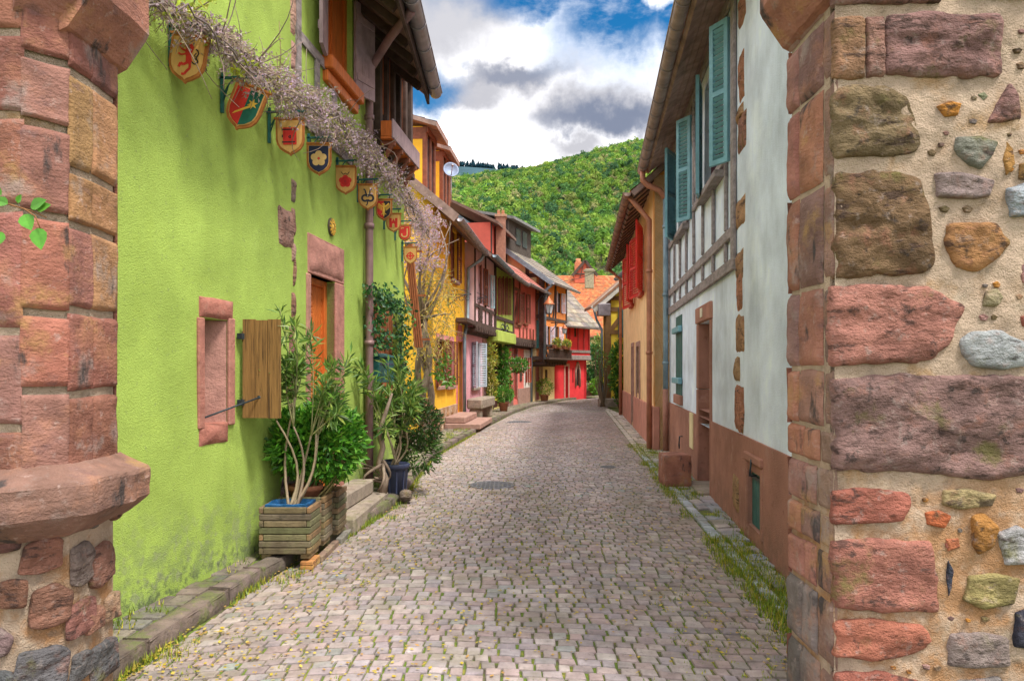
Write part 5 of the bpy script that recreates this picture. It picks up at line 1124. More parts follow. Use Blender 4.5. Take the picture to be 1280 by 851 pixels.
def crimson_house():
    W = DR; T = Thing('crimson_house', 'deep red house at the bend with a dark beam band and small arched gothic window', 'house', W.pt(0, 0, 0)); d = .22; zj = 2.55; ze = 4.05
    ze = W.at(720, 402)[1]; zj = W.at(715, 446)[1]; L = W.len
    dr = (*W.rect(706.5, 462, 710, 494)[:2], .1, W.at(708, 458)[1]); h1 = W.rect(719.8, 461, 724, 482); h2 = W.rect(715.5, 460, 716.8, 478); hs = [W.rect(x0, 404, x1, 421, d) for x0, x1 in ((717.8, 720.5), (729, 731.5))]
    wl = MB(); wall_holes(wl, W, 0, L, 0, zj, [dr, h1, h2], .16, .3, 0, None, DRED); wall_holes(wl, W, 0, L, zj, ze, hs, .12, .3, 0, None, DRED, dd=d); wl.quad(W.pt(0, zj, -.3), W.pt(L, zj, -.3), W.pt(L, zj, d), W.pt(0, zj, d), DRED); T.part('wall', wl, m_fac)
    body(T, W, 0, 4.5, ze, 1.0, DRED, False, True)
    b = MB(); W.box(b, 0, L + .02, zj - .16, zj + .08, -.02, d + .08, None, .015); W.box(b, 0, L + .02, zj + .20, zj + .34, d + .003, d + .05, None, .01); T.part('beam_band', b, m_beam)
    t = MB(); frame_timber(t, W, [(L * f, zj + .35, L * f, ze) for f in (.08, .35, .62, .8, .97)], .10, d, d + .03); T.part('timber', t, M('red_painted_timber', (.42, .035, .04), .7))
    for h in hs: window(T, W, h, d - .08, m_darkbeam, 1, 2)
    window(T, W, h1, -.1, m_darkbeam, 2, 3); window(T, W, h2, -.1, m_darkbeam, 1, 2)
    g = MB(); c = (h1[0] + h1[1]) / 2; hw = (h1[1] - h1[0]) / 2
    for sgn in (-1, 1): g.tube([W.pt(c + sgn * (hw + .03), h1[2] - .05, .01), W.pt(c + sgn * (hw + .03), h1[3] - .1, .01), W.pt(c + sgn * hw * .7, h1[3] + .14, .01), W.pt(c, h1[3] + .36, .01)], .06, 6)
    g.prism(orient([W.pt(c - hw, h1[3], .006), W.pt(c + hw, h1[3], .006), W.pt(c + hw * .6, h1[3] + .14, .006), W.pt(c, h1[3] + .3, .006), W.pt(c - hw * .6, h1[3] + .14, .006)], W.n), W.n * .02, (.1, .05, .05)); T.part('gothic_frame', g, m_pinkstone)
    door(T, W, dr, 0, M('crimson_door', (.50, .05, .05), .6), m_pinkstone, (.5, .26, .22))
    roof(T, W, -.1, L + .25, d + .5, ze - .30, 1.0, 2.9, GRT, tl=.34, tw=.26)
crimson_house()

# lanterns on iron arms from the orange house
for (px, py, d, sc_, lab, sx) in ((686, 383, .95, .72, 'large copper topped street lantern in front of the orange timbered house', 686), (705.5, 412, 1.0, .42, 'small copper topped lantern near the crimson house', 705)):
    W = CR; s, z = W.at(px, py, d + .3); T = Thing('street_lantern', lab, 'street lantern', W.pt(s, z - .5 * sc_, d + .3), 'copper topped lanterns on wall arms'); c = W.pt(s, z, d + .3); k = sc_
    m = MB(); m.lathe(c, [(.17 * k, -.42 * k), (.29 * k, .12 * k)], 6, sm=False); T.part('glass', m, m_lamp)
    m = MB()
    for i in range(6):
        an = i * math.pi / 3; a = V((math.cos(an), math.sin(an), 0)); x = V(c).orthogonal()
    ax = V((0, 0, 1)); a_ = ax.orthogonal().normalized(); b_ = ax.cross(a_)
    for i in range(6): v = a_ * math.cos(i * math.pi / 3) + b_ * math.sin(i * math.pi / 3); m.tube([c + v * .175 * k + V((0, 0, -.43 * k)), c + v * .295 * k + V((0, 0, .12 * k))], .018 * k, 5)
    m.lathe(c, [(.001, -.46 * k), (.19 * k, -.45 * k), (.19 * k, -.41 * k)], 6, sm=False); T.part('frame', m, m_iron)
    m = MB(); m.lathe(c, [(.34 * k, .11 * k), (.34 * k, .15 * k), (.24 * k, .24 * k), (.2 * k, .34 * k), (.12 * k, .38 * k), (.12 * k, .46 * k), (.05 * k, .50 * k), (.03 * k, .6 * k), (.001, .62 * k)], 12); T.part('cap', m, M('lantern_copper', (.50, .16, .07), .5, metal=.3))
    m = MB(); w0 = W.pt(s, z + .75 * k, .66); m.tube([c + V((0, 0, .6 * k)), c + V((0, 0, .78 * k)), w0], .022, 6); m.tube([w0 - V((0, 0, .4)), w0 + (c - w0) * .5 + V((0, 0, .3 * k))], .016, 6); T.part('arm', m, m_iron)
# ================================================================== RIGHT SIDE
PEACH = (.88, .60, .33); PDADO = (.55, .25, .19)
def white_house():
    W = WR; T = Thing('white_house', 'white half timbered house with blue louvred shutters and red-brown dado', 'house', W.pt(8, 0, 0)); L = W.len; ze = 5.62; zd = .94
    S = lambda px: W.at(px, 300)[0]
    hn = (S(904), S(881), 3.84, 5.26); hf = (S(861), S(848), 3.84, 5.26); hd = (S(890), S(875), .06, W.at(882, 402)[1]); hw = (S(853), S(845.5), W.at(849, 493)[1], W.at(849, 395)[1]); hc = (S(954), S(938), .15, .66)
    wl = MB(); wall_holes(wl, W, 0, L, zd, ze, [hn, hf, (hd[0], hd[1], zd - .1, hd[3]), hw], .2, .3, .008, .14); T.part('wall', wl, m_white)
    dm = MB(); wall_holes(dm, W, 0, L, -.05, zd + .005, [(hd[0], hd[1], -.06, zd + .1), hc], .16, .3, .006, .2, dd=.022); T.part('dado', dm, m_dado)
    e = MB()
    for a in (0, L): e.prism(orient([W.pt(a, -.05, 0), W.pt(a, ze, 0), W.pt(a, ze + 3.0, -3.6), W.pt(a, ze, -7.2), W.pt(a, -.05, -7.2)], -W.u if a == 0 else W.u), (-W.u if a == 0 else W.u) * .2)
    T.part('gable_wall', e, m_white)
    # timber frame of the upper storey
    s0 = S(921); t = MB(); p = MB()
    W.box(p, s0, L, 2.72, ze - .02, .004, .012)
    pn = T.part('infill', None or p, m_whitepanel) if False else None
    def tb(a, za, b, zb, w=.13): t.beam(W.pt(a, za, .022 + U(0, .003)), W.pt(b, zb, .022 + U(0, .003)), w, .036, up=W.n, ch=.008)
    tb(s0, 2.68, L, 2.68, .13); tb(s0, 3.02, L, 3.02, .12); tb(s0, 3.90, L, 3.90, .09); tb(s0, ze - .1, L, ze - .1, .16); tb(s0 + .06, 2.7, s0 + .06, ze, .15); tb(L - .1, 2.7, L - .1, ze, .15)
    s = s0 + .5; k = 0
    while s < L - .3:
        tb(s, 2.75, s, 2.96, .06)
        z1 = 3.84
        tb(s + U(-.03, .03), 3.09, s + U(-.03, .03), z1, .06)
        if not (hn[0] - .1 < s < hn[1] + .1 or hf[0] - .1 < s < hf[1] + .1): tb(s, 3.95, s, ze - .18, .06)
        s += .84; k += 1
    tb(hn[1] + .5, 3.96, hn[1] + 1.15, ze - .2, .11)
    T.part('timber', t, m_beam)
    for h, aw in ((hn, 1.0), (hf, 1.0)):
        wo = window(T, W, h, -.13, M('plum_window_frame', (.20, .075, .10), .6), 2, 3, .06); sill(T, W, h, .02, m_beam)
        shutter(T, W, S(917) if h is hn else S(868), h[2] - .07, h[3] + .02, .27 if h is hn else .30, 34, -1, m_teal, True, .05, th=.04); shutter(T, W, h[1] + .01, h[2] - .05, h[3] + .02, .50, 13 if h is hn else 24, 1, m_teal, True, .05, th=.045)
        ir = MB(); q = W.pt(h[0] + .02, h[2] + .45, .03); ir.tube([q, q + W.n * .12], .012, 6); ir.tube([q + W.n * .12 + V((0, .02 * math.cos(a * .7), .025 * math.sin(a * .7))) for a in range(10)], .006, 5); T.part('shutter_catch', ir, m_iron, wo)
    # ground floor: deep door with red stone lining, closed teal shutter
    a0, a1, z0, z1 = hd; d = MB(); c = (.36, .13, .09)
    W.box(d, a0 - .03, a0 + .02, 0, z1, -.34, .03, c, .01); W.box(d, a1 - .03, a1 + .13, 0, z1 - .9, -.34, .035, c, .012); W.box(d, a1 - .03, a1 + .13, z1 - .895, z1, -.34, .033, c, .012); W.box(d, a0 - .05, a1 + .16, z1 + .003, z1 + .22, -.34, .045, (.46, .18, .12), .012)
    T.part('door_surround', d, m_dado)
    dd = MB(); W.box(dd, a0 + .02, a1 - .03, .06, z1, -.36, -.32)
    for i in range(6): s = a0 + .04 + (a1 - a0 - .08) * (i + .5) / 6; W.box(dd, s - .06, s + .06, .06, z1, -.32, -.30, None, .005)
    T.part('door', dd, m_brownwood)
    th = MB(); W.box(th, a0 + .02, a1 - .03, -.02, .055, -.32, .16, None, .012); T.part('threshold', th, m_step)
    n = MB(); W.box(n, (a0 + a1) / 2 - .02, (a0 + a1) / 2 + .14, z1 + .06, z1 + .18, .046, .056, (.75, .70, .55), .003); no = T.part('number_plate', n, m_paint)
    a0, a1, z0, z1 = hw; w = MB()
    for i in range(3): s = a0 + (a1 - a0) * i / 3; W.box(w, s + .004, s + (a1 - a0) / 3 - .004, z0, z1, -.03, .012)
    so = T.part('closed_shutter', w, m_darkteal); w = MB()
    for z in (z0 + .24, z1 - .24): W.box(w, a0 - .05, a1 + .10, z - .05, z + .05, .014, .075, None, .01)
    T.part('hinge_strap', w, m_teal, so)
    w = MB(); W.box(w, a0 - .06, a1 + .06, z0 - .16, z0 - .003, -.05, .05, None, .01); T.part('sill', w, m_dado)
    # cellar hatch
    a0, a1, z0, z1 = hc; w = MB()
    for i in range(3): s = a0 + (a1 - a0) * i / 3; W.box(w, s + .004, s + (a1 - a0) / 3 - .006, z0, z1 - .01, -.05, -.015, None, .004)
    co = T.part('cellar_hatch', w, m_darkteal, label='small dark teal cellar hatch near the ground'); w = MB(); w.tube([W.pt((a0 + a1) / 2, z1 - .03, .0), W.pt((a0 + a1) / 2, z1 - .03, .06), W.pt((a0 + a1) / 2 - .02, z1 + .12, .05)], .01, 6); W.box(w, a0, a1, z1 - .07, z1 - .04, -.012, .002); T.part('hatch_hook', w, m_iron, co)
    w = MB(); W.box(w, a0 - .09, a0 - .005, z0 - .05, z1 + .08, -.1, .032, None, .01); W.box(w, a1 + .005, a1 + .09, z0 - .05, z1 + .08, -.1, .034, None, .01); W.box(w, a0 - .09, a1 + .09, z1 + .083, z1 + .16, -.1, .05, None, .012); T.part('hatch_frame', w, m_dado)
    r = W.rect(862, 516, 866, 560, .03); w = MB(); W.box(w, r[0], r[1], r[2], r[3], .0, .035, (.74, .62, .36), .004); T.part('meter_plate', w, m_fac)
    ir = MB(); s, z = W.at(851, 556, .05); ir.tube([W.pt(s, z + .14, .02), W.pt(s, z + .14, .07), W.pt(s, z, .08), W.pt(s + .05, z - .06, .07), W.pt(s + .1, z, .06)], .011, 6); T.part('iron_hook', ir, m_iron)
    # bare quoin stones at the joint with the gate house
    for (x0, y0, x1, y1) in ((924, -10, 933, 30), (925, 62, 931, 128), (922, 132, 930, 150), (923, 140, 934, 190), (920, 246, 933, 284), (921, 310, 930, 352), (922, 335, 929, 392), (920, 392, 931, 442), (919, 446, 925, 478), (919, 480, 930, 542), (919, 592, 927, 640)):
        a, b = sorted((S(x0), S(x1))); xm = (x0 + x1) / 2; za, zb = W.at(xm, y1)[1], W.at(xm, y0)[1]; c = jc(random.choice([(.46, .20, .12), (.44, .26, .14), (.38, .18, .12)]), .15)
        pz = sorted((za, zb)); d_ = .026 if pz[0] < zd else .010
        q = MB(); patch(q, W.pt(b, pz[0], d_), W.pt(a, pz[0], d_), W.pt(a, pz[1], d_), W.pt(b, pz[1], d_), c, 8, 10, .018, .013, 9, x0 + y0, .05, sink=.028); T.part('quoin_stone', q, m_stone)
    # roof, boarded soffit, gutter and pipe
    roof(T, W, -.2, L + .05, .44, 5.42, .83, 4.6, BRT, tl=.3, gut=False, th=.06)
    sf = MB(); A, B = W.pt(-.1, 5.40, .43), W.pt(-.1, 5.58, .01)
    for i in range(5): p0 = A + (B - A) * (i + .03) / 5; p1 = A + (B - A) * (i + .97) / 5; sf.prism(orient([p0, p1, p1 + W.u * (L + .12), p0 + W.u * (L + .12)], V((0, 0, -1))), V((0, 0, -.025)))
    T.part('soffit', sf, m_soffit)
    gutter(T, W.pt(-.2, 5.50, .52), W.pt(L + .1, 5.44, .52), .085, M('aged_zinc', (.30, .24, .22), .55, (5, .7, 1.3), metal=.2))
    sp = L - .14; P = lambda z, d=.09: W.pt(sp, z, d)
    pipe(T, [P(5.38, .52), P(5.2, .52), P(5.1, .42), P(5.0, .2), P(4.85, .1)], .055, m_copper, 'pipe_elbow'); pipe(T, [P(4.86), P(3.5), P(2.2), P(1.2)], .05, m_bluepipe, clips=[P(4.3), P(3.0), P(1.7)]); pipe(T, [P(1.2), P(.0)], .055, m_dado, 'pipe_foot')
white_house()
def stone_block():
    m = MB(); c = (.34, .15, .11); x0, x1, y0, y1, h = 2.04, 2.40, 9.62, 10.05, .43
    m.box(((x0 + x1) / 2, (y0 + y1) / 2, h / 2), ((x1 - x0) / 2 - .012, 0, 0), (0, (y1 - y0) / 2 - .012, 0), (0, 0, h / 2 - .012), c, .02)
    patch(m, (x0, y0, 0), (x1, y0, 0), (x1, y0, h), (x0, y0, h), c, 14, 14, .010, .012, 7, 3, .012, edge=.12, sink=.012); patch(m, (x0, y0, h), (x1, y0, h), (x1, y1, h), (x0, y1, h), c, 12, 12, .008, .010, 7, 5, .01, edge=.12, sink=.012); patch(m, (x0, y1, 0), (x0, y0, 0), (x0, y0, h), (x0, y1, h), c, 12, 12, .008, .012, 7, 8, .01, edge=.12, sink=.012)
    single('stone_block', m, m_jamb, 'square red sandstone block standing on the ground by the white house wall', 'stone block', (2.22, 9.84, 0))
stone_block()

def peach_house():
    W = WP; L = W.len; T = Thing('peach_house', 'peach coloured house with bright red shutters beyond the white house', 'house', W.pt(L / 2, 0, 0)); ze = 5.35; zd = .85
    S = lambda px: W.at(px, 300)[0]
    hu = [(S(805), S(801.5), 3.35, 4.75), (S(792.5), S(790), 3.35, 4.75)]; g1 = (S(800), S(796.5), W.at(798, 492)[1], W.at(798, 433)[1]); g2 = (S(792.5), S(790.5), .1, W.at(791, 434)[1])
    wl = MB(); wall_holes(wl, W, 0, L, 0, ze, hu + [g1, g2], .18, .3, .006, .5, PEACH); T.part('wall', wl, m_fac)
    for k in (0, L): e = MB(); e.prism(orient([W.pt(k, 0, 0), W.pt(k, ze, 0), W.pt(k, ze + 3.2, -3.8), W.pt(k, ze, -7.6), W.pt(k, 0, -7.6)], -W.u if k == 0 else W.u), (-W.u if k == 0 else W.u) * .2, (.74, .33, .08)); T.part('gable_wall', e, m_fac)
    dm = MB(); W.box(dm, -.02, g2[0] - .1 if g2[0] < g2[1] else L, 0, zd, -.1, .03, None, .01); W.box(dm, g2[1] + .1, L, 0, zd, -.1, .03, None, .01); T.part('dado', dm, M('peach_house_dado', PDADO, .9, (3, .8, 1.15), bump=((60, 1),)))
    red = M('bright_red_shutter', (.62, .03, .025), .5, (6, .8, 1.2))
    for h in hu: window(T, W, h, -.1, m_brownwood); shutter(T, W, h[0], h[2] - .03, h[3] + .03, 1.0, 168, -1, red, True, .04); shutter(T, W, h[1], h[2] - .03, h[3] + .03, 1.0, 171, 1, red, True, .04); sill(T, W, h, 0, M('red_sill', (.45, .08, .05), .8))
    for h in (g1, g2):
        window(T, W, h, -.1, m_brownwood, 1, 3); f = MB()
        for (p, q, y0, y1) in ((h[0] - .12, h[0], h[2] - .1, h[3] + .12), (h[1], h[1] + .12, h[2] - .1, h[3] + .12), (h[0], h[1], h[3], h[3] + .12)): W.box(f, p, q, max(.02, y0), y1, -.08, .034, None, .008)
        T.part('window_surround', f, m_pinkstone)
    roof(T, W, -.1, L + .1, .46, 5.02, .85, 4.4, ORT, tl=.28, gmat=M('brown_gutter', (.24, .15, .12), .55, (5, .7, 1.3)))
    s = .1
    while s < L: rf = MB(); rf.beam(W.pt(s, 4.95, .42), W.pt(s, 5.32, .0), .09, .10, ch=.01); s += .55; T.part('rafter', rf, m_darkbeam)
    pipe(T, [W.pt(.12, 5.0, .5), W.pt(.12, 4.75, .3), W.pt(.12, 4.5, .09), W.pt(.12, 2, .09), W.pt(.12, 0, .09)], .055, m_copper, clips=[W.pt(.12, 3.5, .09), W.pt(.12, 1.9, .09)]); pipe(T, [W.pt(L - .1, 4.95, .5), W.pt(L - .1, 4.6, .1), W.pt(L - .1, 0, .1)], .055, m_copper)
peach_house()

def far_yellow():
    W = Wall((3.85, 30.0), (7.5, 30.3), 'R'); W.n = V((W.u.y, -W.u.x, 0)); W.side = 'L'
    T = Thing('timbered_house', 'yellow timbered gable house with white verge far down the right side', 'house', (5, 31, 0)); Y_ = (.90, .68, .08); ze = 4.5; sl = .86
    m = MB(); pl = [W.pt(0, 0, 0), W.pt(W.len, 0, 0), W.pt(W.len, ze, 0), W.pt(W.len / 2, ze + sl * W.len / 2, 0), W.pt(0, ze, 0)]; m.prism(orient(pl, W.n), W.n * .25, Y_)
    a, b = V((3.85, 30, 0)), V((6.3, 37, 0)); d = b - a; m.prism(orient([a + V((0, .2, 0)), b, b + V((0, 0, ze)), a + V((0, .2, ze))], V((-1, 0, 0))), V((-.2, 0, 0)), Y_); T.part('wall', m, m_fac)
    t = MB(); frame_timber(t, W, [(.12, 0, .12, ze), (0, 4.05, 3, 4.05), (0, 3.1, 3, 3.1), (0, ze + .02, 3.6, ze + .02), (.95, 3.1, .95, ze + .8), (.2, 3.1, .9, 4.0), (0, 1.9, 2.5, 1.9)], .18, .0, .04); W.box(t, -.02, .28, 0, ze, -.02, .02); T.part('timber', t, M('ochre_brown_timber', (.24, .13, .05), .8))
    v = MB(); v.beam(W.pt(-.55, ze - .5, .35), W.pt(W.len / 2, ze + sl * W.len / 2 + .03, .35), .05, .30, col=None); T.part('verge_board', v, M('pale_verge', (.55, .53, .48), .8))
    r = MB(); e = W.pt(-.55, ze - .38, .4); vv = (W.u + V((0, 0, sl))).normalized(); l = (W.len / 2 + .55) * math.sqrt(1 + sl * sl); back = -W.n
    r.box(e + vv * l / 2 + back * 1.0, vv * l / 2, back * 1.0, V((0, 0, .06)), (.3, .16, .1)); T.part('roof', r, m_tile)
    h = W.rect(772.5, 384, 777, 422); s = MB(); W.box(s, h[0], h[1] + .3, h[2], h[3], .01, .06, None, .008); T.part('shutter', s, m_darkteal)
    b = MB(); W.box(b, -.35, .15, ze - .75, ze - .25, .1, .5, (.55, .6, .65), .02); T.part('wall_box', b, m_zinc)
    pipe(T, [W.pt(-.5, ze - .5, .3), W.pt(-.35, ze - .9, .1), W.pt(-.12, ze - 1.3, .06), W.pt(-.12, 0, .06)], .05, m_bluepipe)
    m = MB(); W.box(m, -.3, .5, 0, .35, .02, .5, None, .04); T.part('stone_base', m, m_step)
far_yellow()
def mid_right():
    T = Thing('plum_house', 'dark plum coloured house with grey eaves squeezed between peach and yellow houses', 'house', (5.2, 27, 0)); m = MB()
    m.box((6.6, 27.2, 2.7), (1.9, 0, 0), (0, 1.6, 0), (0, 0, 2.7), (.22, .07, .06)); T.part('wall', m, m_fac)
    r = MB(); r.box((5.6, 27.1, 5.95), (1.35, 0, .75), (0, 2.0, 0), (-.03, 0, .06), (.24, .23, .24)); T.part('roof', r, m_tile)
    g = MB(); gutter(T, V((4.2, 25.2, 5.22)), V((4.2, 29.1, 5.2)), .09, m_bluepipe)
    f = MB(); f.beam((4.25, 25.08, 5.2), (6.9, 25.08, 6.68), .04, .22, col=(.3, .3, .32)); T.part('verge_board', f, m_bluepipe)
mid_right()

def far_house():
    T = Thing('tiled_house', 'big house with an orange tiled roof closing the street', 'house', (5, 57, 0)); Yb = 55.0; fy = F / Yb
    X = lambda px: (px - CX) / fy; Z = lambda py: CZ + (HY - py) / fy
    x0, x1 = X(660), X(800); zr, ze = Z(336), Z(420)
    m = MB(); m.box(((x0 + x1) / 2, Yb + 4, ze / 2), ((x1 - x0) / 2, 0, 0), (0, 3.6, 0), (0, 0, ze / 2), (.70, .55, .26)); T.part('wall', m, m_fac)
    t = MB(); W = Wall((x0, Yb + .4), (x1, Yb + .4), 'L'); W.n = V((0, -1, 0))
    frame_timber(t, W, [(0, ze - .15, x1 - x0, ze - .15), (0, 2.6, x1 - x0, 2.6), (0, .9, x1 - x0, .9)] + [(k, 0, k, ze) for k in np.arange(.4, x1 - x0, 1.3)], .2, .02, .08); T.part('timber', t, m_darkbeam)
    for k in (3.4, 5.9):
        r = (k, k + .8, 1.3, 2.4); f = MB(); W.box(f, r[0] - .08, r[1] + .08, r[2] - .08, r[3] + .08, .03, .10); fo = T.part('window', f, m_brownwood); g = MB(); W.box(g, *r, .10, .11); T.part('pane', g, m_glass, fo)
    v = V((0, 4.2, zr - ze)); l = v.length; rf = MB(); e = V((x0 - .4, Yb, ze)); rf.box(V(((x0 + x1) / 2, Yb + 2.1, (ze + zr) / 2)) - V((0, 0, .1)), ((x1 - x0) / 2 + .4, 0, 0), v / 2, V((0, -.05, .05)), (.3, .14, .08), mi=0); tiles(rf, e, (1, 0, 0), v, x1 - x0 + .8, l, .19, .17, [(.50, .145, .055), (.46, .13, .055), (.54, .17, .065), (.40, .13, .06), (.42, .19, .08)])
    rf.quad((x0 - .4, Yb + 4.2, zr), (x1 + .4, Yb + 4.2, zr), (x1 + .4, Yb + 8.6, ze), (x0 - .4, Yb + 8.6, ze), (.5, .17, .07)); T.part('roof', rf, m_tile)
    # small red gabled dormer above the ridge
    cx = X(737); d = MB(); y = Yb + 3.6; w = .82; zb = Z(340); zt = Z(333); za = Z(319)
    d.prism(orient([V((cx - w, y, zb - .4)), V((cx + w, y, zb - .4)), V((cx + w, y, zt)), V((cx, y, za)), V((cx - w, y, zt))], V((0, -1, 0))), V((0, -1.6, 0)), (.60, .13, .08)); do = T.part('dormer', d, m_fac)
    tr = MB()
    for sg in (-1, 1): tr.beam((cx + sg * (w + .2), y - .12, zt - .25), (cx, y - .12, za + .1), .12, .22); tr.beam((cx + sg * .4, y - .05, zt - .4), (cx + sg * .15, y - .05, za - .35), .07, .06)
    tr.beam((cx - w, y - .05, zt - .1), (cx + w, y - .05, zt - .1), .06, .1); T.part('dormer_timber', tr, m_darkbeam, do)
    c = MB(); c.box((X(729), Yb + 4.2, zr + .3), (.28, 0, 0), (0, .28, 0), (0, 0, .8), (.55, .2, .1), .02); c.lathe((X(729), Yb + 4.2, zr + 1.1), [(.2, 0), (.2, .3), (.001, .3)], 8, (.5, .2, .1)); T.part('chimney', c, m_tile)
    c = MB(); c.box((X(737), Yb + .25, Z(348) - .0), (.33, 0, 0), (0, .25, 0), (0, 0, .75), (.36, .30, .20), .03); c.box((X(737), Yb + .25, Z(338)), (.42, 0, 0), (0, .33, 0), (0, 0, .07), (.3, .25, .18)); T.part('roof_chimney', c, m_tile)
far_house()
def garden_wall():
    m = MB(); W = Wall((3.6, 41.0), (9, 41.5), 'L'); W.n = V((.05, -1, 0)).normalized()
    m.box((5.6, 41, .35), (2.2, 0, 0), (0, .2, 0), (0, 0, .4), (.34, .26, .22), .03)
    for i in range(24): stone(m, (U(3.5, 7.7), 40.79, U(.1, .65)), (1, 0, 0), (0, 0, 1), [(-.2, -.1), (.2, -.1), (.22, .1), (-.2, .1)], (0, -1, 0), jc((.36, .27, .22), .25), .03, i, .01, 3, 10)
    single('garden_wall', m, m_stone, 'low rubble garden wall at the far bend of the street', 'wall', (5.6, 41, 0))
garden_wall()

# ================================================================== HILL AND WOOD
RIDGE = [(-700, 250), (0, 240), (500, 232), (575, 223), (620, 216), (660, 211), (690, 203), (720, 197), (745, 190), (770, 184), (800, 178), (830, 172), (900, 158), (1100, 130), (1500, 150), (2200, 230)]
def hz(x, y):
    """height of the wooded hill"""
    px = CX + F * x / 1300.0; py = lerp_tab(RIDGE, px) + 5; zr = CZ + (HY - py) * 1300.0 / F
    t = (y - 420.0) / 880.0
    if t <= 0: return -2
    t2 = min(1.0, t); g = t2 ** .8 if t2 < 1 else 1
    b = 1 - max(0, t - 1) * .9
    gul = 1 + .10 * noise.noise(V((x * .004, y * .003, 0))) * min(1, 4 * t2 * (1.02 - t2)) * 2
    return max(-2, zr * g * b * gul)
def hill():
    m = MB(); xs = [-1500 + i * 50 for i in range(72)]; ys = [400 + j * 40 for j in range(40)]; vs = [(x, y, hz(x, y)) for y in ys for x in xs]; n = len(xs)
    m.add(vs, [(j * n + i, j * n + i + 1, (j + 1) * n + i + 1, (j + 1) * n + i) for j in range(len(ys) - 1) for i in range(n - 1)], None, 0, True); structure('hill', m, M('forest_floor', (.07, .075, .03), 1, (.05, .7, 1.3), bump=()))
    xs2 = [-1600 + i * 80 for i in range(60)]
    fr = MB(); vs = []
    for y, k in ((1700, 0), (2300, .93), (2500, 1.0), (2800, .7)):
        for x in xs2:
            px = CX + F * x / 2500.0; py = 215 + 4 * math.sin(px * .03) + (0 if px < 660 else (px - 660) * .2); vs.append((x, y, k * (CZ + (HY - py) * 2500.0 / F)))
    n = len(xs2); fr.add(vs, [(j * n + i, j * n + i + 1, (j + 1) * n + i + 1, (j + 1) * n + i) for j in range(3) for i in range(n - 1)], None, 0, True); structure('far_hill', fr, M('far_forest_haze_blue', (.03, .07, .09), 1, (.02, .7, 1.3), bump=()))  # bluish surface colour has the distance haze painted into it
    return
hill()
def wood_mass():
    rng = np.random.default_rng(5); Q = 90; allv = []; allc = []
    pts = []
    for j in range(14000):
        y = rng.uniform(440, 1330); px = rng.uniform(505, 870) if rng.random() < .9 else rng.uniform(200, 1100); x = (px - CX) / F * y
        # even in the picture's height means more at distance; thin out near ones
        if rng.random() > (y / 1330) ** 1.0: continue
        pts.append((x, y))
    pal = np.array([(.12, .25, .045), (.17, .31, .05), (.23, .35, .06), (.09, .20, .06), (.27, .32, .09), (.07, .16, .07), (.34, .34, .15), (.19, .35, .045), (.30, .39, .07)])
    pw = np.array([.15, .17, .15, .16, .10, .13, .06, .04, .04]); pw /= pw.sum()
    sp = rng.normal(size=(40, Q, 3))
    for (x, y) in pts:
        z = hz(x, y)
        if z < 0: continue
        r = rng.uniform(2.3, 5.2) * (1.0 if rng.random() < .85 else 1.35); h = r * rng.uniform(1.0, 1.5)
        s = sp[rng.integers(40)]; d = s / np.linalg.norm(s, axis=1, keepdims=True); d[:, 2] = np.abs(d[:, 2]) * 1.15 - .35
        rad = rng.uniform(.62, 1.06, size=(Q, 1))
        lob = 1 + .22 * np.sin(d[:, :1] * 5 + rng.uniform(0, 6)) * np.cos(d[:, 1:2] * 4 + rng.uniform(0, 6))
        c = d * rad * lob * np.array([r, r, h]) + np.array([x, y, z + h * .75])
        nrm = d + rng.normal(size=(Q, 3)) * .45; nrm /= np.linalg.norm(nrm, axis=1, keepdims=True)
        a = np.cross(nrm, rng.normal(size=(Q, 3))); a /= np.linalg.norm(a, axis=1, keepdims=True); b = np.cross(nrm, a); sz = (rng.uniform(.7, 1.45, size=(Q, 1)) * r / 5.2)
        v = np.stack([c + a * sz, c + b * sz * .8, c - a * sz, c - b * sz * .8], axis=1)
        t = noise.noise(V((x * .006, y * .004, 2))); k = rng.choice(9, p=pw)
        col = pal[k] * rng.uniform(.8, 1.2) * (1 + .35 * t); cc = np.clip(col[None, :] * rng.uniform(.75, 1.25, size=(Q, 1)), 0, 1)
        allv.append(v.reshape(-1, 3)); allc.append(np.repeat(cc, 4, axis=0))
    # conifers on the far ridge, distance haze painted in as a blue cast
    for i in range(260):
        px = rng.uniform(540, 690); x = (px - CX) / F * 2480; y = 2480 + rng.uniform(-60, 20); py = 215 + 4 * math.sin(px * .03) + (0 if px < 660 else (px - 660) * .2); z = CZ + (HY - py) * 2500 / F - 8
        d = rng.normal(size=(Q, 3)); d /= np.linalg.norm(d, axis=1, keepdims=True); hh = rng.uniform(10, 19); tt = rng.uniform(0, 1, size=(Q, 1)); c = np.concatenate([d[:, :2] * (1 - tt) * 6.5, tt * hh], axis=1) + np.array([x, y, z]); nrm = d
        a = np.cross(nrm, rng.normal(size=(Q, 3))); a /= np.linalg.norm(a, axis=1, keepdims=True); b = np.cross(nrm, a); v = np.stack([c + a * 2.4, c + b * 2, c - a * 2.4, c - b * 2], axis=1)
        allv.append(v.reshape(-1, 3)); allc.append(np.repeat(np.array([[.02, .07, .10]]) * rng.uniform(.7, 1.3, size=(Q, 1)), 4, axis=0))
    Vv = np.concatenate(allv); Cc = np.concatenate(allc); nq = len(Vv) // 4; me = bpy.data.meshes.new('wood'); me.vertices.add(len(Vv)); me.vertices.foreach_set('co', Vv.astype(np.float32).ravel()); me.loops.add(nq * 4); me.loops.foreach_set('vertex_index', np.arange(nq * 4, dtype=np.int32)); me.polygons.add(nq); me.polygons.foreach_set('loop_start', np.arange(nq, dtype=np.int32) * 4); me.update(calc_edges=True)
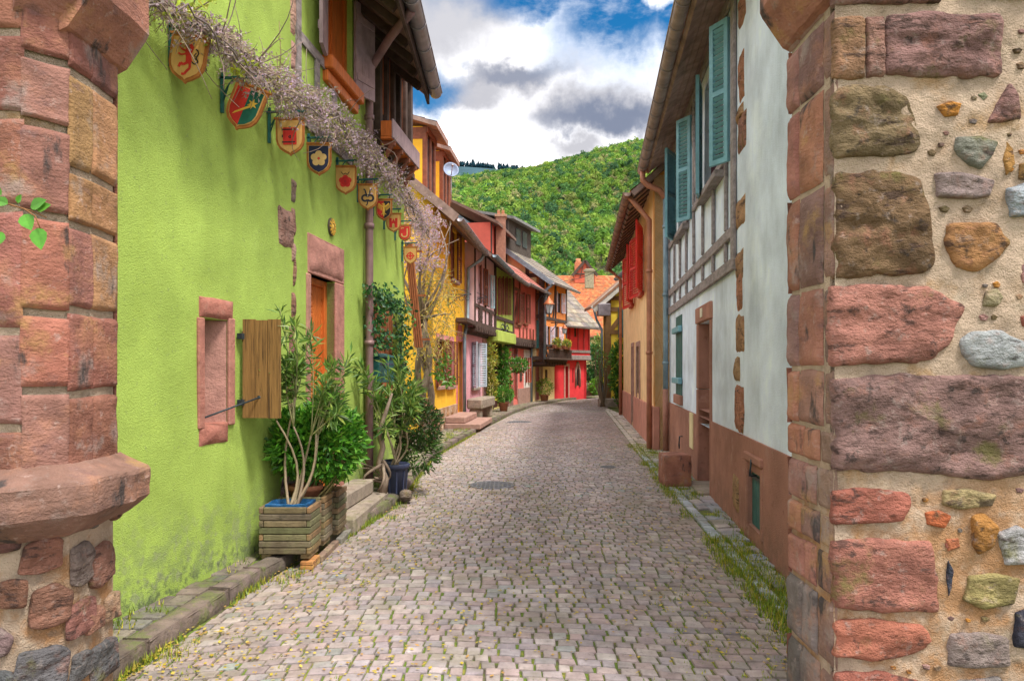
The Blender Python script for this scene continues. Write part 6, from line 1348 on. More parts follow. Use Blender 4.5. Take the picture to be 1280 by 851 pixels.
    ca = me.color_attributes.new('Col', 'FLOAT_COLOR', 'CORNER'); ca.data.foreach_set('color', np.concatenate([Cc, np.ones((len(Cc), 1))], axis=1).astype(np.float32).ravel()); me.materials.append(M('forest_leaf', 'attr', .8, None, bump=(), spec=.1, trans=.35)); me.validate()
    o = bpy.data.objects.new('wood', me); COL.objects.link(o); o['kind'] = 'stuff'; o['label'] = 'spring green broadleaf wood covering the hillside'
wood_mass()
# ================================================================== PLANTERS, POTS AND PLANTS
GRN = [(.08, .27, .025), (.12, .34, .03), (.06, .20, .025), (.18, .40, .04)]
OLE = [(.16, .29, .05), (.22, .36, .06), (.11, .21, .045), (.30, .40, .09), (.08, .16, .04)]
def rdir(up=.2):
    while True:
        v = V((U(-1, 1), U(-1, 1), U(-1, 1)))
        if .05 < v.length < 1: v.normalize(); v.z += up; return v.normalized()
def bush(mb, c, r, n, l, w, cols, lo=.55):
    c = V(c)
    for i in range(n):
        d = rdir(.1); rad = U(lo, 1) ** .6; k = 1 + .25 * noise.noise(d * 2.3 + c); p = c + V((d.x * r[0], d.y * r[1], d.z * r[2])) * rad * k
        ld = (d + rdir(.3) * .9).normalized(); mb.leaf(p, ld, rdir(.8), l * U(.7, 1.2), w * U(.8, 1.2), jc(random.choice(cols), .25, .1))
def curve(a, b, bend=.15, n=7):
    a, b = V(a), V(b); k = V((U(-1, 1), U(-1, 1), U(-.3, .6))) * bend * (b - a).length; return [a + (b - a) * t + k * math.sin(math.pi * t) for t in [i / (n - 1) for i in range(n)]]
def oleander(T, base, tips, spread=.07, ll=.12, lw=.02, nl=40, r0=.012, cols=OLE, vary=.15, mains=6):
    """a few long stems from the soil, forking high up into leafy shoots"""
    st = MB(); lf = MB(); base = V(base); groups = [[] for _ in range(mains)]
    order = sorted(tips, key=lambda p: p.x * .8 + p.z * .3 + p.y * .2)
    for i, t in enumerate(order): groups[i * mains // len(order)].append(t)
    for gp in groups:
        if not gp: continue
        b = base + V((U(-spread, spread), U(-spread, spread), 0)); c = sum(gp, V((0, 0, 0))) / len(gp); fork = b + (c - b) * U(.55, .68); fork.x += U(-.03, .03)
        stem = curve(b, fork, vary, 8); col = jc((.34, .26, .18), .2); st.tube(stem, [r0 * (1 - .45 * i / 7) for i in range(8)], 7, col)
        for tip in gp:
            ax0 = stem[-1] - stem[-2]; mid = fork + (tip - fork) * .5 + ax0.normalized() * .05 + V((U(-.04, .04), U(-.04, .04), U(-.02, .04))); pts = []
            for k in range(8): t = k / 7; pts.append(fork * (1 - t) ** 2 + mid * 2 * t * (1 - t) + tip * t * t)
            st.tube(pts, [r0 * .5 * (1 - .7 * k / 7) for k in range(8)], 5, jc((.30, .30, .14), .2))
            for k in range(nl):
                t = U(.22, 1.0) ** .75; i = min(6, int(t * 7)); p = pts[i] + (pts[i + 1] - pts[i]) * (t * 7 - i); ax = (pts[i + 1] - pts[i]).normalized(); d = (rdir(.05) * 1.0 + ax * .75 + V((0, 0, -.12))).normalized()
                lf.leaf(p + d * .008, d, rdir(.9), ll * U(.65, 1.15), lw * U(.8, 1.2), jc(random.choice(cols), .22, .1), .12)
    T.part('stems', st, m_twig); T.part('leaves', lf, m_leaf)
def planter(c, hx, hy, z0, z1, label, liner=False):
    T = Thing('planter', label, 'planter', (*c, z0), 'slatted wooden planters on the pavement'); n = 7; PW = [(.22, .17, .10), (.33, .20, .10), (.20, .19, .10), (.21, .17, .12), (.25, .22, .12), (.30, .19, .11)]
    hgt = (z1 - z0) / n
    for nm, (ux, uy, hl, hd) in {'front_side': ((1, 0), (0, -1), hx, hy), 'right_side': ((0, 1), (1, 0), hy, hx), 'back_side': ((1, 0), (0, 1), hx, hy), 'left_side': ((0, 1), (-1, 0), hy, hx)}.items():
        m = MB()
        for k in range(n):
            u = V((*ux, 0)); w = V((*uy, 0)); off = U(-.004, .004); cut = .035 if (k % 2 == 0) == (nm in ('front_side', 'back_side')) else .0
            m.box(V((*c, z0 + hgt * (k + .5))) + w * (hd - .016 + off * .4) + u * off, u * (hl - cut - .001), w * .016, V((0, 0, hgt / 2 - .003)), jc(random.choice(PW), .2), .005)
        T.part(nm, m, m_planter)
    m = MB(); m.box((*c, z1 - .09), (hx - .034, 0, 0), (0, hy - .034, 0), (0, 0, .05)); T.part('soil', m, m_soil)
    if liner:
        m = MB(); k = 24; vs = []
        for j, (zz, g) in enumerate(((z1 - .07, .040), (z1 + .012, .036), (z1 + .018, .05), (z1 - .05, .07))):
            for i in range(k):
                t = i / k * 4; q = int(t); f = t - q; a, b = hx - g, hy - g; cr = [(-a, -b), (a, -b), (a, b), (-a, b)]; p, r = cr[q % 4], cr[(q + 1) % 4]; vs.append((c[0] + p[0] + (r[0] - p[0]) * f, c[1] + p[1] + (r[1] - p[1]) * f, zz + U(-.006, .006)))
        m.add(vs, [(j * k + i, j * k + (i + 1) % k, (j + 1) * k + (i + 1) % k, (j + 1) * k + i) for j in range(3) for i in range(k)]); T.part('liner', m, m_bluebag)
    m = MB()
    for sx in (-1, 1): m.box((c[0] + sx * (hx - .05), c[1], z0 - .02), (.035, 0, 0), (0, hy - .03, 0), (0, 0, .018), (.30, .22, .12))
    T.part('foot_battens', m, m_planter)
planter((-1.80, 5.86), .205, .165, .125, .50, 'front slatted wooden planter with blue plastic liner, nearest the gate', True)
planter((-1.795, 6.26), .20, .145, .125, .505, 'middle slatted wooden planter holding a terracotta pot')
planter((-1.775, 6.68), .205, .165, .125, .485, 'last slatted wooden planter, touching the stone doorstep')
def wood_block():
    m = MB(); 
    for k in range(2): m.box((-1.625, 5.80, .022 + k * .034), (.05, 0, 0), (0, .11, 0), (0, 0, .016), jc((.55, .26, .09), .1), .004)
    m.box((-1.585, 6.2, .028), (.028, 0, 0), (0, .28, 0), (0, 0, .028), (.30, .20, .15), .008); m.box((-1.57, 6.72, .03), (.03, 0, 0), (0, .20, 0), (0, 0, .03), (.27, .25, .22), .008)
    single('packing_timber', m, m_planter, 'thin orange-brown packing timbers wedged under the slatted planters', 'timber', (-1.6, 6.0, 0))
wood_block()
def PX(px, py, Y): return V(((px - CX) / F * Y, Y, CZ + (HY - py) / F * Y))
T = Thing('oleander', 'tall loose oleander with thin curved stems growing in the front blue lined planter', 'shrub', (-1.8, 5.86, .45))
tips = [PX(352 + U(-26, 26), U(395, 480), U(5.6, 6.1)) for _ in range(9)] + [PX(350, 388, 5.85), PX(388, 412, 5.9), PX(384, 425, 6.0), PX(330, 470, 5.7)] + [PX(420 + U(-32, 30), U(440, 520), U(5.7, 6.3)) for _ in range(10)]
tips = [p if p.x > -3.02 + .1667 * p.y else V((-3.0 + .1667 * p.y, p.y, p.z)) for p in tips]
oleander(T, (-1.8, 5.86, .42), tips, .06, .125, .022, 46, .013, OLE, .14, 6)
T = Thing('terracotta_pot', 'plain terracotta pot sunk in the middle slatted planter', 'pot', (-1.795, 6.26, .40)); m = MB(); m.lathe((-1.795, 6.26, .42), [(.001, 0), (.10, 0), (.135, .13), (.15, .13), (.15, .17), (.13, .17), (.12, .12), (.001, .12)], 20); T.part('body', m, m_terra)
T = Thing('laurel_bush', 'dense glossy green laurel bush in the middle and last planters by the door', 'shrub', (-1.75, 6.4, .45)); m = MB()
bush(m, (-1.66, 6.35, .94), (.34, .32, .34), 2600, .085, .034, GRN); bush(m, (-1.72, 6.62, .98), (.26, .3, .34), 1200, .085, .034, GRN); bush(m, (-1.86, 6.2, .95), (.22, .25, .28), 800, .085, .034, GRN); T.part('leaves', m, m_leaf)
m = MB()
for i in range(26): m.tube(curve((-1.76 + U(-.09, .09), U(6.2, 6.7), .40), (-1.70 + U(-.26, .26), 6.42 + U(-.25, .25), U(.75, 1.1)), .1), [.008, .008, .007, .006, .005, .004, .003], 5, jc((.30, .25, .10), .2))
T.part('stems', m, m_twig)
# black pots by the step
def black_pot(c, r, h, label):
    T = Thing('plastic_pot', label, 'pot', (*c, c_z := .09), 'black plastic plant pots beside the doorstep'); m = MB()
    m.lathe((*c, .09), [(.001, 0), (r * .78, 0), (r * .95, h * .80), (r * .97, h * .82), (r * 1.08, h * .83), (r * 1.10, h * .98), (r * 1.06, h), (r * .96, h), (r * .93, h * .86)], 28); bo = T.part('body', m, m_black); m = MB(); m.lathe((*c, .09), [(.94 * r, h * .88), (.5 * r, h * .9), (.001, h * .9)], 20); T.part('soil', m, m_soil)
    m = MB()
    for k in range(10): an = k * .628; m.beam((c[0] + r * .80 * math.cos(an), c[1] + r * .80 * math.sin(an), .10), (c[0] + r * .955 * math.cos(an), c[1] + r * .955 * math.sin(an), .09 + h * .79), .018, .012, up=(math.cos(an), math.sin(an), 0))
    T.part('ribs', m, m_black, bo)
black_pot((-1.42, 8.72), .165, .36, 'front black ribbed plastic pot with wide rim on the pavement'); black_pot((-1.50, 9.15), .16, .34, 'back black ribbed plastic pot half hidden behind the front one')
T = Thing('oleander', 'broad long leaved oleander in the front black plastic pot', 'shrub', (-1.42, 8.72, .4))
oleander(T, (-1.42, 8.72, .40), [PX(478 + U(-40, 44), U(450, 545), U(8.2, 9.0)) for _ in range(22)], .06, .18, .030, 34, .015, OLE, .2, 5)
T = Thing('bronze_shrub', 'rounded shrub with bronze pink buds in the back black plastic pot', 'shrub', (-1.46, 9.15, .38)); m = MB(); bush(m, (-1.20, 9.15, .86), (.30, .28, .33), 1500, .075, .028, [(.07, .13, .03), (.10, .17, .04), (.05, .09, .03)]); bush(m, (-1.20, 9.12, .90), (.32, .3, .34), 380, .035, .022, [(.34, .15, .12), (.30, .17, .10)], .85); bush(m, (-1.15, 9.05, .55), (.24, .2, .26), 500, .10, .026, [(.07, .15, .03), (.10, .2, .04)]); T.part('leaves', m, m_leaf)
m = MB()
for i in range(14): m.tube(curve((-1.48 + U(-.05, .05), 9.15 + U(-.05, .05), .36), (-1.22 + U(-.2, .2), 9.12 + U(-.2, .2), U(.6, 1.1)), .1), [.01, .009, .008, .007, .005, .004, .003], 5, (.25, .16, .1))
T.part('stems', m, m_twig)
# gnarled dead vine stump
m = MB(); b = V((-1.50, 8.36, .155)); pts = [b, b + V((.03, .0, .16)), b + V((-.05, .02, .34)), b + V((.0, 0, .52)), b + V((-.04, .02, .72)), b + V((.04, 0, .95)), b + V((.1, .05, 1.15))]
m.tube(pts, [.05, .042, .036, .033, .03, .024, .012], 8)
for i in range(9): q = curve(b + V((0, 0, U(.1, .4))), b + V((U(-.3, .06), U(-.15, .1), U(.02, .35))), .5, 8); m.tube(q, [.02, .02, .017, .015, .012, .01, .008, .004], 5)
single('dead_vine', m, m_bark, 'gnarled bare grey vine trunk standing on the lower doorstep beside the black pot', 'dead plant', b)
m = MB(); c = V((-1.27, 8.55, .09)); vs = []
for i in range(3): stone(m, c + V((U(-.03, .03), U(-.09, .09), -.05 + .03 * i)), (1, 0, 0), (0, 1, 0), [(-.07, -.06), (.07, -.05), (.08, .05), (0, .08), (-.07, .06)], (0, 0, 1), jc((.22, .17, .14), .2), .07, i, .02, 4, 14)
single('tuff_stones', m, m_stone, 'little heap of dark knobbly stones at the kerb end of the doorstep', 'stones', c)

# ------------------------------------------------------------------ wisteria along the wall
def wisteria():
    T = Thing('wisteria', 'bare wisteria with pale mauve blossom trained along the green wall above the shields', 'climbing plant', (-1.7, 7, 3.9))
    path = [(150, -22), (190, 2), (235, 22), (275, 50), (310, 80), (350, 110), (385, 134), (420, 156), (450, 182), (478, 210), (500, 238), (520, 266), (535, 296)]
    def wp(px, py, d):
        px0 = min(px, 503)
        W = WG1 if px0 < 372 else WG2
        if px <= 503: s, z = W.at(px, py, d); return W.pt(s, z, d)
        return PX(px, py, 10.6 + (px - 503) * .05)
    st = MB()
    for k in range(6):
        pts = []
        for i, (px, py) in enumerate(path): pts.append(wp(px + U(-5, 5), py + U(-13, 13), .10 + .09 * k * .6 + U(-.03, .05)))
        fine = []
        for a, b in zip(pts, pts[1:]):
            for j in range(4): fine.append(a + (b - a) * j / 4 + V((U(-.03, .03), U(-.03, .03), U(-.04, .04))))
        st.tube(fine, [(.014 - .002 * k) * (1 - .5 * i / len(fine)) + .003 for i in range(len(fine))], 5, jc((.20, .16, .15), .2))
    tw = MB(); bl = MB(); lf = MB()
    BL = [(.50, .38, .44), (.46, .38, .38), (.58, .44, .54), (.64, .46, .62), (.36, .30, .20), (.54, .46, .33)]
    def rac(p, l, dd, n, cols, sp=.03):
        """one hanging flower spray"""
        e = p + dd * l; q = curve(p, e, .25, 6); tw.tube(q, [.0035, .003, .0025, .002, .002, .0015], 4, jc((.34, .24, .20), .2))
        for k in range(n):
            t = k / n; i = min(4, int(t * 5)); o = q[i] + (q[i + 1] - q[i]) * (t * 5 - i) + V((U(-1, 1), U(-1, 1), U(-1, 1))) * sp * (1 - .5 * t); bl.leaf(o, rdir(-.3), rdir(0), U(.02, .038), U(.015, .024), jc(random.choice(cols), .25, .06), .3)
    segs = list(zip(path, path[1:]))
    for i in range(1000):
        f = R(); f = f ** .75; t = f * (len(path) - 1); k = min(len(path) - 2, int(t)); a, b = path[k], path[k + 1]; px = a[0] + (b[0] - a[0]) * (t - k); py = a[1] + (b[1] - a[1]) * (t - k)
        thick = 11 + 13 * min(1, max(0, (px - 240) / 120)) * (1 - .35 * min(1, max(0, (px - 430) / 80)))
        p = wp(px + U(-8, 8), py + U(-thick, thick * .8) - 2, U(.05, .34 if px < 300 else .40)); dd = (V((U(-.9, .9), U(-.9, .9), U(-1.1, .25)))).normalized()
        cols = BL[:3] + [BL[4], BL[5]] if px < 330 else BL
        rac(p, U(.10, .24), dd, random.choice((5, 9, 12, 15)) if px > 225 else random.choice((2, 4, 6)), cols)
    for i in range(110):
        f = R(); t = f * (len(path) - 2); k = int(t); a = path[k]; p = wp(a[0] + U(-12, 12), a[1] + U(-8, 8), U(.08, .4)); tw.tube(curve(p, p + V((U(-.4, .4), U(-.4, .4), U(-.5, .55))), .3, 7), [.005, .0045, .004, .0035, .003, .0025, .002], 4, jc((.27, .20, .17), .25))
    for (px, py) in ((300, 92), (303, 86), (245, 22), (228, 10), (310, 78), (258, 4), (340, 108), (508, 262)):
        for k in range(16): p = wp(px + U(-9, 9), py + U(-7, 7), U(.2, .4)); lf.leaf(p, rdir(0), rdir(.5), U(.04, .07), U(.015, .025), jc((.42, .46, .05), .2, .1))
    for i in range(170):
        t = R() * (len(path) - 2); k = int(t); a = path[k]; b_ = path[k + 1]; p = wp(a[0] + (b_[0] - a[0]) * (t - k) + U(-12, 12), a[1] + (b_[1] - a[1]) * (t - k) + U(-16, 10), U(.1, .4))
        for k in range(5): lf.leaf(p + rdir(0) * U(0, .05), rdir(-.1), rdir(.5), U(.025, .05), U(.012, .02), jc(random.choice([(.40, .40, .06), (.30, .34, .06), (.45, .36, .14)]), .2, .1))
    for (px, py, l) in ((348, 110, .55), (345, 118, .35)): p = wp(px, py, .2); tw.tube([p, p + V((.02, 0, l * .5)), p + V((0, .02, l))], [.006, .005, .003], 5, (.25, .2, .1)); 
    for k in range(12): p = wp(346 + U(-3, 3), 40 + k * 6, .2); lf.leaf(p, rdir(.2), rdir(.3), .05, .012, (.30, .34, .08))
    T.part('stems', st, m_twig); T.part('twigs', tw, m_twig); T.part('blossom', bl, m_petal); T.part('leaves', lf, m_leaf)
wisteria()
def wisteria_tree():
    b = PX(534, 553, 14.6); b.z = .09
    T = Thing('wisteria_tree', 'old wisteria with twisted trunk and yellowish bare twigs in front of the yellow house', 'climbing tree', b)
    tr = MB(); c = PX(530, 440, 14.6); top = PX(527, 395, 14.5)
    for k in range(3):
        ph = k * 2.1; pts = []
        for i in range(12): t = i / 11; q = b + (top - b) * t; pts.append(q + V((.11 * math.cos(ph + t * 6), .11 * math.sin(ph + t * 6), 0)) * (.6 + .6 * math.sin(t * 3)))
        tr.tube(pts, [.085 - .035 * i / 11 for i in range(12)], 8)
    for i in range(13): e = PX(535 + U(-28, 40), U(250, 400), 14.6 + U(-.8, .8)); tr.tube(curve(top + V((0, 0, U(-.4, .2))), e, .2, 8), [.04, .034, .028, .023, .018, .014, .01, .006], 6)
    tw = MB(); lf = MB(); bl = MB(); TC = [(.42, .32, .12), (.50, .38, .15), (.36, .26, .16)]
    for i in range(400):
        px, py = 536 + U(-32, 32), U(330, 450) - 5; 
        if ((px - 537) / 32) ** 2 + ((py - 385) / 62) ** 2 > 1: continue
        p = PX(px, py, 14.6 + U(-.6, .6)); e = p + V((U(-.35, .35), U(-.35, .35), U(-.55, .1))); tw.tube(curve(p, e, .3, 6), [.007, .006, .005, .004, .0035, .003], 4, jc(random.choice(TC), .25))
        for k in range(2 if i % 2 else 4): lf.leaf(p + (e - p) * R(), rdir(-.2), rdir(.3), U(.04, .075), U(.02, .03), jc(random.choice([(.50, .42, .05), (.36, .40, .05), (.56, .46, .10)]), .2, .1))
    for i in range(210):
        px, py = 524 + U(-20, 26), U(256, 334); p = PX(px, py, 14.3 + U(-.5, .5)); e = p + V((U(-.2, .25), U(-.2, .2), U(-.4, .1))); tw.tube(curve(p, e, .3, 5), [.006, .005, .004, .003, .002], 4, jc((.34, .24, .22), .2))
        for k in range(7): bl.leaf(p + (e - p) * R() + V((U(-.04, .04), U(-.04, .04), U(-.04, .04))), rdir(-.2), rdir(0), U(.04, .06), U(.025, .04), jc(random.choice([(.66, .44, .58), (.60, .40, .48), (.66, .54, .50), (.56, .44, .60)]), .15, .06))
    for (px, py) in ((553, 455), (560, 478), (548, 468)):
        p = PX(px, py, 14.3); tr.tube(curve(c, p, .15, 6), [.02, .018, .015, .012, .01, .006], 5)
        for k in range(26): lf.leaf(p + rdir(0) * U(0, .25), rdir(-.2), rdir(.7), U(.10, .17), U(.05, .08), jc((.13, .26, .04), .25, .1))
    T.part('trunk', tr, m_bark); T.part('twigs', tw, m_twig); T.part('leaves', lf, m_leaf); T.part('blossom', bl, m_petal)
wisteria_tree()
def ivy():
    T = Thing('ivy', 'dark green ivy hanging in an arch round the orange boarded window', 'climbing plant', WG2.pt(2.9, 1.8, 0)); m = MB(); st = MB(); W = WG2
    IV = [(.035, .12, .03), (.05, .16, .04), (.03, .09, .04), (.08, .20, .03), (.04, .13, .06)]
    def put(px, py, n, rx, ry):
        for i in range(n):
            s, z = W.at(px + random.gauss(0, rx), py + random.gauss(0, ry), .08); p = W.pt(s, z, U(.03, .20)); m.leaf(p, (rdir(-.6) + W.n * .3), W.n + rdir(.3) * .7, U(.05, .085), U(.04, .06), jc(random.choice(IV), .25, .1), .1)
    for (px, py) in ((466, 372), (470, 392), (463, 400), (470, 415), (476, 425), (468, 430), (474, 380), (482, 372), (490, 378), (487, 388), (498, 384), (503, 396), (500, 410), (497, 425), (502, 438), (497, 452), (503, 462), (500, 478), (506, 490), (503, 505), (498, 500), (507, 520), (460, 362), (478, 366)): put(px, py, 52, 4.0, 6.0)
    for pts in (((465, 440), (462, 400), (468, 370), (480, 368)), ((505, 545), (500, 470), (503, 400), (490, 375)), ((508, 550), (506, 490), (499, 420), (486, 376))):
        q = [W.pt(*W.at(x, y, .05), .05) for x, y in pts]; st.tube([q[0], (q[0] + q[1]) / 2 + V((.03, 0, 0)), q[1], (q[1] + q[2]) / 2, q[2], q[3]], [.022, .02, .017, .014, .01, .006], 6, (.2, .15, .1))
    T.part('stems', st, m_twig); T.part('leaves', m, m_leaf)
ivy()
def climbers():
    W = GN
    for name, lab, spots, cols in (('climbing_rose', 'yellowish climbing rose beside the dark door of the lime green house', [(613, 438), (615, 450), (612, 465), (615, 480), (614, 495), (611, 455), (613, 472)], [(.36, .36, .04), (.22, .30, .04), (.45, .40, .06)]),
                                 ('climbing_vine', 'fresh green vine hanging by the dark post of the lime green house', [(630, 440), (632, 450), (629, 460), (632, 468), (628, 474), (634, 476), (629, 448), (630, 466)], [(.08, .24, .02), (.12, .30, .03), (.06, .17, .02)])):
        T = Thing(name, lab, 'climbing plant', W.pt(1 if 'rose' in name else 3.2, .09, .1)); m = MB(); st = MB(); q = []
        for (px, py) in spots:
            s, z = W.at(px, py, .22); c = W.pt(s, z, .22); q.append(c); bush(m, c, (.22, .2, .24), 120, .10, .07, cols, .2)
        s0 = W.pt(*(W.at(spots[0][0], 500, .15)[0], .09), .12); st.tube([s0] + sorted(q, key=lambda v: v.z), .018, 5, (.2, .15, .1)); T.part('stem', st, m_twig); T.part('leaves', m, m_leaf)
    # potted plants along the row
    def potted(name, lab, c, r, h, br, cols, n=500, fl=None, lw=.05):
        T = Thing(name, lab, 'potted plant', c); m = MB(); m.lathe(c, [(.001, 0), (r * .75, 0), (r, h), (r * 1.1, h), (r * 1.1, h * .85), (r * .9, h * .95), (.001, h * .9)], 14); T.part('pot', m, m_terra); m = MB(); bush(m, V(c) + V((0, 0, h + br * .75)), (br, br, br * .8), n, .11, lw, cols, .3)
        if fl: bush(m, V(c) + V((0, 0, h + br * .9)), (br, br, br * .8), 70, .06, .05, fl, .8)
        T.part('leaves', m, m_leaf)
    c = PK.pt(PK.len + .35, .09, .55); potted('potted_geranium', 'bushy bright green plant in a terracotta pot near the lime house door', c, .17, .32, .36, [(.09, .26, .03), (.13, .32, .04)], 600)
    c = CR.pt(1.05, .09, .35); potted('potted_shrub', 'yellow green shrub in a pot before the cream wall of the orange house', c, .2, .3, .45, [(.25, .32, .04), (.16, .26, .04)], 500)
    H = Thing('hanging_basket', 'bushy green hanging basket with a few pale flowers on the salmon house', 'hanging basket', RD.pt(.3, 1.4, .45)); c = RD.pt(.3, 1.55, .42); m = MB(); m.lathe(c, [(.001, -.18), (.14, -.12), (.2, .0), (.19, .02)], 12); H.part('basket', m, m_brownwood); m = MB(); bush(m, c + V((0, 0, .16)), (.42, .42, .32), 600, .11, .06, [(.08, .25, .03), (.13, .32, .04)], .3); bush(m, c + V((0, 0, .12)), (.43, .43, .33), 40, .06, .05, [(.7, .5, .5)], .9); H.part('leaves', m, m_leaf); m = MB(); m.tube([c + V((0, 0, 0)), c + V((0, 0, .55)), RD.pt(.3, 2.15, .0)], .012, 5); H.part('hook', m, m_iron)
    # balcony flowers on the orange house
    for f, lab in ((.3, 'yellow flowered box on the left part of the orange house balcony'), (.72, 'yellow flowered box on the right part of the orange house balcony')):
        s = CR.len * f; c = CR.pt(s, 2.62, .93); B = Thing('flower_box', lab, 'flower box', CR.pt(s, 2.46, .93), 'balcony flower boxes'); m = MB(); CR.box(m, s - .5, s + .5, 2.485, 2.64, .86, 1.0, None, .01); B.part('box', m, m_brownwood); m = MB(); bush(m, c + V((0, 0, .12)), (.2, .42, .2), 260, .09, .05, [(.14, .26, .04), (.3, .36, .04)], .2); bush(m, c + V((0, 0, .14)), (.22, .44, .22), 70, .07, .06, [(.75, .5, .05)], .7); B.part('flowers', m, m_leaf)
    # right hand side: wall shrub on the far yellow house, climbing shrub at its corner, garden bushes
    def shrub(name, lab, c, blobs, cols, l=.14, w=.08, stems=6):
        T = Thing(name, lab, 'shrub', c); m = MB(); st = MB()
        for (o, r, n) in blobs:
            bush(m, V(c) + V(o), r, n, l, w, cols, .3)
            for k in range(stems): st.tube(curve(V(c) + V((U(-.1, .1), U(-.1, .1), 0)), V(c) + V(o) + V((U(-.5, .5) * r[0], U(-.5, .5) * r[1], U(-.2, .4) * r[2])), .1), [.03, .027, .024, .02, .016, .012, .008], 5, (.2, .15, .1))
        T.part('stems', st, m_twig); T.part('leaves', m, m_leaf)
    shrub('wall_shrub', 'dense green shrub against the yellow timbered house on the right', (4.35, 28.6, 0), [((0, 0, 2.0), (.45, .5, .7), 1000), ((-.05, 0, 1.1), (.42, .45, .6), 700), ((.1, 0, .5), (.36, .4, .45), 400)], [(.07, .22, .02), (.10, .28, .03), (.05, .15, .02), (.16, .32, .03)])
    shrub('climbing_shrub', 'light leafed climber at the street corner of the yellow timbered house', (3.72, 29.5, 0), [((0, 0, 1.9), (.2, .3, .4), 120), ((-.1, 0, 1.3), (.16, .2, .4), 90), ((-.25, 0, 2.3), (.2, .2, .2), 60)], [(.22, .30, .05), (.14, .22, .04)], .11, .05)
    shrub('garden_bush', 'dark green bush behind the garden wall beside the crimson house', (4.5, 42, 0), [((0, 0, 1.9), (.9, .8, 1.1), 900), ((.2, 0, .9), (.9, .8, .8), 500)], [(.04, .14, .04), (.06, .19, .04)], .22, .14)
    shrub('garden_bush', 'pale yellow green bush behind the garden wall towards the yellow house', (5.5, 42.4, 0), [((0, 0, 2.6), (.9, .8, 1.0), 700), ((0, 0, 1.2), (.7, .8, .9), 500)], [(.22, .28, .05), (.14, .22, .04)], .2, .12)
    shrub('garden_bush', 'low bright green bush in front of the garden wall', (4.9, 40.5, 0), [((0, 0, .55), (.6, .4, .5), 500)], [(.18, .40, .03), (.12, .3, .03)], .16, .1)
climbers()
# vine shoot reaching in from the left
def shoot():
    T = Thing('vine_shoot', 'small shoot of bright green leaves hanging at the left gate pillar', 'plant', (-1.85, 2.6, 2.1)); st = MB(); lf = MB(); Y = 2.62
    main = [PX(-60, 235, 2.93), PX(-30, 238, 2.75), PX(0, 252, Y), PX(20, 258, Y), PX(40, 264, Y), PX(58, 272, Y)]; st.tube(main, [.004, .004, .0035, .003, .0025, .002], 5, (.25, .12, .05)); st.tube([PX(30, 261, Y), PX(44, 270, Y - .02), PX(50, 285, Y - .02)], .0025, 5, (.25, .12, .05))
    for (px, py, ang, l, w) in ((-4, 268, 240, .085, .06), (3, 290, 250, .06, .05), (10, 255, 160, .05, .04), (38, 259, 20, .07, .05), (30, 268, 300, .07, .055), (47, 285, 285, .085, .06), (46, 262, 15, .06, .04), (2, 244, 150, .05, .04), (22, 254, 60, .035, .025)):
        a = math.radians(ang); d = V((math.cos(a), -.15, math.sin(a))); p = PX(px, py, Y - .01); n = V((.1, -1, .35)).normalized(); x = d.cross(n).normalized(); prof = [(0, 0), (.12, .32), (.32, .5), (.58, .42), (.82, .2), (1, 0)]
        L_ = [p + d * l * t + x * w * k + n * (.010 * k) for t, k in prof]; R_ = [p + d * l * t - x * w * k + n * (.010 * k) for t, k in prof]; C_ = [p + d * l * t for t, k in prof]; col = jc((.09, .30, .025), .2, .1)
        lf.add(L_ + C_ + R_, [(i, i + 6, i + 7, i + 1) for i in range(5)] + [(i + 6, i + 12, i + 13, i + 7) for i in range(5)], col)
    T.part('stem', st, m_twig); T.part('leaves', lf, m_leaf)
shoot()
# covers in the road
for (c, r, lab) in (((-.27, 9.8), .31, 'round dark cast iron manhole cover in the middle of the street'), ((.22, 21.3), .36, 'pale grey round manhole cover further up the street'), ((1.55, 11.6), .13, 'small pale water valve cover near the white house')):
    T = Thing('manhole_cover', lab, 'manhole cover', (*c, 0), 'metal covers in the cobbles'); m = MB(); m.lathe((*c, 0), [(r * 1.02, .008), (r * 1.0, .017), (r * .9, .018), (r * .88, .014)], 32); T.part('ring', m, m_cover); m = MB(); m.lathe((*c, 0), [(r * .88, .013), (r * .3, .0145), (.001, .0145)], 32)
    k = -4
    while k <= 4:
        for j in range(-4, 5):
            x, y = c[0] + k * r * .19, c[1] + j * r * .19
            if math.hypot(x - c[0], y - c[1]) < r * .8: m.box((x, y, .016), (r * .06, 0, 0), (0, r * .06, 0), (0, 0, .004))
        k += 1
    T.part('lid', m, m_cover)
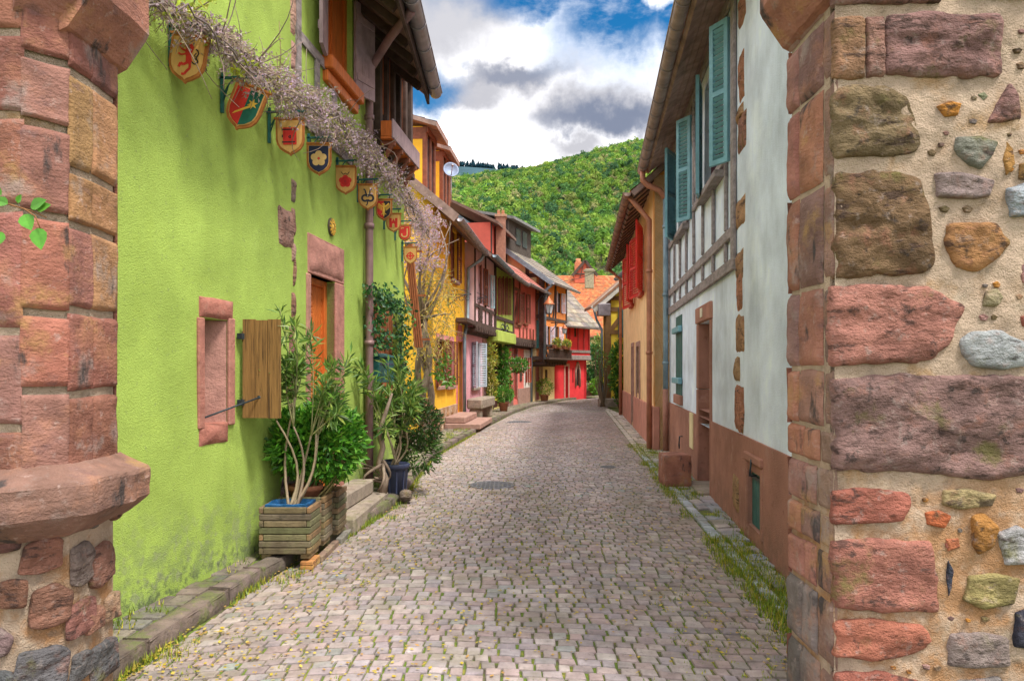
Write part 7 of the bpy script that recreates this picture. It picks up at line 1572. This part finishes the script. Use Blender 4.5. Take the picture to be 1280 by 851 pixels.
# ------------------------------------------------------------------ grass, moss and petals
def grass():
    m = MB(); GC = [(.24, .32, .03), (.36, .38, .03), (.17, .27, .025), (.48, .42, .04), (.12, .22, .02)]
    def tuft(x, y, n, h, sp):
        for i in range(n):
            p = V((x + random.gauss(0, sp), y + random.gauss(0, sp), .006)); a = U(0, 6.28); w = U(.002, .0045); l = h * U(.5, 1.2); t = V((math.cos(a), math.sin(a), 0)); b = V((-t.y, t.x, 0)) * w; tip = p + t * l * U(.2, .7) + V((0, 0, l)); c = jc(random.choice(GC), .25, .08); m.add((p - b, p + b, tip), ((0, 1, 2),), c)
    for i in range(4200):
        y = 3.2 + 9.0 * R() ** 1.4; x = U(KR(y) - .10, VR(y) - .0)
        if x > VR(y) - .09 and R() < .6: continue
        d = noise.noise(V((x * 2.2, y * .9, 5))) + .4 * noise.noise(V((x * 6, y * 4, 2)))
        if d > -.12 - (.3 if y < 5.3 else 0) and R() < .62: tuft(x, y, random.choice((6, 9, 13)), U(.025, .075), .03)
    for i in range(500):
        y = U(12.5, 15); x = U(2.35, 2.75)
        tuft(x, y, 5, .05, .04)
    for i in range(5200):                                 # blades in the joints of the setts
        y = 3.1 + 8 * R() ** 1.8; x = U(KL(y), KR(y)); d = noise.noise(V((x * 1.3, y * .8, 15))) + .5 * noise.noise(V((x * 5, y * 3, 12))) + (.18 if y < 4.4 else -.05) + (.2 if x > KR(y) - .5 else 0)
        if d > .30: tuft(x, y, random.choice((3, 5)), U(.008, .022), .014)
    for i in range(1500):                                  # along the left kerb and pavement
        y = U(3.2, 18); x = KL(y) + (U(0, .06) if R() < .5 else U(-.5, -.14))
        if x < lerp_tab(PV, y) + .02: continue
        if noise.noise(V((x * 2, y * 1.4, 25))) > -.12:
            for k in range(5):
                p = V((x + U(-.03, .03), y + U(-.03, .03), .008 if x > KL(y) else .095)); a = U(0, 6.28); t = V((math.cos(a), math.sin(a), 0)); b = V((-t.y, t.x, 0)) * .004; m.add((p - b, p + b, p + t * .02 + V((0, 0, U(.02, .06)))), ((0, 1, 2),), jc(random.choice(GC), .25))
    for (x, y) in ((-1.66, 5.55), (-1.72, 5.35), (-1.9, 4.0), (-1.24, 7.6), (-1.28, 8.2), (-1.22, 8.9), (-1.3, 9.6)): tuft(x, y, 60, .06, .06)
    structure('grass', m, m_leaf, 'stuff', 'yellow green grass growing between the stones and along the right wall')
    q = MB()
    for i in range(6500):
        y = 3.0 + 15 * R() ** 1.5; t = R() ** 2.2 if R() < .75 else R(); x = KL(y) + (KR(y) - KL(y)) * t
        if noise.noise(V((x * 1.1, y * .7, 40))) < -.12 and R() < .8: continue
        a = U(0, 6.28); u = V((math.cos(a), math.sin(a), U(-.3, .3))) * U(.008, .017); v = V((-math.sin(a), math.cos(a), U(-.3, .3))) * U(.006, .012); p = V((x, y, .019)); q.quad(p - u, p - v, p + u, p + v, jc(random.choice([(.55, .42, .05), (.62, .48, .10), (.45, .36, .08), (.5, .3, .1)]), .2))
    structure('fallen_petals', q, m_petal, 'stuff', 'tiny yellow petals scattered over the cobbles')
grass()
# overhead wires
for (a, b, lab) in (((645, 338, 31), (676, 356, 32), 'thin overhead wire crossing the cream gable'), ((700, 352, 36), (772, 322, 32), 'thin overhead wire in front of the orange tiled roof')):
    m = MB(); p, q = PX(*a), PX(*b); m.tube([p + (q - p) * t - V((0, 0, .25 * math.sin(math.pi * t))) for t in [i / 10 for i in range(11)]], .014, 4); single('overhead_wire', m, m_iron, lab, 'wire', (p + q) / 2)
